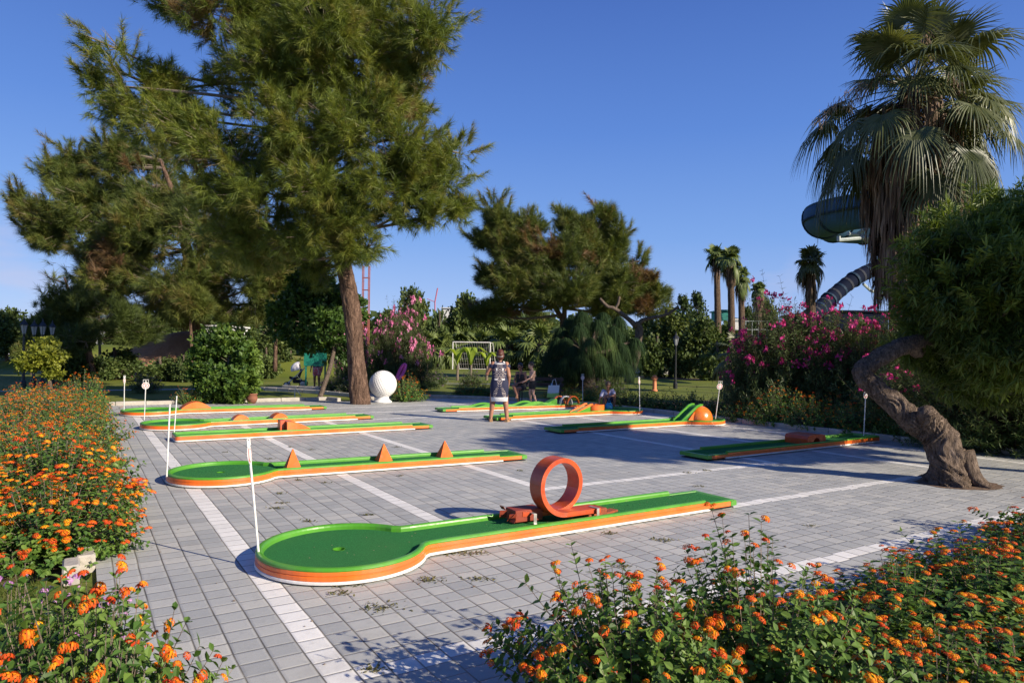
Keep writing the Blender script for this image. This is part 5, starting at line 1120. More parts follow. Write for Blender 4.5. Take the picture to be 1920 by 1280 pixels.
# ================================================================== GROUND COVER
def blades(name, regions, n, h, lab, seed, z=-.03, wid=.004, mat_='grass_blade', tone=(.2, .8)):
    r = np.random.default_rng(seed); g = Geo(); P = []
    for (u0, u1, v0, v1, share) in regions:
        m = int(n * share); P.append(np.array([UV(a, b, z) for a, b in zip(r.uniform(u0, u1, m), r.uniform(v0, v1, m))]))
    P = np.concatenate(P); m = len(P); az = r.uniform(0, 6.28, m); L = h * r.uniform(.5, 1.25, m); ln = r.uniform(.1, .9, m)
    s_ = np.c_[np.cos(az), np.sin(az), 0 * az] * wid; e = np.c_[-np.sin(az), np.cos(az), 0 * az]; T = P + e * (ln * L)[:, None] + np.c_[0 * az, 0 * az, L]
    V = np.stack([P - s_, P + s_, T], 1).reshape(-1, 3); g.add(V, np.arange(3 * m).reshape(m, 3), np.repeat(np.clip(r.normal(sum(tone) / 2, .2, m), 0, 1), 3))
    return tag(g.build(name, mat_), lab, 'grass', kind='stuff')
blades('grass', [(-3.6, -.2, 3.4, 6.6, .35), (-5.5, -1.9, 5.5, 14, .30), (3.4, 9.5, .1, 1.6, .35)], 90000, .055, 'short sunlit grass in front of and beside the lantana beds', 3, wid=.003)
def weeds():
    g = Geo(); r = np.random.default_rng(12)
    spots = [(855, 1037, 9), (714, 1140, 10), (805, 1088, 7), (898, 1085, 7), (636, 1112, 6), (655, 1097, 6), (895, 1037, 7), (530, 943, 5), (518, 953, 5), (527, 925, 4), (692, 965, 5), (575, 977, 4), (1240, 1012, 8), (1288, 886, 6), (1325, 882, 6), (505, 860, 5), (545, 838, 4), (585, 843, 4), (745, 838, 4), (975, 882, 4), (750, 892, 3), (1140, 1000, 4), (1190, 965, 3), (1165, 1062, 5), (420, 848, 3), (618, 1096, 5), (560, 900, 4), (610, 905, 4), (700, 1255, 5), (770, 1050, 4), (1310, 912, 4), (1520, 985, 4), (640, 1020, 0)]
    for x, y, s_ in spots:
        if not s_: continue
        c = GR(x, y); m = 9 * s_; sp = .0062 * s_; P = c + np.c_[r.normal(0, sp * 1.3, m), r.normal(0, sp * .8, m), np.full(m, .002)]
        d = np.c_[r.normal(0, 1, (m, 2)), r.uniform(.1, .8, m)]; scatter(g, DIAM[0], DIAM[1], P, frames(d), r.uniform(.010, .032, m), np.clip(r.normal(.5, .3, m), 0, 1))
    tag(g.build('weeds', 'weed_leaf'), 'small weeds growing in the joints of the grey paving', 'weeds', kind='stuff')
weeds()
def litter():
    g = Geo(); r = np.random.default_rng(31); n = 260; u, v = r.uniform(.4, 12.5, n), r.uniform(3.4, 12, n); P = np.array([UV(a, b, .004) for a, b in zip(u, v)])
    d = np.c_[r.normal(0, 1, (n, 2)), r.uniform(-.02, .06, n)]; scatter(g, DIAM[0], DIAM[1], P, frames(d), r.uniform(.012, .034, n), np.clip(r.normal(.7, .25, n), 0, 1))
    n = 46; P = np.array([UV(a, b, .0895) for a, b in zip(r.uniform(1.4, 6.0, n), 5.45 + r.uniform(-.22, .22, n))]); d = np.c_[r.normal(0, 1, (n, 2)), r.uniform(-.02, .05, n)]
    scatter(g, DIAM[0], DIAM[1], P, frames(d), r.uniform(.010, .022, n), np.clip(r.normal(.8, .2, n), 0, 1))
    tag(g.build('dry_leaves', 'dead_frond'), 'dry brown leaf litter strewn over the paving and the nearest lane', 'leaves', kind='stuff')
litter()


# ================================================================== PEOPLE
simple("skin", (.50, .26, .17), (.42, .20, .13), 8, .5, spec=.35); simple("skin_tan", (.38, .18, .11), (.30, .14, .085), 8, .5, spec=.35); simple("skin_pale", (.60, .36, .26), (.52, .29, .2), 8, .5, spec=.35)
simple("hair_auburn", (.12, .035, .018), (.055, .018, .01), 40, .5, sc3=(1, 1, .2)); simple("hair_dark", (.018, .013, .012), (.03, .02, .015), 40, .45, sc3=(1, 1, .2)); simple("hair_brown", (.10, .055, .028), (.05, .028, .016), 40, .5, sc3=(1, 1, .2))
simple("black_cloth", (.014, .013, .016), (.03, .028, .03), 20, .85); simple("white_cloth", (.72, .71, .70), (.60, .59, .60), 10, .85); simple("lilac_shirt", (.42, .42, .58), (.34, .34, .48), 8, .85); simple("blue_cloth", (.04, .22, .50), (.03, .30, .45), 14, .8)
simple("navy_cloth", (.018, .022, .06), (.03, .035, .08), 20, .85); simple("red_cloth", (.55, .03, .04), (.40, .02, .03), 10, .85); simple("tan_leather", (.42, .24, .12), (.30, .17, .08), 20, .6)
simple("eye_dark", (.02, .015, .012), rough=.2); simple("lips", (.42, .12, .10)); simple("black_metal", (.012, .013, .014), (.025, .025, .027), 10, .45); simple("dark_wood", (.035, .022, .018), (.06, .035, .025), 12, .7, sc3=(1, 6, 1))
simple("sea_green", (.01, .22, .15), (.012, .17, .12), 6, .55); simple("pink_plastic", (.75, .12, .40), (.62, .08, .32), 5, .35)
simple("terracotta", (.72, .26, .12), (.60, .20, .09), 8, .7); simple("terracotta_dark", (.24, .09, .05), (.18, .07, .04), 8, .8); simple("silver_tube", (.50, .50, .52), rough=.35, metal=.8); simple("stroller_white", (.74, .72, .76), (.62, .6, .64), 8, .8)
def floral_mat():
    m, t, b = mat_base("floral_cloth"); c = stretch(t, (1, 1, 1)); v = nd(t, "ShaderNodeTexVoronoi"); v.inputs["Scale"].default_value = 26; t.links.new(c, v.inputs["Vector"])
    s_ = nd(t, "ShaderNodeSeparateColor"); t.links.new(v.outputs["Color"], s_.inputs[0]); t.links.new(ramp(t, s_.outputs[0], [(0, (.62, .06, .10)), (.45, (.70, .18, .24)), (.6, (.75, .6, .58)), (1, (.30, .03, .06))]), b.inputs["Base Color"]); b.inputs["Roughness"].default_value = .85; MATS["floral_cloth"] = m
floral_mat()
def dress_mat():
    m, t, b = mat_base("patterned_dress"); c = nd(t, "ShaderNodeTexCoord"); s = nd(t, "ShaderNodeSeparateXYZ"); t.links.new(c.outputs["Object"], s.inputs[0])
    ax = mth(t, 'ABSOLUTE', s.outputs[0]); z = s.outputs[2]; cb = nd(t, "ShaderNodeCombineXYZ"); t.links.new(ax, cb.inputs[0]); t.links.new(z, cb.inputs[2])
    w_ = nd(t, "ShaderNodeTexWave", wave_type='RINGS', rings_direction='SPHERICAL'); w_.inputs["Scale"].default_value = 6.5; w_.inputs["Distortion"].default_value = 9; w_.inputs["Detail"].default_value = 3; w_.inputs["Detail Scale"].default_value = 3.2
    ad = nd(t, "ShaderNodeVectorMath", operation='ADD'); ad.inputs[1].default_value = (0, 0, -1.0); t.links.new(cb.outputs[0], ad.inputs[0]); t.links.new(ad.outputs[0], w_.inputs["Vector"])
    line = mth(t, 'GREATER_THAN', w_.outputs["Fac"], .66)
    # the print sits in a waisted shape: wide at the shoulders, hips
    lim = mth(t, 'ADD', .105, mth(t, 'MULTIPLY', .055, mth(t, 'COSINE', mth(t, 'MULTIPLY', mth(t, 'SUBTRACT', z, 1.18), 12.0))))
    msk = mth(t, 'MULTIPLY', mth(t, 'LESS_THAN', ax, lim), mth(t, 'MULTIPLY', mth(t, 'GREATER_THAN', z, .60), mth(t, 'LESS_THAN', z, 1.40)))
    leg = mth(t, 'GREATER_THAN', mth(t, 'SUBTRACT', ax, mth(t, 'MULTIPLY', mth(t, 'SUBTRACT', .95, z), .28)), -.01)
    col = mixc(t, mth(t, 'MULTIPLY', mth(t, 'MULTIPLY', line, msk), leg), (.014, .017, .05), (.36, .30, .27))
    def eye(x0, z0, rx, rz):
        a = mth(t, 'DIVIDE', mth(t, 'SUBTRACT', ax, x0), rx); q = mth(t, 'DIVIDE', mth(t, 'SUBTRACT', z, z0), rz); return mth(t, 'LESS_THAN', mth(t, 'ADD', mth(t, 'MULTIPLY', a, a), mth(t, 'MULTIPLY', q, q)), 1.0)
    col = mixc(t, mth(t, 'MAXIMUM', eye(.075, 1.27, .018, .035), eye(.085, 1.03, .045, .016)), col, (.72, .68, .66))
    t.links.new(col, b.inputs["Base Color"]); b.inputs["Roughness"].default_value = .8; MATS["patterned_dress"] = m
dress_mat()
def cap(g, p0, r0, p1, r1, n=12):
    p0, p1 = np.asarray(p0, float), np.asarray(p1, float); d = p1 - p0; L = np.linalg.norm(d) + 1e-6; d /= L; M = frames(d[None])[0]; V = []; prf_ = []
    for a in np.linspace(-math.pi / 2, 0, 5)[1:]: prf_.append((r0 * math.cos(a), r0 * math.sin(a)))
    for a in np.linspace(0, math.pi / 2, 5)[:-1]: prf_.append((r1 * math.cos(a), L + r1 * math.sin(a)))
    az = np.linspace(0, 2 * math.pi, n, endpoint=False)
    for r, y in prf_: V.append(p0 + d * y + (M[:, 0] * np.cos(az)[:, None] + M[:, 2] * np.sin(az)[:, None]) * r)
    V = np.concatenate(V + [np.array([p0 - d * r0, p1 + d * r1])]); m = len(prf_); F = [(i * n + k, (i + 1) * n + k, (i + 1) * n + (k + 1) % n, i * n + (k + 1) % n) for i in range(m - 1) for k in range(n)]
    b = g.n; g.add(V, np.array(F)); g.t.append(np.array([(m * n, k, (k + 1) % n) for k in range(n)] + [(m * n + 1, (m - 1) * n + (k + 1) % n, (m - 1) * n + k) for k in range(n)]) + b)
def remesh(g, name, mat, parent, vox=.008, smooth=4, cut=None):
    me = g.mesh(name, mat); o = bpy.data.objects.new('tmp', me); sc.collection.objects.link(o)
    bm = bmesh.new(); bm.from_mesh(me); bmesh.ops.recalc_face_normals(bm, faces=bm.faces); bm.to_mesh(me); bm.free()
    r = o.modifiers.new('r', 'REMESH'); r.mode = 'VOXEL'; r.voxel_size = vox; s_ = o.modifiers.new('s', 'SMOOTH'); s_.iterations = smooth; s_.factor = .5
    dg = bpy.context.evaluated_depsgraph_get(); m2 = bpy.data.meshes.new_from_object(o.evaluated_get(dg)); bpy.data.objects.remove(o); m2.name = name
    if cut:   # keep only what lies on the right side of each plane
        bm = bmesh.new(); bm.from_mesh(m2)
        for co, no in cut: bmesh.ops.bisect_plane(bm, geom=bm.verts[:] + bm.edges[:] + bm.faces[:], plane_co=co, plane_no=no, clear_outer=True)
        bm.to_mesh(m2); bm.free()
    m2.materials.clear(); m2.materials.append(MATS[mat]); m2.polygons.foreach_set("use_smooth", [True] * len(m2.polygons))
    q = bpy.data.objects.new(name, m2); sc.collection.objects.link(q); q.parent = parent; return q
A3 = lambda *p: np.array(p, float)
def hand(g, wr, d, nrm, k=1.0, curl=.5):
    """palm and five bent fingers; d along the hand, nrm out of the palm"""
    d = A3(*d); d /= np.linalg.norm(d); nrm = A3(*nrm); nrm -= d * (nrm @ d); nrm /= np.linalg.norm(nrm); s_ = np.cross(d, nrm)
    for q in (-1, 0, 1): cap(g, wr + s_ * q * .014 * k, .017 * k, wr + d * .075 * k + s_ * q * .026 * k, .013 * k, 8)
    for i, (o_, L) in enumerate(((-.034, .062), (-.012, .074), (.011, .070), (.032, .056))):
        b = wr + d * .078 * k + s_ * o_ * k; m = b + (d * math.cos(curl * .6) + nrm * math.sin(curl * .6)) * L * .5 * k; e = m + (d * math.cos(curl * 1.6) + nrm * math.sin(curl * 1.6)) * L * .5 * k
        cap(g, b, .0095 * k, m, .0088 * k, 6); cap(g, m, .0088 * k, e, .0075 * k, 6)
    b = wr + d * .022 * k - s_ * .024 * k; m = b + (d * .6 - s_ * .75 + nrm * .3) * .042 * k; cap(g, b, .012 * k, m, .010 * k, 6); cap(g, m, .010 * k, m + (d * .9 - s_ * .3 + nrm * .3) * .032 * k, .008 * k, 6)
def head(g, t, hc, fw, up, k=1.0, hair='hair_dark', style='short', skin='skin', glasses=False):
    fw = A3(*fw); fw /= np.linalg.norm(fw); up = A3(*up); up -= fw * (up @ fw); up /= np.linalg.norm(up); rt = np.cross(fw, up); M = np.stack([rt, fw, up], 1); hc = A3(*hc)
    P = lambda x, y, z: hc + M @ (A3(x, y, z) * k)
    ell(g, P(0, -.01, .02), np.array([.076, .093, .098]) * k, 16, M); ell(g, P(0, .018, -.045), np.array([.056, .068, .068]) * k, 14, M); ell(g, P(0, .055, -.088), np.array([.030, .026, .022]) * k, 10, M)
    cap(g, P(0, .088, .012), .008 * k, P(0, .106, -.022), .014 * k, 8); cap(g, P(-.030, .078, .030), .010 * k, P(.030, .078, .030), .010 * k, 8)
    for s_ in (-1, 1): ell(g, P(s_ * .077, -.005, -.008), np.array([.010, .020, .032]) * k, 8, M); ell(g, P(s_ * .038, .066, -.02), np.array([.022, .018, .020]) * k, 8, M)
    def later():
        for s_ in (-1, 1):
            q = Geo(); ell(q, P(s_ * .030, .082, .008), np.array([.013, .008, .007]) * k, 8, M); q.build('eye', 'eye_dark', t, local=True, smooth=True)
        q = Geo(); ell(q, P(0, .086, -.052), np.array([.023, .010, .007]) * k, 10, M); q.build('mouth', 'lips', t, local=True, smooth=True)
        q = Geo(); ell(q, P(0, -.022, .036), np.array([.086, .098, .098]) * k, 16, M)
        if style == 'bun': ell(q, P(0, -.118, .0), np.array([.050, .036, .046]) * k, 12, M); ell(q, P(0, -.05, -.035), np.array([.088, .068, .085]) * k, 12, M); ell(q, P(0, -.02, .06), np.array([.085, .09, .085]) * k, 12, M)
        elif style == 'bob': ell(q, P(0, -.05, -.03), np.array([.088, .068, .10]) * k, 12, M)
        elif style == 'short': ell(q, P(0, -.05, -.01), np.array([.080, .060, .08]) * k, 12, M)
        c0 = P(0, .052, .03); n0 = M @ A3(0, 1, -.55); remesh(q, 'hair', hair, t, .008, 3, cut=[(Vector(c0), Vector(n0))])
        if glasses:
            q = Geo()
            for s_ in (-1, 1): ell(q, P(s_ * .032, .096, .008), np.array([.027, .008, .020]) * k, 12, M); tubes(q, P(s_ * .058, .092, .012)[None], P(s_ * .08, .0, .006)[None], .003, .003)
            tubes(q, P(-.01, .10, .012)[None], P(.01, .10, .012)[None], .003, .003); q.build('sunglasses', 'eye_dark', t, local=True, smooth=True)
    return later
def legs(g, t, J, k=1.0, fat=1.0, only=None):
    for s_ in 'LR':
        h, kn, an, to = (A3(*J[c + s_]) for c in ('h', 'k', 'a', 't'))
        cap(g, h, .088 * k * fat, kn, .054 * k * fat); cap(g, kn, .053 * k * fat, an, .034 * k * fat)
        bk = np.cross(kn - an, [1, 0, 0]); bk /= np.linalg.norm(bk) + 1e-9; bk = -bk if (bk @ (to - an)) > 0 else bk
        cap(g, kn * .78 + an * .22 + bk * .018 * k, .050 * k * fat, kn * .5 + an * .5 + bk * .010 * k, .042 * k * fat)
        hl = an + (an - to) * .28; hl[2] = to[2] + .008; cap(g, an, .034 * k, hl, .026 * k); cap(g, an + (to - an) * .2, .032 * k, to, .022 * k)
        sd = np.cross(to - an, [0, 0, 1]); sd /= np.linalg.norm(sd) + 1e-9
        for q in range(5): b = to + sd * (q - 2) * .014 * k; cap(g, b - (to - an) * .1, .011 * k, b + (to - an) / np.linalg.norm(to - an) * (.028 - .003 * abs(q - 1)) * k, .008 * k, 6)
def arms(g, J, k=1.0, fat=1.0):
    for s_ in 'LR':
        sh, el_, wr = (A3(*J[c + s_]) for c in ('s', 'e', 'w')); cap(g, sh, .047 * k * fat, el_, .037 * k * fat); cap(g, el_, .038 * k * fat, wr, .024 * k); hand(g, wr, J.get('d' + s_, wr - el_), J.get('n' + s_, (0, 1, 0)), k, J.get('curl', .5))
def torso(g, J, k=1.0, fat=1.0):
    pe, ch, ne, hd_ = (A3(*J[c]) for c in ('pelvis', 'chest', 'neck', 'head')); lat = A3(*J['sR']) - A3(*J['sL']); lat /= np.linalg.norm(lat); la2 = A3(*J['hR']) - A3(*J['hL']); la2 /= np.linalg.norm(la2)
    wa = (pe + ch) / 2
    for s_ in (-1, 1):
        cap(g, pe + la2 * s_ * .075 * k, .098 * k * fat, wa + lat * s_ * .055 * k, .082 * k * fat); cap(g, wa + lat * s_ * .055 * k, .082 * k * fat, ch + lat * s_ * .070 * k, .098 * k * fat); cap(g, ch + lat * s_ * .06 * k, .09 * k, A3(*J['s' + 'LR'[s_ > 0]]), .050 * k)
    cap(g, ch, .09 * k, ne, .050 * k); cap(g, ne, .050 * k, hd_ - (hd_ - ne) * .3, .046 * k)
def strap_shoes(t, J, mat, k=1.0, heel=0.0):
    for s_ in 'LR':
        an, to = A3(*J['a' + s_]), A3(*J['t' + s_]); f = (to - an) * [1, 1, 0]; f /= np.linalg.norm(f) + 1e-9; g = Geo(); M = np.stack([np.cross(f, [0, 0, 1]), f, [0, 0, 1.0]], 1)
        zs = to[2] - .026; b = an.copy(); b[2] = 0
        if heel:
            pr = [(-.075, heel + .012), (.03, heel * .75), (.11, .026), (.175, .022), (.175, .0), (.09, .0), (.02, .004), (-.055, .0)]
            V = [b + M @ A3(x, y, z) for x in (-.036, .036) for y, z in pr]; n = len(pr); g.add2(V, [tuple(range(n)), tuple(range(2 * n - 1, n - 1, -1))] + [(i, n + i, n + (i + 1) % n, (i + 1) % n) for i in range(n)])
        else: box(g, b * [1, 1, 0] + f * .06 + [0, 0, zs], (.078 * k, .235 * k, .018), M=M, bev=.006)
        a = np.linspace(0, 2 * math.pi, 15); tube(g, [to - f * .01 + M @ A3(.044 * k * math.cos(q), 0, .040 * k * math.sin(q) - .01) for q in a[:8]], .007, 6); tube(g, [an + M @ A3(.040 * k * math.cos(q), .042 * k * math.sin(q) - .004, 0) for q in a], .006, 6)
        g.build('sandal', mat, t, local=True)
def person(loc, rz, label, J, k=1.0, fat=1.0, skin='skin', hair='hair_dark', style='short', glasses=False, vox=.0055):
    t = thing('person', loc, label, 'person', None, rz); g = Geo(); torso(g, J, k, fat); legs(g, t, J, k, fat); arms(g, J, k, fat); ne = A3(*J['neck'])
    later = head(g, t, J['head'], J.get('face', (0, 1, 0)), J.get('up', (0, 0, 1)), J.get('hk', 1.0), hair, style, skin, glasses)
    remesh(g, 'body', skin, t, vox, 3); later(); return t
def lerp(a, b, f): return A3(*a) * (1 - f) + A3(*b) * f

# the woman in the patterned dress, seen from behind
fl_, fr_ = GR(919, 787), GR(952, 789); c = (fl_ + fr_) / 2; c[1] = 16.75
J = dict(pelvis=(0, 0, .97), chest=(0, .02, 1.27), neck=(0, .01, 1.45), head=(0.01, .035, 1.60), hL=(-.09, 0, .93), hR=(.09, 0, .93), kL=(-.16, .03, .51), kR=(.15, .03, .51), aL=(-.20, -.02, .115), aR=(.19, -.02, .115), tL=(-.22, .12, .04), tR=(.235, .11, .04),
         sL=(-.165, .0, 1.40), sR=(.165, .0, 1.40), eL=(-.30, .04, 1.16), eR=(.225, -.03, 1.12), wL=(-.20, .26, 1.28), wR=(.225, .06, .89), dL=(.6, .6, .5), nL=(.5, -.3, .3), nR=(-1, .2, 0), face=(.05, .9, -.35), up=(0, .35, .94))
W1 = person(c, .05, 'woman standing with her back to us in a navy dress with pale swirling print', {**J, 'hk': 1.12}, 1.0, 1.34, 'skin_tan', 'hair_auburn', 'bun')
g = Geo()
prf_ = [(1.455, .085, .07, 0), (1.43, .135, .09, 0), (1.385, .178, .108, 0), (1.28, .195, .128, .01), (1.15, .185, .125, .01), (1.05, .192, .130, 0), (.93, .222, .150, -.01), (.82, .228, .152, -.005), (.68, .215, .145, 0), (.585, .205, .142, 0)]
def loft(g, rows, n=28):
    a = np.linspace(0, 2 * math.pi, n, endpoint=False); V = []; F = []
    for z, rx, ry, dy in rows: V.append(np.c_[np.sign(np.cos(a)) * np.abs(np.cos(a)) ** .85 * rx, np.sign(np.sin(a)) * np.abs(np.sin(a)) ** .9 * ry + dy, np.full(n, z)])
    for i in range(len(rows) - 1):
        for q in range(n): F.append((i * n + q, (i + 1) * n + q, (i + 1) * n + (q + 1) % n, i * n + (q + 1) % n))
    g.add(np.concatenate(V), np.array(F))
loft(g, prf_); 
for s_ in (-1, 1): cap(g, (s_ * .12, 0, 1.385), .066, (s_ * .195, .005, 1.345), .070)
dr = g.build('dress', 'patterned_dress', W1, local=True, smooth=True)
g = Geo(); loft(g, [(.60, .2085, .146, 0), (.50, .206, .144, 0), (.495, .198, .137, 0)]); g.build('hem_band', 'white_cloth', dr, local=True, smooth=True)
g = Geo(); a = np.linspace(0, 2 * math.pi, 25)[:-1]; V = [(math.cos(q) * r_ * 1.3, math.sin(q) * r_ * .98, z_ - .030 * max(0, -math.sin(q))) for r_, z_ in ((.070, 1.472), (.098, 1.452), (.118, 1.428)) for q in a]
g.add2(V, [(i * 24 + q, i * 24 + (q + 1) % 24, (i + 1) * 24 + (q + 1) % 24, (i + 1) * 24 + q) for i in range(2) for q in range(24)]); g.build('collar', 'white_cloth', dr, local=True, smooth=True)
strap_shoes(W1, J, 'tan_leather', 1, .062)
g = Geo(); tube(g, [(-.06, -.125, 1.585), (.01, -.14, 1.578), (.07, -.12, 1.585)], .008, 6); g.build('hair_clip', 'bare_metal', W1, local=True)

# the bench behind the lanes, and those on it
bc = GR(1012, 757); bc = A3(PX(1012, 700, 22.9)[0], 22.9, 0); BR = math.radians(-14)
bn = thing('park_bench', bc, 'dark wooden park bench behind the wave lane', 'bench', None, BR)
for y in (.10, .24, .38):
    g = Geo(); box(g, (0, y - .2, .45), (1.5, .11, .035), bev=.006); g.build('seat_slat', 'dark_wood', bn, local=True)
for z in (.62, .80):
    g = Geo(); box(g, (0, .26, z), (1.5, .03, .12), bev=.006); g.build('back_slat', 'dark_wood', bn, local=True)
for x in (-.66, .66):
    g = Geo(); tube(g, [(x, -.15, 0), (x, -.15, .43)], .02, 8); tube(g, [(x, .22, 0), (x, .235, .43), (x, .29, .88)], .02, 8); tube(g, [(x, -.15, .41), (x, .23, .41)], .018, 8); tube(g, [(x, -.15, .43), (x, -.15, .64), (x, .24, .66)], .016, 8); g.build('frame', 'black_metal', bn, local=True)
J = dict(pelvis=(0, 0, .56), chest=(0, .03, .88), neck=(0, .03, 1.07), head=(0.01, .07, 1.22), hL=(-.09, .02, .53), hR=(.09, .02, .53), kL=(-.10, .45, .52), kR=(.02, .47, .60), aL=(-.12, .40, .10), aR=(-.22, .66, .32), tL=(-.13, .52, .035), tR=(-.28, .79, .27),
         sL=(-.15, .02, 1.02), sR=(.15, .02, 1.02), eL=(-.21, .06, .76), eR=(.21, .08, .76), wL=(-.02, .30, .68), wR=(.05, .32, .67), dL=(.8, .5, -.1), dR=(-.8, .5, -.1), nL=(0, 0, -1), nR=(0, 0, -1), face=(0, .95, -.2), curl=.8)
W2 = person(A3(PX(977, 700, 22.6)[0], 22.55, 0), math.radians(150), 'woman in black sunglasses and black top seated on the left end of the bench', J, 1.0, 1.0, 'skin_tan', 'hair_dark', 'bob', True)
g = Geo()
for s_ in (-1, 1): cap(g, (s_ * .075, 0, .58), .112, (s_ * .055, .015, .72), .096); cap(g, (s_ * .055, .015, .72), .096, (s_ * .07, .035, .90), .106)
remesh(g, 'camisole', 'black_cloth', W2, .008, 3, cut=[(Vector((0, 0, .95)), Vector((0, -.2, 1)))])
g = Geo()
for s_, kn in ((-1, J['kL']), (1, J['kR'])): cap(g, (s_ * .08, 0, .56), .112, lerp((s_ * .09, .02, .53), kn, .45), .088)
remesh(g, 'shorts', 'black_cloth', W2, .008, 3); strap_shoes(W2, J, 'tan_leather', .95)
J = dict(pelvis=(0, 0, .72), chest=(0.01, .01, .97), neck=(0.01, .02, 1.12), head=(0.03, .05, 1.27), hL=(-.07, 0, .69), hR=(.07, 0, .69), kL=(-.10, .02, .39), kR=(.08, .05, .39), aL=(-.16, -.08, .07), aR=(.10, -.02, .07), tL=(-.17, .04, .03), tR=(.12, .10, .03),
         sL=(-.125, .01, 1.08), sR=(.13, .01, 1.08), eL=(-.17, .14, .90), eR=(.19, -.06, .88), wL=(-.12, .32, .80), wR=(.20, .02, .70), nL=(.3, 0, -1), nR=(-1, 0, 0), face=(0, .9, -.3), hk=.93)
W3 = person(A3(PX(998, 700, 22)[0], 21.85, 0), math.radians(115), 'bare-chested boy in black shorts standing beside the seated woman', J, .82, .92, 'skin_pale', 'hair_brown', 'short')
g = Geo()
for s_ in (-1, 1): cap(g, (s_ * .06, 0, .75), .082, (s_ * .075, 0, .68), .084); cap(g, (s_ * .075, 0, .68), .084, lerp((s_ * .07, 0, .69), J['kL' if s_ < 0 else 'kR'], .42), .068)
remesh(g, 'shorts', 'black_cloth', W3, .007, 3, cut=[(Vector((0, 0, .80)), Vector((0, 0, 1)))]); strap_shoes(W3, J, 'lips', .8)
# crouching child reaching down to the lane
J = dict(pelvis=(0, -.08, .24), chest=(.02, .10, .50), neck=(.03, .18, .63), head=(.04, .25, .745), hL=(-.08, -.04, .24), hR=(.08, -.04, .24), kL=(-.16, .24, .44), kR=(.12, .26, .40), aL=(-.17, .10, .07), aR=(.10, .06, .07), tL=(-.19, .21, .03), tR=(.11, .18, .03),
         sL=(-.11, .13, .60), sR=(.16, .13, .58), eL=(-.17, .28, .46), eR=(.27, .20, .35), wL=(-.03, .33, .44), wR=(.30, .28, .16), nL=(0, -1, -.2), nR=(-1, 0, 0), dR=(0, .1, -1), face=(0, .75, -.65), up=(0, .65, .75), hk=.98, curl=.7)
cp = A3(PX(1141, 700, 20.4)[0], 20.5, 0)
W4 = person(cp, math.radians(180), 'child in a pale lilac shirt crouching and reaching down beside the spiral lane', J, .84, .95, 'skin_tan', 'hair_brown', 'short')
g = Geo()
for s_ in (-1, 1): cap(g, (s_ * .055, -.07, .28), .092, (.02 + s_ * .06, .10, .52), .090); cap(g, (.02 + s_ * .05, .10, .52), .085, J['sL' if s_ < 0 else 'sR'], .055); cap(g, J['sL' if s_ < 0 else 'sR'], .052, lerp(J['sL' if s_ < 0 else 'sR'], J['eL' if s_ < 0 else 'eR'], .6), .050)
remesh(g, 'shirt', 'lilac_shirt', W4, .007, 3)
g = Geo()
for s_ in (-1, 1): cap(g, (s_ * .06, -.08, .25), .092, lerp((s_ * .08, -.04, .24), J['kL' if s_ < 0 else 'kR'], .7), .066)
remesh(g, 'shorts', 'navy_cloth', W4, .007, 3); strap_shoes(W4, J, 'blue_cloth', .8)
g = Geo(); pb = cp + A3(-.02, -.38, 0)
pk = thing('blue_bag', pb, 'small bright blue bag on the ground under the crouching child', 'bag'); g = Geo(); lathe(g, [(.09, 0), (.115, .05), (.11, .16), (.085, .23), (.05, .25)], pb, 12); g.build('pouch', 'blue_cloth', pk); g = Geo(); tube(g, [pb + [-.05, 0, .24], pb + [-.03, 0, .31], pb + [.03, 0, .31], pb + [.05, 0, .24]], .008, 6); g.build('handle', 'blue_cloth', pk)
# bather far behind and the person behind the notice board
J0 = dict(pelvis=(0, 0, .82), chest=(0, .01, 1.10), neck=(0, .01, 1.27), head=(0, .03, 1.41), hL=(-.08, 0, .79), hR=(.08, 0, .79), kL=(-.09, .03, .44), kR=(.10, .0, .44), aL=(-.09, -.02, .07), aR=(.14, -.10, .07), tL=(-.10, .09, .03), tR=(.17, .02, .03),
         sL=(-.14, 0, 1.22), sR=(.14, 0, 1.22), eL=(-.20, .10, 1.02), eR=(.18, .16, 1.08), wL=(-.10, .26, 1.12), wR=(.06, .26, 1.22), nL=(.5, 0, 0), nR=(-.5, 0, 0), face=(-.2, .9, 0))
W5 = person(A3(PX(785, 700, 36)[0], 36, 0), math.radians(60), 'distant bather with dark hair in a pale two-piece walking across the lawn', J0, .93, .95, 'skin', 'hair_dark', 'bob', vox=.009)
g = Geo(); 
for s_ in (-1, 1): cap(g, (s_ * .065, 0, .84), .100, (s_ * .075, 0, .72), .105)
remesh(g, 'wrap', 'floral_cloth', W5, .01, 3, cut=[(Vector((0, 0, .88)), Vector((0, 0, 1))), (Vector((0, 0, .62)), Vector((0, 0, -1)))])
g = Geo()
for s_ in (-1, 1): cap(g, (s_ * .06, .01, 1.08), .097, (s_ * .065, .01, 1.13), .095)
remesh(g, 'bikini_top', 'floral_cloth', W5, .01, 3, cut=[(Vector((0, 0, 1.15)), Vector((0, 0, 1))), (Vector((0, 0, 1.05)), Vector((0, 0, -1)))])
J1 = {**J0, 'eL': (-.24, .0, 1.0), 'wL': (-.25, .12, .78), 'eR': (.24, .0, 1.0), 'wR': (.25, .12, .78), 'kR': (.10, .03, .44), 'aR': (.11, -.02, .07), 'tR': (.13, .09, .03)}
W6 = person(A3(PX(594, 700, 30.6)[0], 30.6, 0), math.radians(180), 'person in red and navy top and flowery shorts half hidden behind the green board', J1, 1.0, 1.1, 'skin_tan', 'hair_dark', 'short', vox=.009)
g = Geo()
for s_ in (-1, 1): cap(g, (s_ * .07, 0, .95), .125, (s_ * .07, .01, 1.12), .12); cap(g, (s_ * .06, 0, 1.12), .11, (s_ * .14, 0, 1.2), .06)
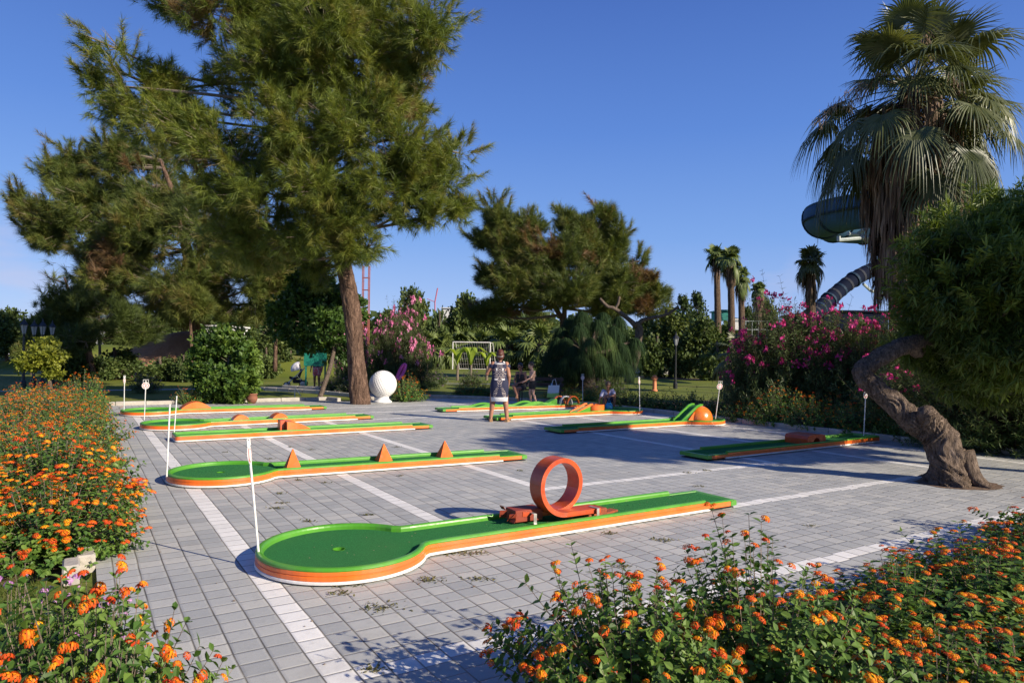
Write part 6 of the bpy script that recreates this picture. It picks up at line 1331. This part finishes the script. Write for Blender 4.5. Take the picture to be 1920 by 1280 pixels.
remesh(g, 'shirt', 'navy_cloth', W6, .01, 3, cut=[(Vector((0, 0, 1.06)), Vector((0, 0, 1)))])
g = Geo()
for s_ in (-1, 1): cap(g, (s_ * .07, 0, 1.02), .118, (s_ * .07, .01, 1.14), .122); cap(g, (s_ * .06, 0, 1.12), .112, (s_ * .16, 0, 1.2), .062)
remesh(g, 'shirt_yoke', 'red_cloth', W6, .01, 3, cut=[(Vector((0, 0, 1.062)), Vector((0, 0, -1)))])
g = Geo()
for s_ in (-1, 1): cap(g, (s_ * .075, 0, .86), .125, lerp((s_ * .08, 0, .79), J1['kL' if s_ < 0 else 'kR'], .6), .10)
remesh(g, 'shorts', 'floral_cloth', W6, .01, 3)

# ================================================================== THINGS IN THE PARK
def bag(p):
    t = thing('shopping_bag', p, 'white and pale green shopping bag hanging at the end of the bench', 'bag'); g = Geo(); w2, h, d = .19, .40, .05; M = np.array([[math.cos(.3), -math.sin(.3), 0], [math.sin(.3), math.cos(.3), 0], [0, 0, 1]]) @ np.array([[1, 0, .12], [0, 1, 0], [0, 0, 1]])
    V = [(-w2, -d, 0), (w2, -d, 0), (w2, d, 0), (-w2, d, 0), (-w2, -.01, h), (w2, -.01, h), (w2, .01, h), (-w2, .01, h)]; g.add2(np.array(V) @ M.T + p, BF)
    m, tr, b = mat_base('bag_print'); cz = nd(tr, "ShaderNodeSeparateXYZ"); tcc = nd(tr, "ShaderNodeTexCoord"); tr.links.new(tcc.outputs["Object"], cz.inputs[0]); nn_ = noise(tr, 14, 4, tcc.outputs["Object"])
    tr.links.new(mixc(tr, mth(tr, 'MULTIPLY', mth(tr, 'SUBTRACT', mth(tr, 'ADD', cz.outputs[2], mth(tr, 'MULTIPLY', nn_, .16)), .20), 20, clamp=True), (.35, .60, .12), (.72, .74, .72)), b.inputs["Base Color"]); MATS['bag_print'] = m
    g.build('sack', 'bag_print', t)
    for y in (-.012, .012): g = Geo(); tube(g, [p + M @ A3(-.09, y, h), p + M @ A3(-.06, y, h + .17), p + M @ A3(.02, y, h + .2), p + M @ A3(.09, y, h)], .006, 6); g.build('handle', 'bag_print', t)
bag(A3(PX(1036, 700, 22.5)[0], 22.5, PX(1036, 745, 22.5)[2]))
def can(p):
    t = thing('drink_can', p, 'tall blue and white drink can standing on the bench', 'can'); g = Geo(); lathe(g, [(.026, 0), (.034, .01), (.034, .19), (.026, .21)], p, 16); g.build('can_body', 'blue_cloth', t); g = Geo(); lathe(g, [(.0345, .07), (.0345, .12)], p, 16); g.build('can_label', 'lane_white', t)
can(bc + A3(math.cos(BR) * .40, math.sin(BR) * .40, .468))
def board():
    D = 29.8; x0, x1 = PX(573, 700, D)[0], PX(609, 700, D)[0]; c = A3((x0 + x1) / 2, D, 0); t = thing('notice_board', c, 'sea green wooden notice board on two posts under the dark tree', 'notice board'); zt, zb = PX(590, 659, D)[2], PX(590, 686, D)[2]
    for x in (x0, x1): g = Geo(); box(g, (x, D, zt / 2), (.06, .06, zt)); g.build('post', 'sea_green', t)
    g = Geo(); box(g, (c[0], D - .05, (zt + zb) / 2), (x1 - x0 + .16, .03, zt - zb), bev=.005); g.build('panel', 'sea_green', t); g = Geo(); box(g, (c[0], D - .03, zt + .04), (x1 - x0 + .34, .22, .05), bev=.01); g.build('top_rail', 'sea_green', t)
    g = Geo(); r = np.random.default_rng(2)
    for i in range(9): box(g, (x0 - .12 + i * (x1 - x0 + .24) / 8, D - .03, zt + .10), (.07, .03, .10 + .05 * r.random()), bev=.005)
    g.build('crest_slats', 'sea_green', t)
board()
def stroller():
    D = 31; p = A3(PX(556, 700, D)[0], D, 0); t = thing('stroller', p, 'pushchair with a white hood and dark seat on the path', 'pushchair', None, math.radians(8)); L = dict(local=True)
    for x, y, r in ((-.42, .22, .10), (-.42, -.22, .10), (.30, .26, .14), (.30, -.26, .14)):
        g = Geo(); a = np.linspace(0, 2 * math.pi, 19); tube(g, [(x + r * math.cos(q), y, r + r * math.sin(q) - .0) for q in a], .02, 8, cap=False); w_ = g.build('wheel', 'black_metal', t, **L); g = Geo(); lathe(g, [(.0, -.01), (r * .8, -.005), (r * .8, .005)], (0, 0, 0), 12)
        for v in g.v: v[:] = np.c_[v[:, 0] + x, v[:, 2] + y, v[:, 1] + r]
        g.build('spokes', 'silver_tube', w_, **L)
    for y in (-.2, .2): g = Geo(); tube(g, [(-.42, y, .12), (.05, y, .55), (.52, y, 1.02)], .014, 6); tube(g, [(.30, y, .16), (.02, y, .52)], .014, 6); g.build('frame', 'silver_tube', t, **L)
    g = Geo(); tube(g, [(.52, -.2, 1.02), (.56, -.1, 1.05), (.56, .1, 1.05), (.52, .2, 1.02)], .018, 6); g.build('handle', 'black_metal', t, **L)
    g = Geo(); V = []; pr = [(-.30, .36), (-.10, .30), (.12, .40), (.24, .78), (.18, .80), (.06, .46), (-.10, .40), (-.30, .46)]; n = len(pr); V = [(x, y, z) for y in (-.17, .17) for x, z in pr]; g.add2(V, [tuple(range(n)), tuple(range(2 * n - 1, n - 1, -1))] + [(i, n + i, n + (i + 1) % n, (i + 1) % n) for i in range(n)]); g.build('seat', 'black_cloth', t, **L)
    g = Geo(); box(g, (.05, 0, .24), (.42, .32, .16), bev=.04); g.build('basket', 'black_cloth', t, **L)
    g = Geo(); V = []; F = []; n = 9
    for i, a in enumerate(np.linspace(.15, 1.9, 7)):
        for q in range(n): b = q / (n - 1) * math.pi; V.append((.20 - .42 * math.sin(a) * math.sin(b) ** .6 - .05, -.20 * math.cos(b), .78 + .36 * math.cos(a) * math.sin(b) ** .5))
    for i in range(6):
        for q in range(n - 1): F.append((i * n + q, i * n + q + 1, (i + 1) * n + q + 1, (i + 1) * n + q))
    g.add(np.array(V), np.array(F)); o = g.build('hood', 'stroller_white', t, smooth=True, **L); m = o.modifiers.new('thick', 'SOLIDIFY'); m.thickness = .012
stroller()
def hydrant():
    D = 31.5; p = A3(PX(1227, 700, D)[0], D, 0); t = thing('hydrant', p, 'orange terracotta-coloured hydrant post on the far lawn', 'hydrant'); g = Geo(); lathe(g, [(.14, 0), (.14, .05), (.095, .08), (.09, .50), (.13, .52), (.13, .56), (.10, .58), (.10, .66), (.07, .72), (.0, .74)], p, 16); g.build('barrel', 'terracotta', t, smooth=False)
    for s_ in (-1, 1): g = Geo(); tube(g, [p + A3(0, 0, .60), p + A3(s_ * .15, 0, .60)], .035, 8); g.build('outlet', 'terracotta', t)
    p2 = p + A3(.1, .5, -.03); b = thing('yellow_plant', p2, 'small yellow leafy plant just behind the hydrant', 'plant'); g = Geo(); r = np.random.default_rng(1); scatter(g, SPR[0][0], SPR[0][1], p2 + np.c_[r.normal(0, .06, 30), r.normal(0, .06, 30), r.uniform(.62, 1.05, 30)], frames(sdirs(30, r)), np.full(30, .15), r.random(30)); g.build('leaves', 'yellow_leaf', b); g = Geo(); tube(g, [p2, p2 + A3(0, 0, .8)], .012, 5); g.build('stem', 'twig_bark', b)
hydrant()
def goal(pts, D, label, flipped=False, r=.05, net=True, d2=1.2):
    x0, x1, yt, yb = pts; a, b = PX(x0, yb, D) * [1, 1, 0], PX(x1, yb, D) * [1, 1, 0]; zt = PX(x0, yt, D)[2]; t = thing('football_goal', (a + b) / 2, label, 'goal'); up = A3(0, 0, zt)
    for p in (a, b): g = Geo(); tube(g, [p, p + up], r, 8); g.build('post', 'lane_white', t)
    g = Geo(); tube(g, [a + up, b + up], r, 8); g.build('crossbar', 'lane_white', t)
    bk = A3(.55, d2, 0); g = Geo(); tube(g, [a + up, a + bk * .4 + up * .98, a + bk], r * .6, 6); g.build('stay', 'lane_white', t); g = Geo(); tube(g, [b + up, b + bk * .4 + up * .98, b + bk], r * .6, 6); g.build('stay', 'lane_white', t); g = Geo(); tube(g, [a + bk + [0, 0, .03], b + bk + [0, 0, .03]], r * .6, 6); g.build('ground_bar', 'lane_white', t)
    if net:
        A, B = [], []; n = 16
        for i in range(n + 1): f = i / n; p = a * (1 - f) + b * f; A += [p + up, p + bk * .4 + up * .98]; B += [p + bk * .4 + up * .98, p + bk]
        for q in (.2, .4, .6, .8, 1): A.append(a + bk * (.4 + .6 * q) + up * .98 * (1 - q)); B.append(b + bk * (.4 + .6 * q) + up * .98 * (1 - q))
        g = Geo(); tubes(g, A, B, .006, .006); g.build('net', 'lane_white', t)
goal((848, 918, 641, 688), 64, 'white football goal with net behind the young banana plants')
goal((12, 42, 664, 682), 62, 'small white goal frame on the far left lawn', r=.07, d2=2)
def lamp_post(x, yt, yb, D, label, grp, lantern=True):
    p = PX(x, yb, D) * [1, 1, 0]; zt = PX(x, yt, D)[2]; t = thing('street_lamp', p, label, 'street lamp', grp); g = Geo(); lathe(g, [(.11, 0), (.11, .25), (.06, .32), (.045, .9), (.035, zt - .75), (.05, zt - .72), (.03, zt - .66)], p, 10); g.build('post', 'black_metal', t)
    if lantern:
        q = p + A3(0, 0, zt - .66); g = Geo(); lathe(g, [(.07, 0), (.13, .34), (.12, .35)], q, 6); g.build('glass', 'lamp_glass', t); g = Geo(); lathe(g, [(.17, .34), (.15, .38), (.06, .50), (.03, .56), (.015, .66)], q, 6); g.build('cap', 'black_metal', t)
        g = Geo()
        for k in range(6): a = k * math.pi / 3; tube(g, [q + A3(.072 * math.cos(a), .072 * math.sin(a), 0), q + A3(.135 * math.cos(a), .135 * math.sin(a), .35)], .009, 4)
        g.build('cage', 'black_metal', t)
simple("lamp_glass", (.35, .36, .38), rough=.2)
for x, yt, D, lab in ((43, 594, 27, 'leftmost old-style lantern post, seen against the sky'), (62, 598, 29, 'lantern post second from the left'), (78, 597, 28, 'lantern post third from the left, partly in the dark pine'), (96, 600, 31, 'rightmost lantern post of the left cluster, buried in foliage')): lamp_post(x, yt, 730, D, lab, 'lantern posts on the left')
lamp_post(1266, 622, 700, 34, 'thin black lamp post near the net posts', None); lamp_post(773, 614, 725, 33, 'dark lamp post in front of the pink oleander', None, lantern=False)
for x, yt, D, lab in ((1230, 592, 60, 'leftmost tall thin green pole behind the hydrant'), (1269, 578, 60, 'tall thin green pole above the end of the right cut limb'), (1302, 598, 60, 'tall thin green pole right of the lamp post')):
    p = PX(x, 690, D) * [1, 1, 0]; t = thing('net_post', p, lab, 'post', 'tall thin poles across the park'); g = Geo(); tube(g, [p, A3(p[0], p[1], PX(x, yt, D)[2])], .045, 6); g.build('shaft', 'sea_green', t)
# tap by the kerb, pot, kerb end stone, pink ring
p = GR(543, 751) + A3(0, .5, 0); t = thing('garden_tap', p, 'thin white standpipe tap beside the kerb, left of the pine trunk', 'tap'); g = Geo(); tube(g, [p, p + A3(0, 0, .36)], .018, 8); g.build('pipe', 'pole_white', t); g = Geo(); tube(g, [p + A3(0, 0, .36), p + A3(.08, 0, .33), p + A3(.2, 0, .12)], .012, 6); g.build('hose', 'pole_white', t)
p = GR(467, 757) + A3(0, .2, 0); t = thing('plant_pot', p, 'dark terracotta pot standing against the kerb beside the round shrub', 'pot'); g = Geo(); lathe(g, [(.10, 0), (.15, .09), (.17, .18), (.14, .26), (.165, .28), (.165, .31), (.13, .31), (.12, .2)], p, 20); g.build('bowl', 'terracotta_dark', t, smooth=True)
g = Geo(); r = np.random.default_rng(6); scatter(g, SPR[1][0], SPR[1][1], p + np.c_[r.normal(0, .05, 14), r.normal(0, .05, 14), r.uniform(.28, .36, 14)], frames(sdirs(14, r) + [0, 0, 1]), np.full(14, .16), r.random(14)); g.build('leaves', 'broad_leaf', t)
p = PX(752, 697, 25.5); g = Geo(); a = np.linspace(0, 2 * math.pi, 25); tube(g, [p + A3(.08 * math.cos(q), .12 * math.sin(q), .27 * math.sin(q)) + A3(.10 * math.sin(q), 0, 0) for q in a], .065, 10, cap=False)
tag(g.build('swim_ring', 'pink_plastic', smooth=True), 'bright pink inflatable swim ring hanging in the bush above the giant golf ball', 'swim ring')
# pale edging stone at the end of the left kerb
g = Geo(); q = UV(-.04, 6.02, .03); box(g, q, (.11, .24, .16), TH, bev=.012); tag(g.build('end_stone', 'kerb'), 'short pale kerb stone standing on end between the two left flower beds', 'kerb stone')

# ================================================================== FAR STRUCTURES
simple("slide_blue", (.050, .120, .215), (.038, .095, .175), 1.2, .7, spec=.15); simple("band_grey", (.055, .058, .07), (.035, .038, .05), 6, .8, spec=.1)
simple("slide_rib", (.014, .035, .065), rough=.7, spec=.2); simple("steel_pale", (.42, .46, .44), (.3, .34, .33), 6, .5); simple("tower_red", (.34, .10, .08), (.25, .08, .07), 6, .6); simple("crane_pink", (.42, .10, .16), rough=.6)
simple("wall_white", (.72, .71, .69), (.60, .59, .57), 1.2, .8); simple("roof_red", (.38, .12, .08), (.28, .09, .06), 4, .8); simple("window_dark", (.03, .04, .05), rough=.2); simple("tarp_green", (.01, .19, .15), (.012, .15, .12), 3, .6); simple("tarp_blue", (.03, .13, .40), (.02, .10, .30), 3, .5); simple("navy_roof", (.006, .010, .026), rough=.85, spec=.1)
def slide():
    D0 = 26.0; c = PX(1740, 400, D0 + 3); t = thing('water_slide', PX(1740, 660, D0 + 3) * [1, 1, 0], 'big blue open-topped water slide flume curving behind the huge fan palm', 'water slide')
    R = 4.1; rt = .86; A = np.linspace(-.30, math.pi + .9, 46); V = []; m = 18; cz = PX(1580, 404, D0 + 3)[2]
    cl_ = np.array([c + A3(-R * math.sin(a) * 1.0, -R * math.cos(a) * .8, 0) * 1.0 + A3(0, 0, cz - c[2] + (math.pi / 2 - a) * -.10 + .10 * (a > 0)) for a in A])
    tn = np.gradient(cl_, axis=0); tn /= np.linalg.norm(tn, axis=1, keepdims=True); sd = np.cross(tn, [0, 0, 1]); sd /= np.linalg.norm(sd, axis=1, keepdims=True)
    B = np.linspace(-math.pi * .62, math.pi * .62, m); V = [cl_[i] + sd[i] * rt * math.sin(b) - A3(0, 0, 1) * rt * math.cos(b) for i in range(len(A)) for b in B]
    F = [(i * m + k, (i + 1) * m + k, (i + 1) * m + k + 1, i * m + k + 1) for i in range(len(A) - 1) for k in range(m - 1)]; g = Geo(); g.add(np.array(V), np.array(F)); o = g.build('flume', 'slide_blue', t, smooth=True); md = o.modifiers.new('thick', 'SOLIDIFY'); md.thickness = .05; md.offset = 0
    for i in range(3, len(A) - 2, 5): g = Geo(); tube(g, [cl_[i] + sd[i] * (rt + .04) * math.sin(b) - A3(0, 0, 1) * (rt + .04) * math.cos(b) for b in B], .055, 6); g.build('flange', 'slide_rib', t)
    for b in (-1.35, 1.35): g = Geo(); tube(g, [cl_[i] + sd[i] * (rt + .04) * math.sin(b) - A3(0, 0, 1) * (rt + .04) * math.cos(b) for i in range(len(A))], .06, 6); g.build('seam_flange', 'slide_rib', t)
    for b in (B[0], B[-1]): g = Geo(); tube(g, [cl_[i] + sd[i] * rt * math.sin(b) - A3(0, 0, 1) * rt * math.cos(b) for i in range(len(A))], .06, 6); g.build('edge_bead', 'slide_blue', t)
    z = cz - rt - .12
    for (a, b) in ((PX(1572, 450, D0), PX(1665, 442, D0 + 1)), (PX(1590, 438, D0 + .5), PX(1640, 446, D0 + 2)), (PX(1620, 430, D0 + .5), PX(1600, 444, D0 + 2)), (PX(1572, 443, D0), PX(1572, 452, D0))): g = Geo(); tube(g, [a, b], .07, 6); g.build('beam', 'steel_pale', t)
    for x, dd in ((1680, 1.5), (1860, 4)): p = PX(x, 660, D0 + dd); g = Geo(); tube(g, [A3(p[0], p[1], 0), A3(p[0], p[1], z)], .16, 10); g.build('column', 'steel_pale', t)
    g = Geo(); tube(g, [PX(1640, 462, D0 + 1.5), PX(1612, 442, D0 + 1)], .08, 6); g.build('beam', 'steel_pale', t)
slide()
def tube_slide():
    D = 40; t = thing('tube_slide', PX(1600, 660, D) * [1, 1, 0], 'dark striped tube slide dropping to the left behind the magenta oleander', 'water slide'); S = spline([PX(1500, 606, D - 2), PX(1530, 585, D - 1), PX(1560, 556, D), PX(1600, 524, D + .5), PX(1640, 504, D + 1), PX(1690, 490, D + 2), PX(1760, 480, D + 3)], 10)
    g = Geo(); tube(g, S, .43, 16); g.build('tube', 'navy_roof', t, smooth=True)
    for i in range(6, len(S) - 3, 3): w_ = .07; d = S[i + 1] - S[i]; d /= np.linalg.norm(d); g = Geo(); tube(g, [S[i] - d * w_, S[i] + d * w_], .445 + (.04 if i % 12 == 6 else 0), 16); g.build('band', 'band_grey' if i % 2 else 'slide_rib', t)
    for x, y, x2, y2 in ((1618, 532, 1632, 545), (1632, 545, 1680, 560), (1640, 545, 1672, 540)): g = Geo(); tube(g, [PX(x, y, D), PX(x2, y2, D + .5)], .08, 6); g.build('strut', 'steel_pale', t)
    p = PX(1672, 660, D + 1); g = Geo(); tube(g, [A3(p[0], p[1], 0), PX(1672, 500, D + 1)], .15, 8); g.build('column', 'steel_pale', t)
tube_slide()
def shed(x0, x1, yt, yb, D, dep, label, mat, roof=None, name='building', wins=0, wmat='window_dark', cat='building', frames_=True):
    a, b = PX(x0, yt, D), PX(x1, yt, D); h = a[2]; z0 = max(0, PX(x0, yb, D)[2]) if yb else 0; c = A3((a[0] + b[0]) / 2, D + dep / 2, 0); W = b[0] - a[0]; t = thing(name, c, label, cat)
    g = Geo(); box(g, c + [0, 0, (h + z0) / 2], (W, dep, h - z0)); g.build('wall', mat, t)
    g = Geo(); box(g, c + [0, 0, h + .06], (W + .3, dep + .3, .12)); g.build('roof', roof or mat, t)
    for i in range(wins):
        x = a[0] + W * (i + .5) / wins; w_ = W / wins * .5; g = Geo(); box(g, (x, D - .01, h * .62), (w_, .06, h * .34)); f = g.build('window', wmat, t); g = Geo(); box(g, (x, D - .03, h * .62 - h * .17 - .03), (w_ + .1, .1, .05)); g.build('sill', 'steel_pale', f)
    return t
shed(1545, 1665, 584, 0, 52, 8, 'low dark navy roofed block seen under the striped slide', 'navy_roof', name='pool_building', wins=4)
shed(180, 212, 612, 0, 75, 6, 'white building behind the thin pines left of the mound', 'wall_white', wins=2); shed(60, 70, 604, 0, 95, 6, 'tiny white gable far off beside the lantern posts', 'wall_white', 'roof_red', wins=1); shed(265, 300, 612, 0, 80, 6, 'white wall glimpsed between the pines above the mound', 'wall_white', wins=2)
shed(828, 846, 578, 0, 90, 6, 'white stepped tower block beyond the pink oleander', 'wall_white', wins=2); shed(793, 806, 644, 0, 84, 5, 'low cabin with a red roof behind the bather', 'wall_white', 'roof_red', wins=2); shed(1220, 1350, 636, 0, 58, 5, 'long low white pool bar behind the thin green poles', 'wall_white', 'wall_white', wins=8)
shed(1275, 1300, 640, 668, 55, 1.2, 'bright blue cover in front of the long white bar', 'tarp_blue', name='blue_canopy', cat='canopy'); shed(1352, 1366, 583, 600, 60, 3, 'green screen panel between the far palm trunks', 'tarp_green', name='green_screen', cat='screen'); shed(1377, 1391, 600, 618, 58, 1.5, 'white box on the platform among the far palms', 'wall_white', name='white_box', cat='box'); shed(1180, 1200, 662, 0, 60, 3, 'white hut wall behind the pruned tree', 'wall_white', wins=1)
shed(384, 424, 612, 0, 50, 4, 'white railed pavilion half hidden behind the mound crest', 'wall_white', wins=5)
p = PX(1400, 622, 57); t = thing('railing', p, 'pale metal railing on the platform beside the white box', 'railing'); g = Geo(); tube(g, [PX(1366, 618, 57), PX(1440, 618, 57)], .05, 6); tube(g, [PX(1366, 602, 57), PX(1440, 602, 57)], .04, 6); g.build('rails', 'steel_pale', t)
for x in (1366, 1398, 1410, 1422, 1438): g = Geo(); q = PX(x, 602, 57); tube(g, [A3(q[0], q[1], 0), q], .035, 5); g.build('upright', 'steel_pale', t)
# lattice mast behind the pine trunk, crane jib
p = PX(684, 660, 46) * [1, 1, 0]; t = thing('lattice_mast', p, 'thin red lattice mast rising just right of the pine trunk', 'mast'); zt = PX(684, 498, 46)[2]; k = .20
for sx, sy in ((-1, -1), (1, -1), (1, 1), (-1, 1)): g = Geo(); tube(g, [p + [sx * k, sy * k, 0], p + [sx * k, sy * k, zt]], .035, 5); g.build('leg', 'tower_red', t)
g = Geo(); A, B = [], []
for i in range(9):
    z = i * zt / 9
    for (a0, a1), (b0, b1) in (((-1, -1), (1, -1)), ((1, -1), (1, 1)), ((1, 1), (-1, 1)), ((-1, 1), (-1, -1))): A += [p + [a0 * k, a1 * k, z]]; B += [p + [b0 * k, b1 * k, z]]
tubes(g, A, B, .022, .022); g.build('bracing', 'tower_red', t)
p = PX(815, 660, 130) * [1, 1, 0]; t = thing('crane', p, 'slender pink crane jib sticking up over the far trees', 'crane'); g = Geo(); tube(g, [p, PX(815, 566, 130), PX(820, 540, 130)], .13, 6); g.build('jib', 'crane_pink', t); g = Geo(); tube(g, [PX(815, 566, 130), PX(800, 560, 130)], .07, 6); g.build('stay', 'crane_pink', t)
# tree just outside the frame on the right: its shade falls on the foreground corner
tree('shade_tree', (12.6, .4, 0), 'leafy tree standing to the right of the terrace, out of the picture', 'tree', [([(12.6, -.3, -.1), (12.7, -.3, 1.5), (12.5, -.4, 3.2)], [.2, .17, .08])],
     [(A3(12.4, -.3, 3.9), A3(1.6, 1.7, 1.1)), (A3(13.4, .9, 3.2), A3(1.5, 1.5, 1.0)), (A3(11.2, .6, 3.1), A3(1.2, 1.2, .8)), (A3(10.6, -.6, 2.6), A3(1.0, 1.2, .7))], 2200, SPR, .42, 'broad_leaf', 'grey_bark', seed=91, freq=1, hole=-.2, limb_r=.05)
tree('shade_tree', (15.6, 5.9, 0), 'tall open tree to the right of the twisted tree, out of the picture', 'tree', [([(15.6, 5.9, -.1), (15.5, 5.9, 3), (15.1, 6.1, 6.8)], [.22, .18, .08])],
     [(A3(14.9, 6.2, 7.0), A3(1.7, 1.7, 1.1)), (A3(15.6, 7.6, 7.2), A3(1.5, 1.5, 1.0)), (A3(14.2, 5.0, 7.3), A3(1.2, 1.2, .8))], 1500, SPR, .42, 'broad_leaf', 'grey_bark', seed=93, freq=1, hole=-.1, limb_r=.05)
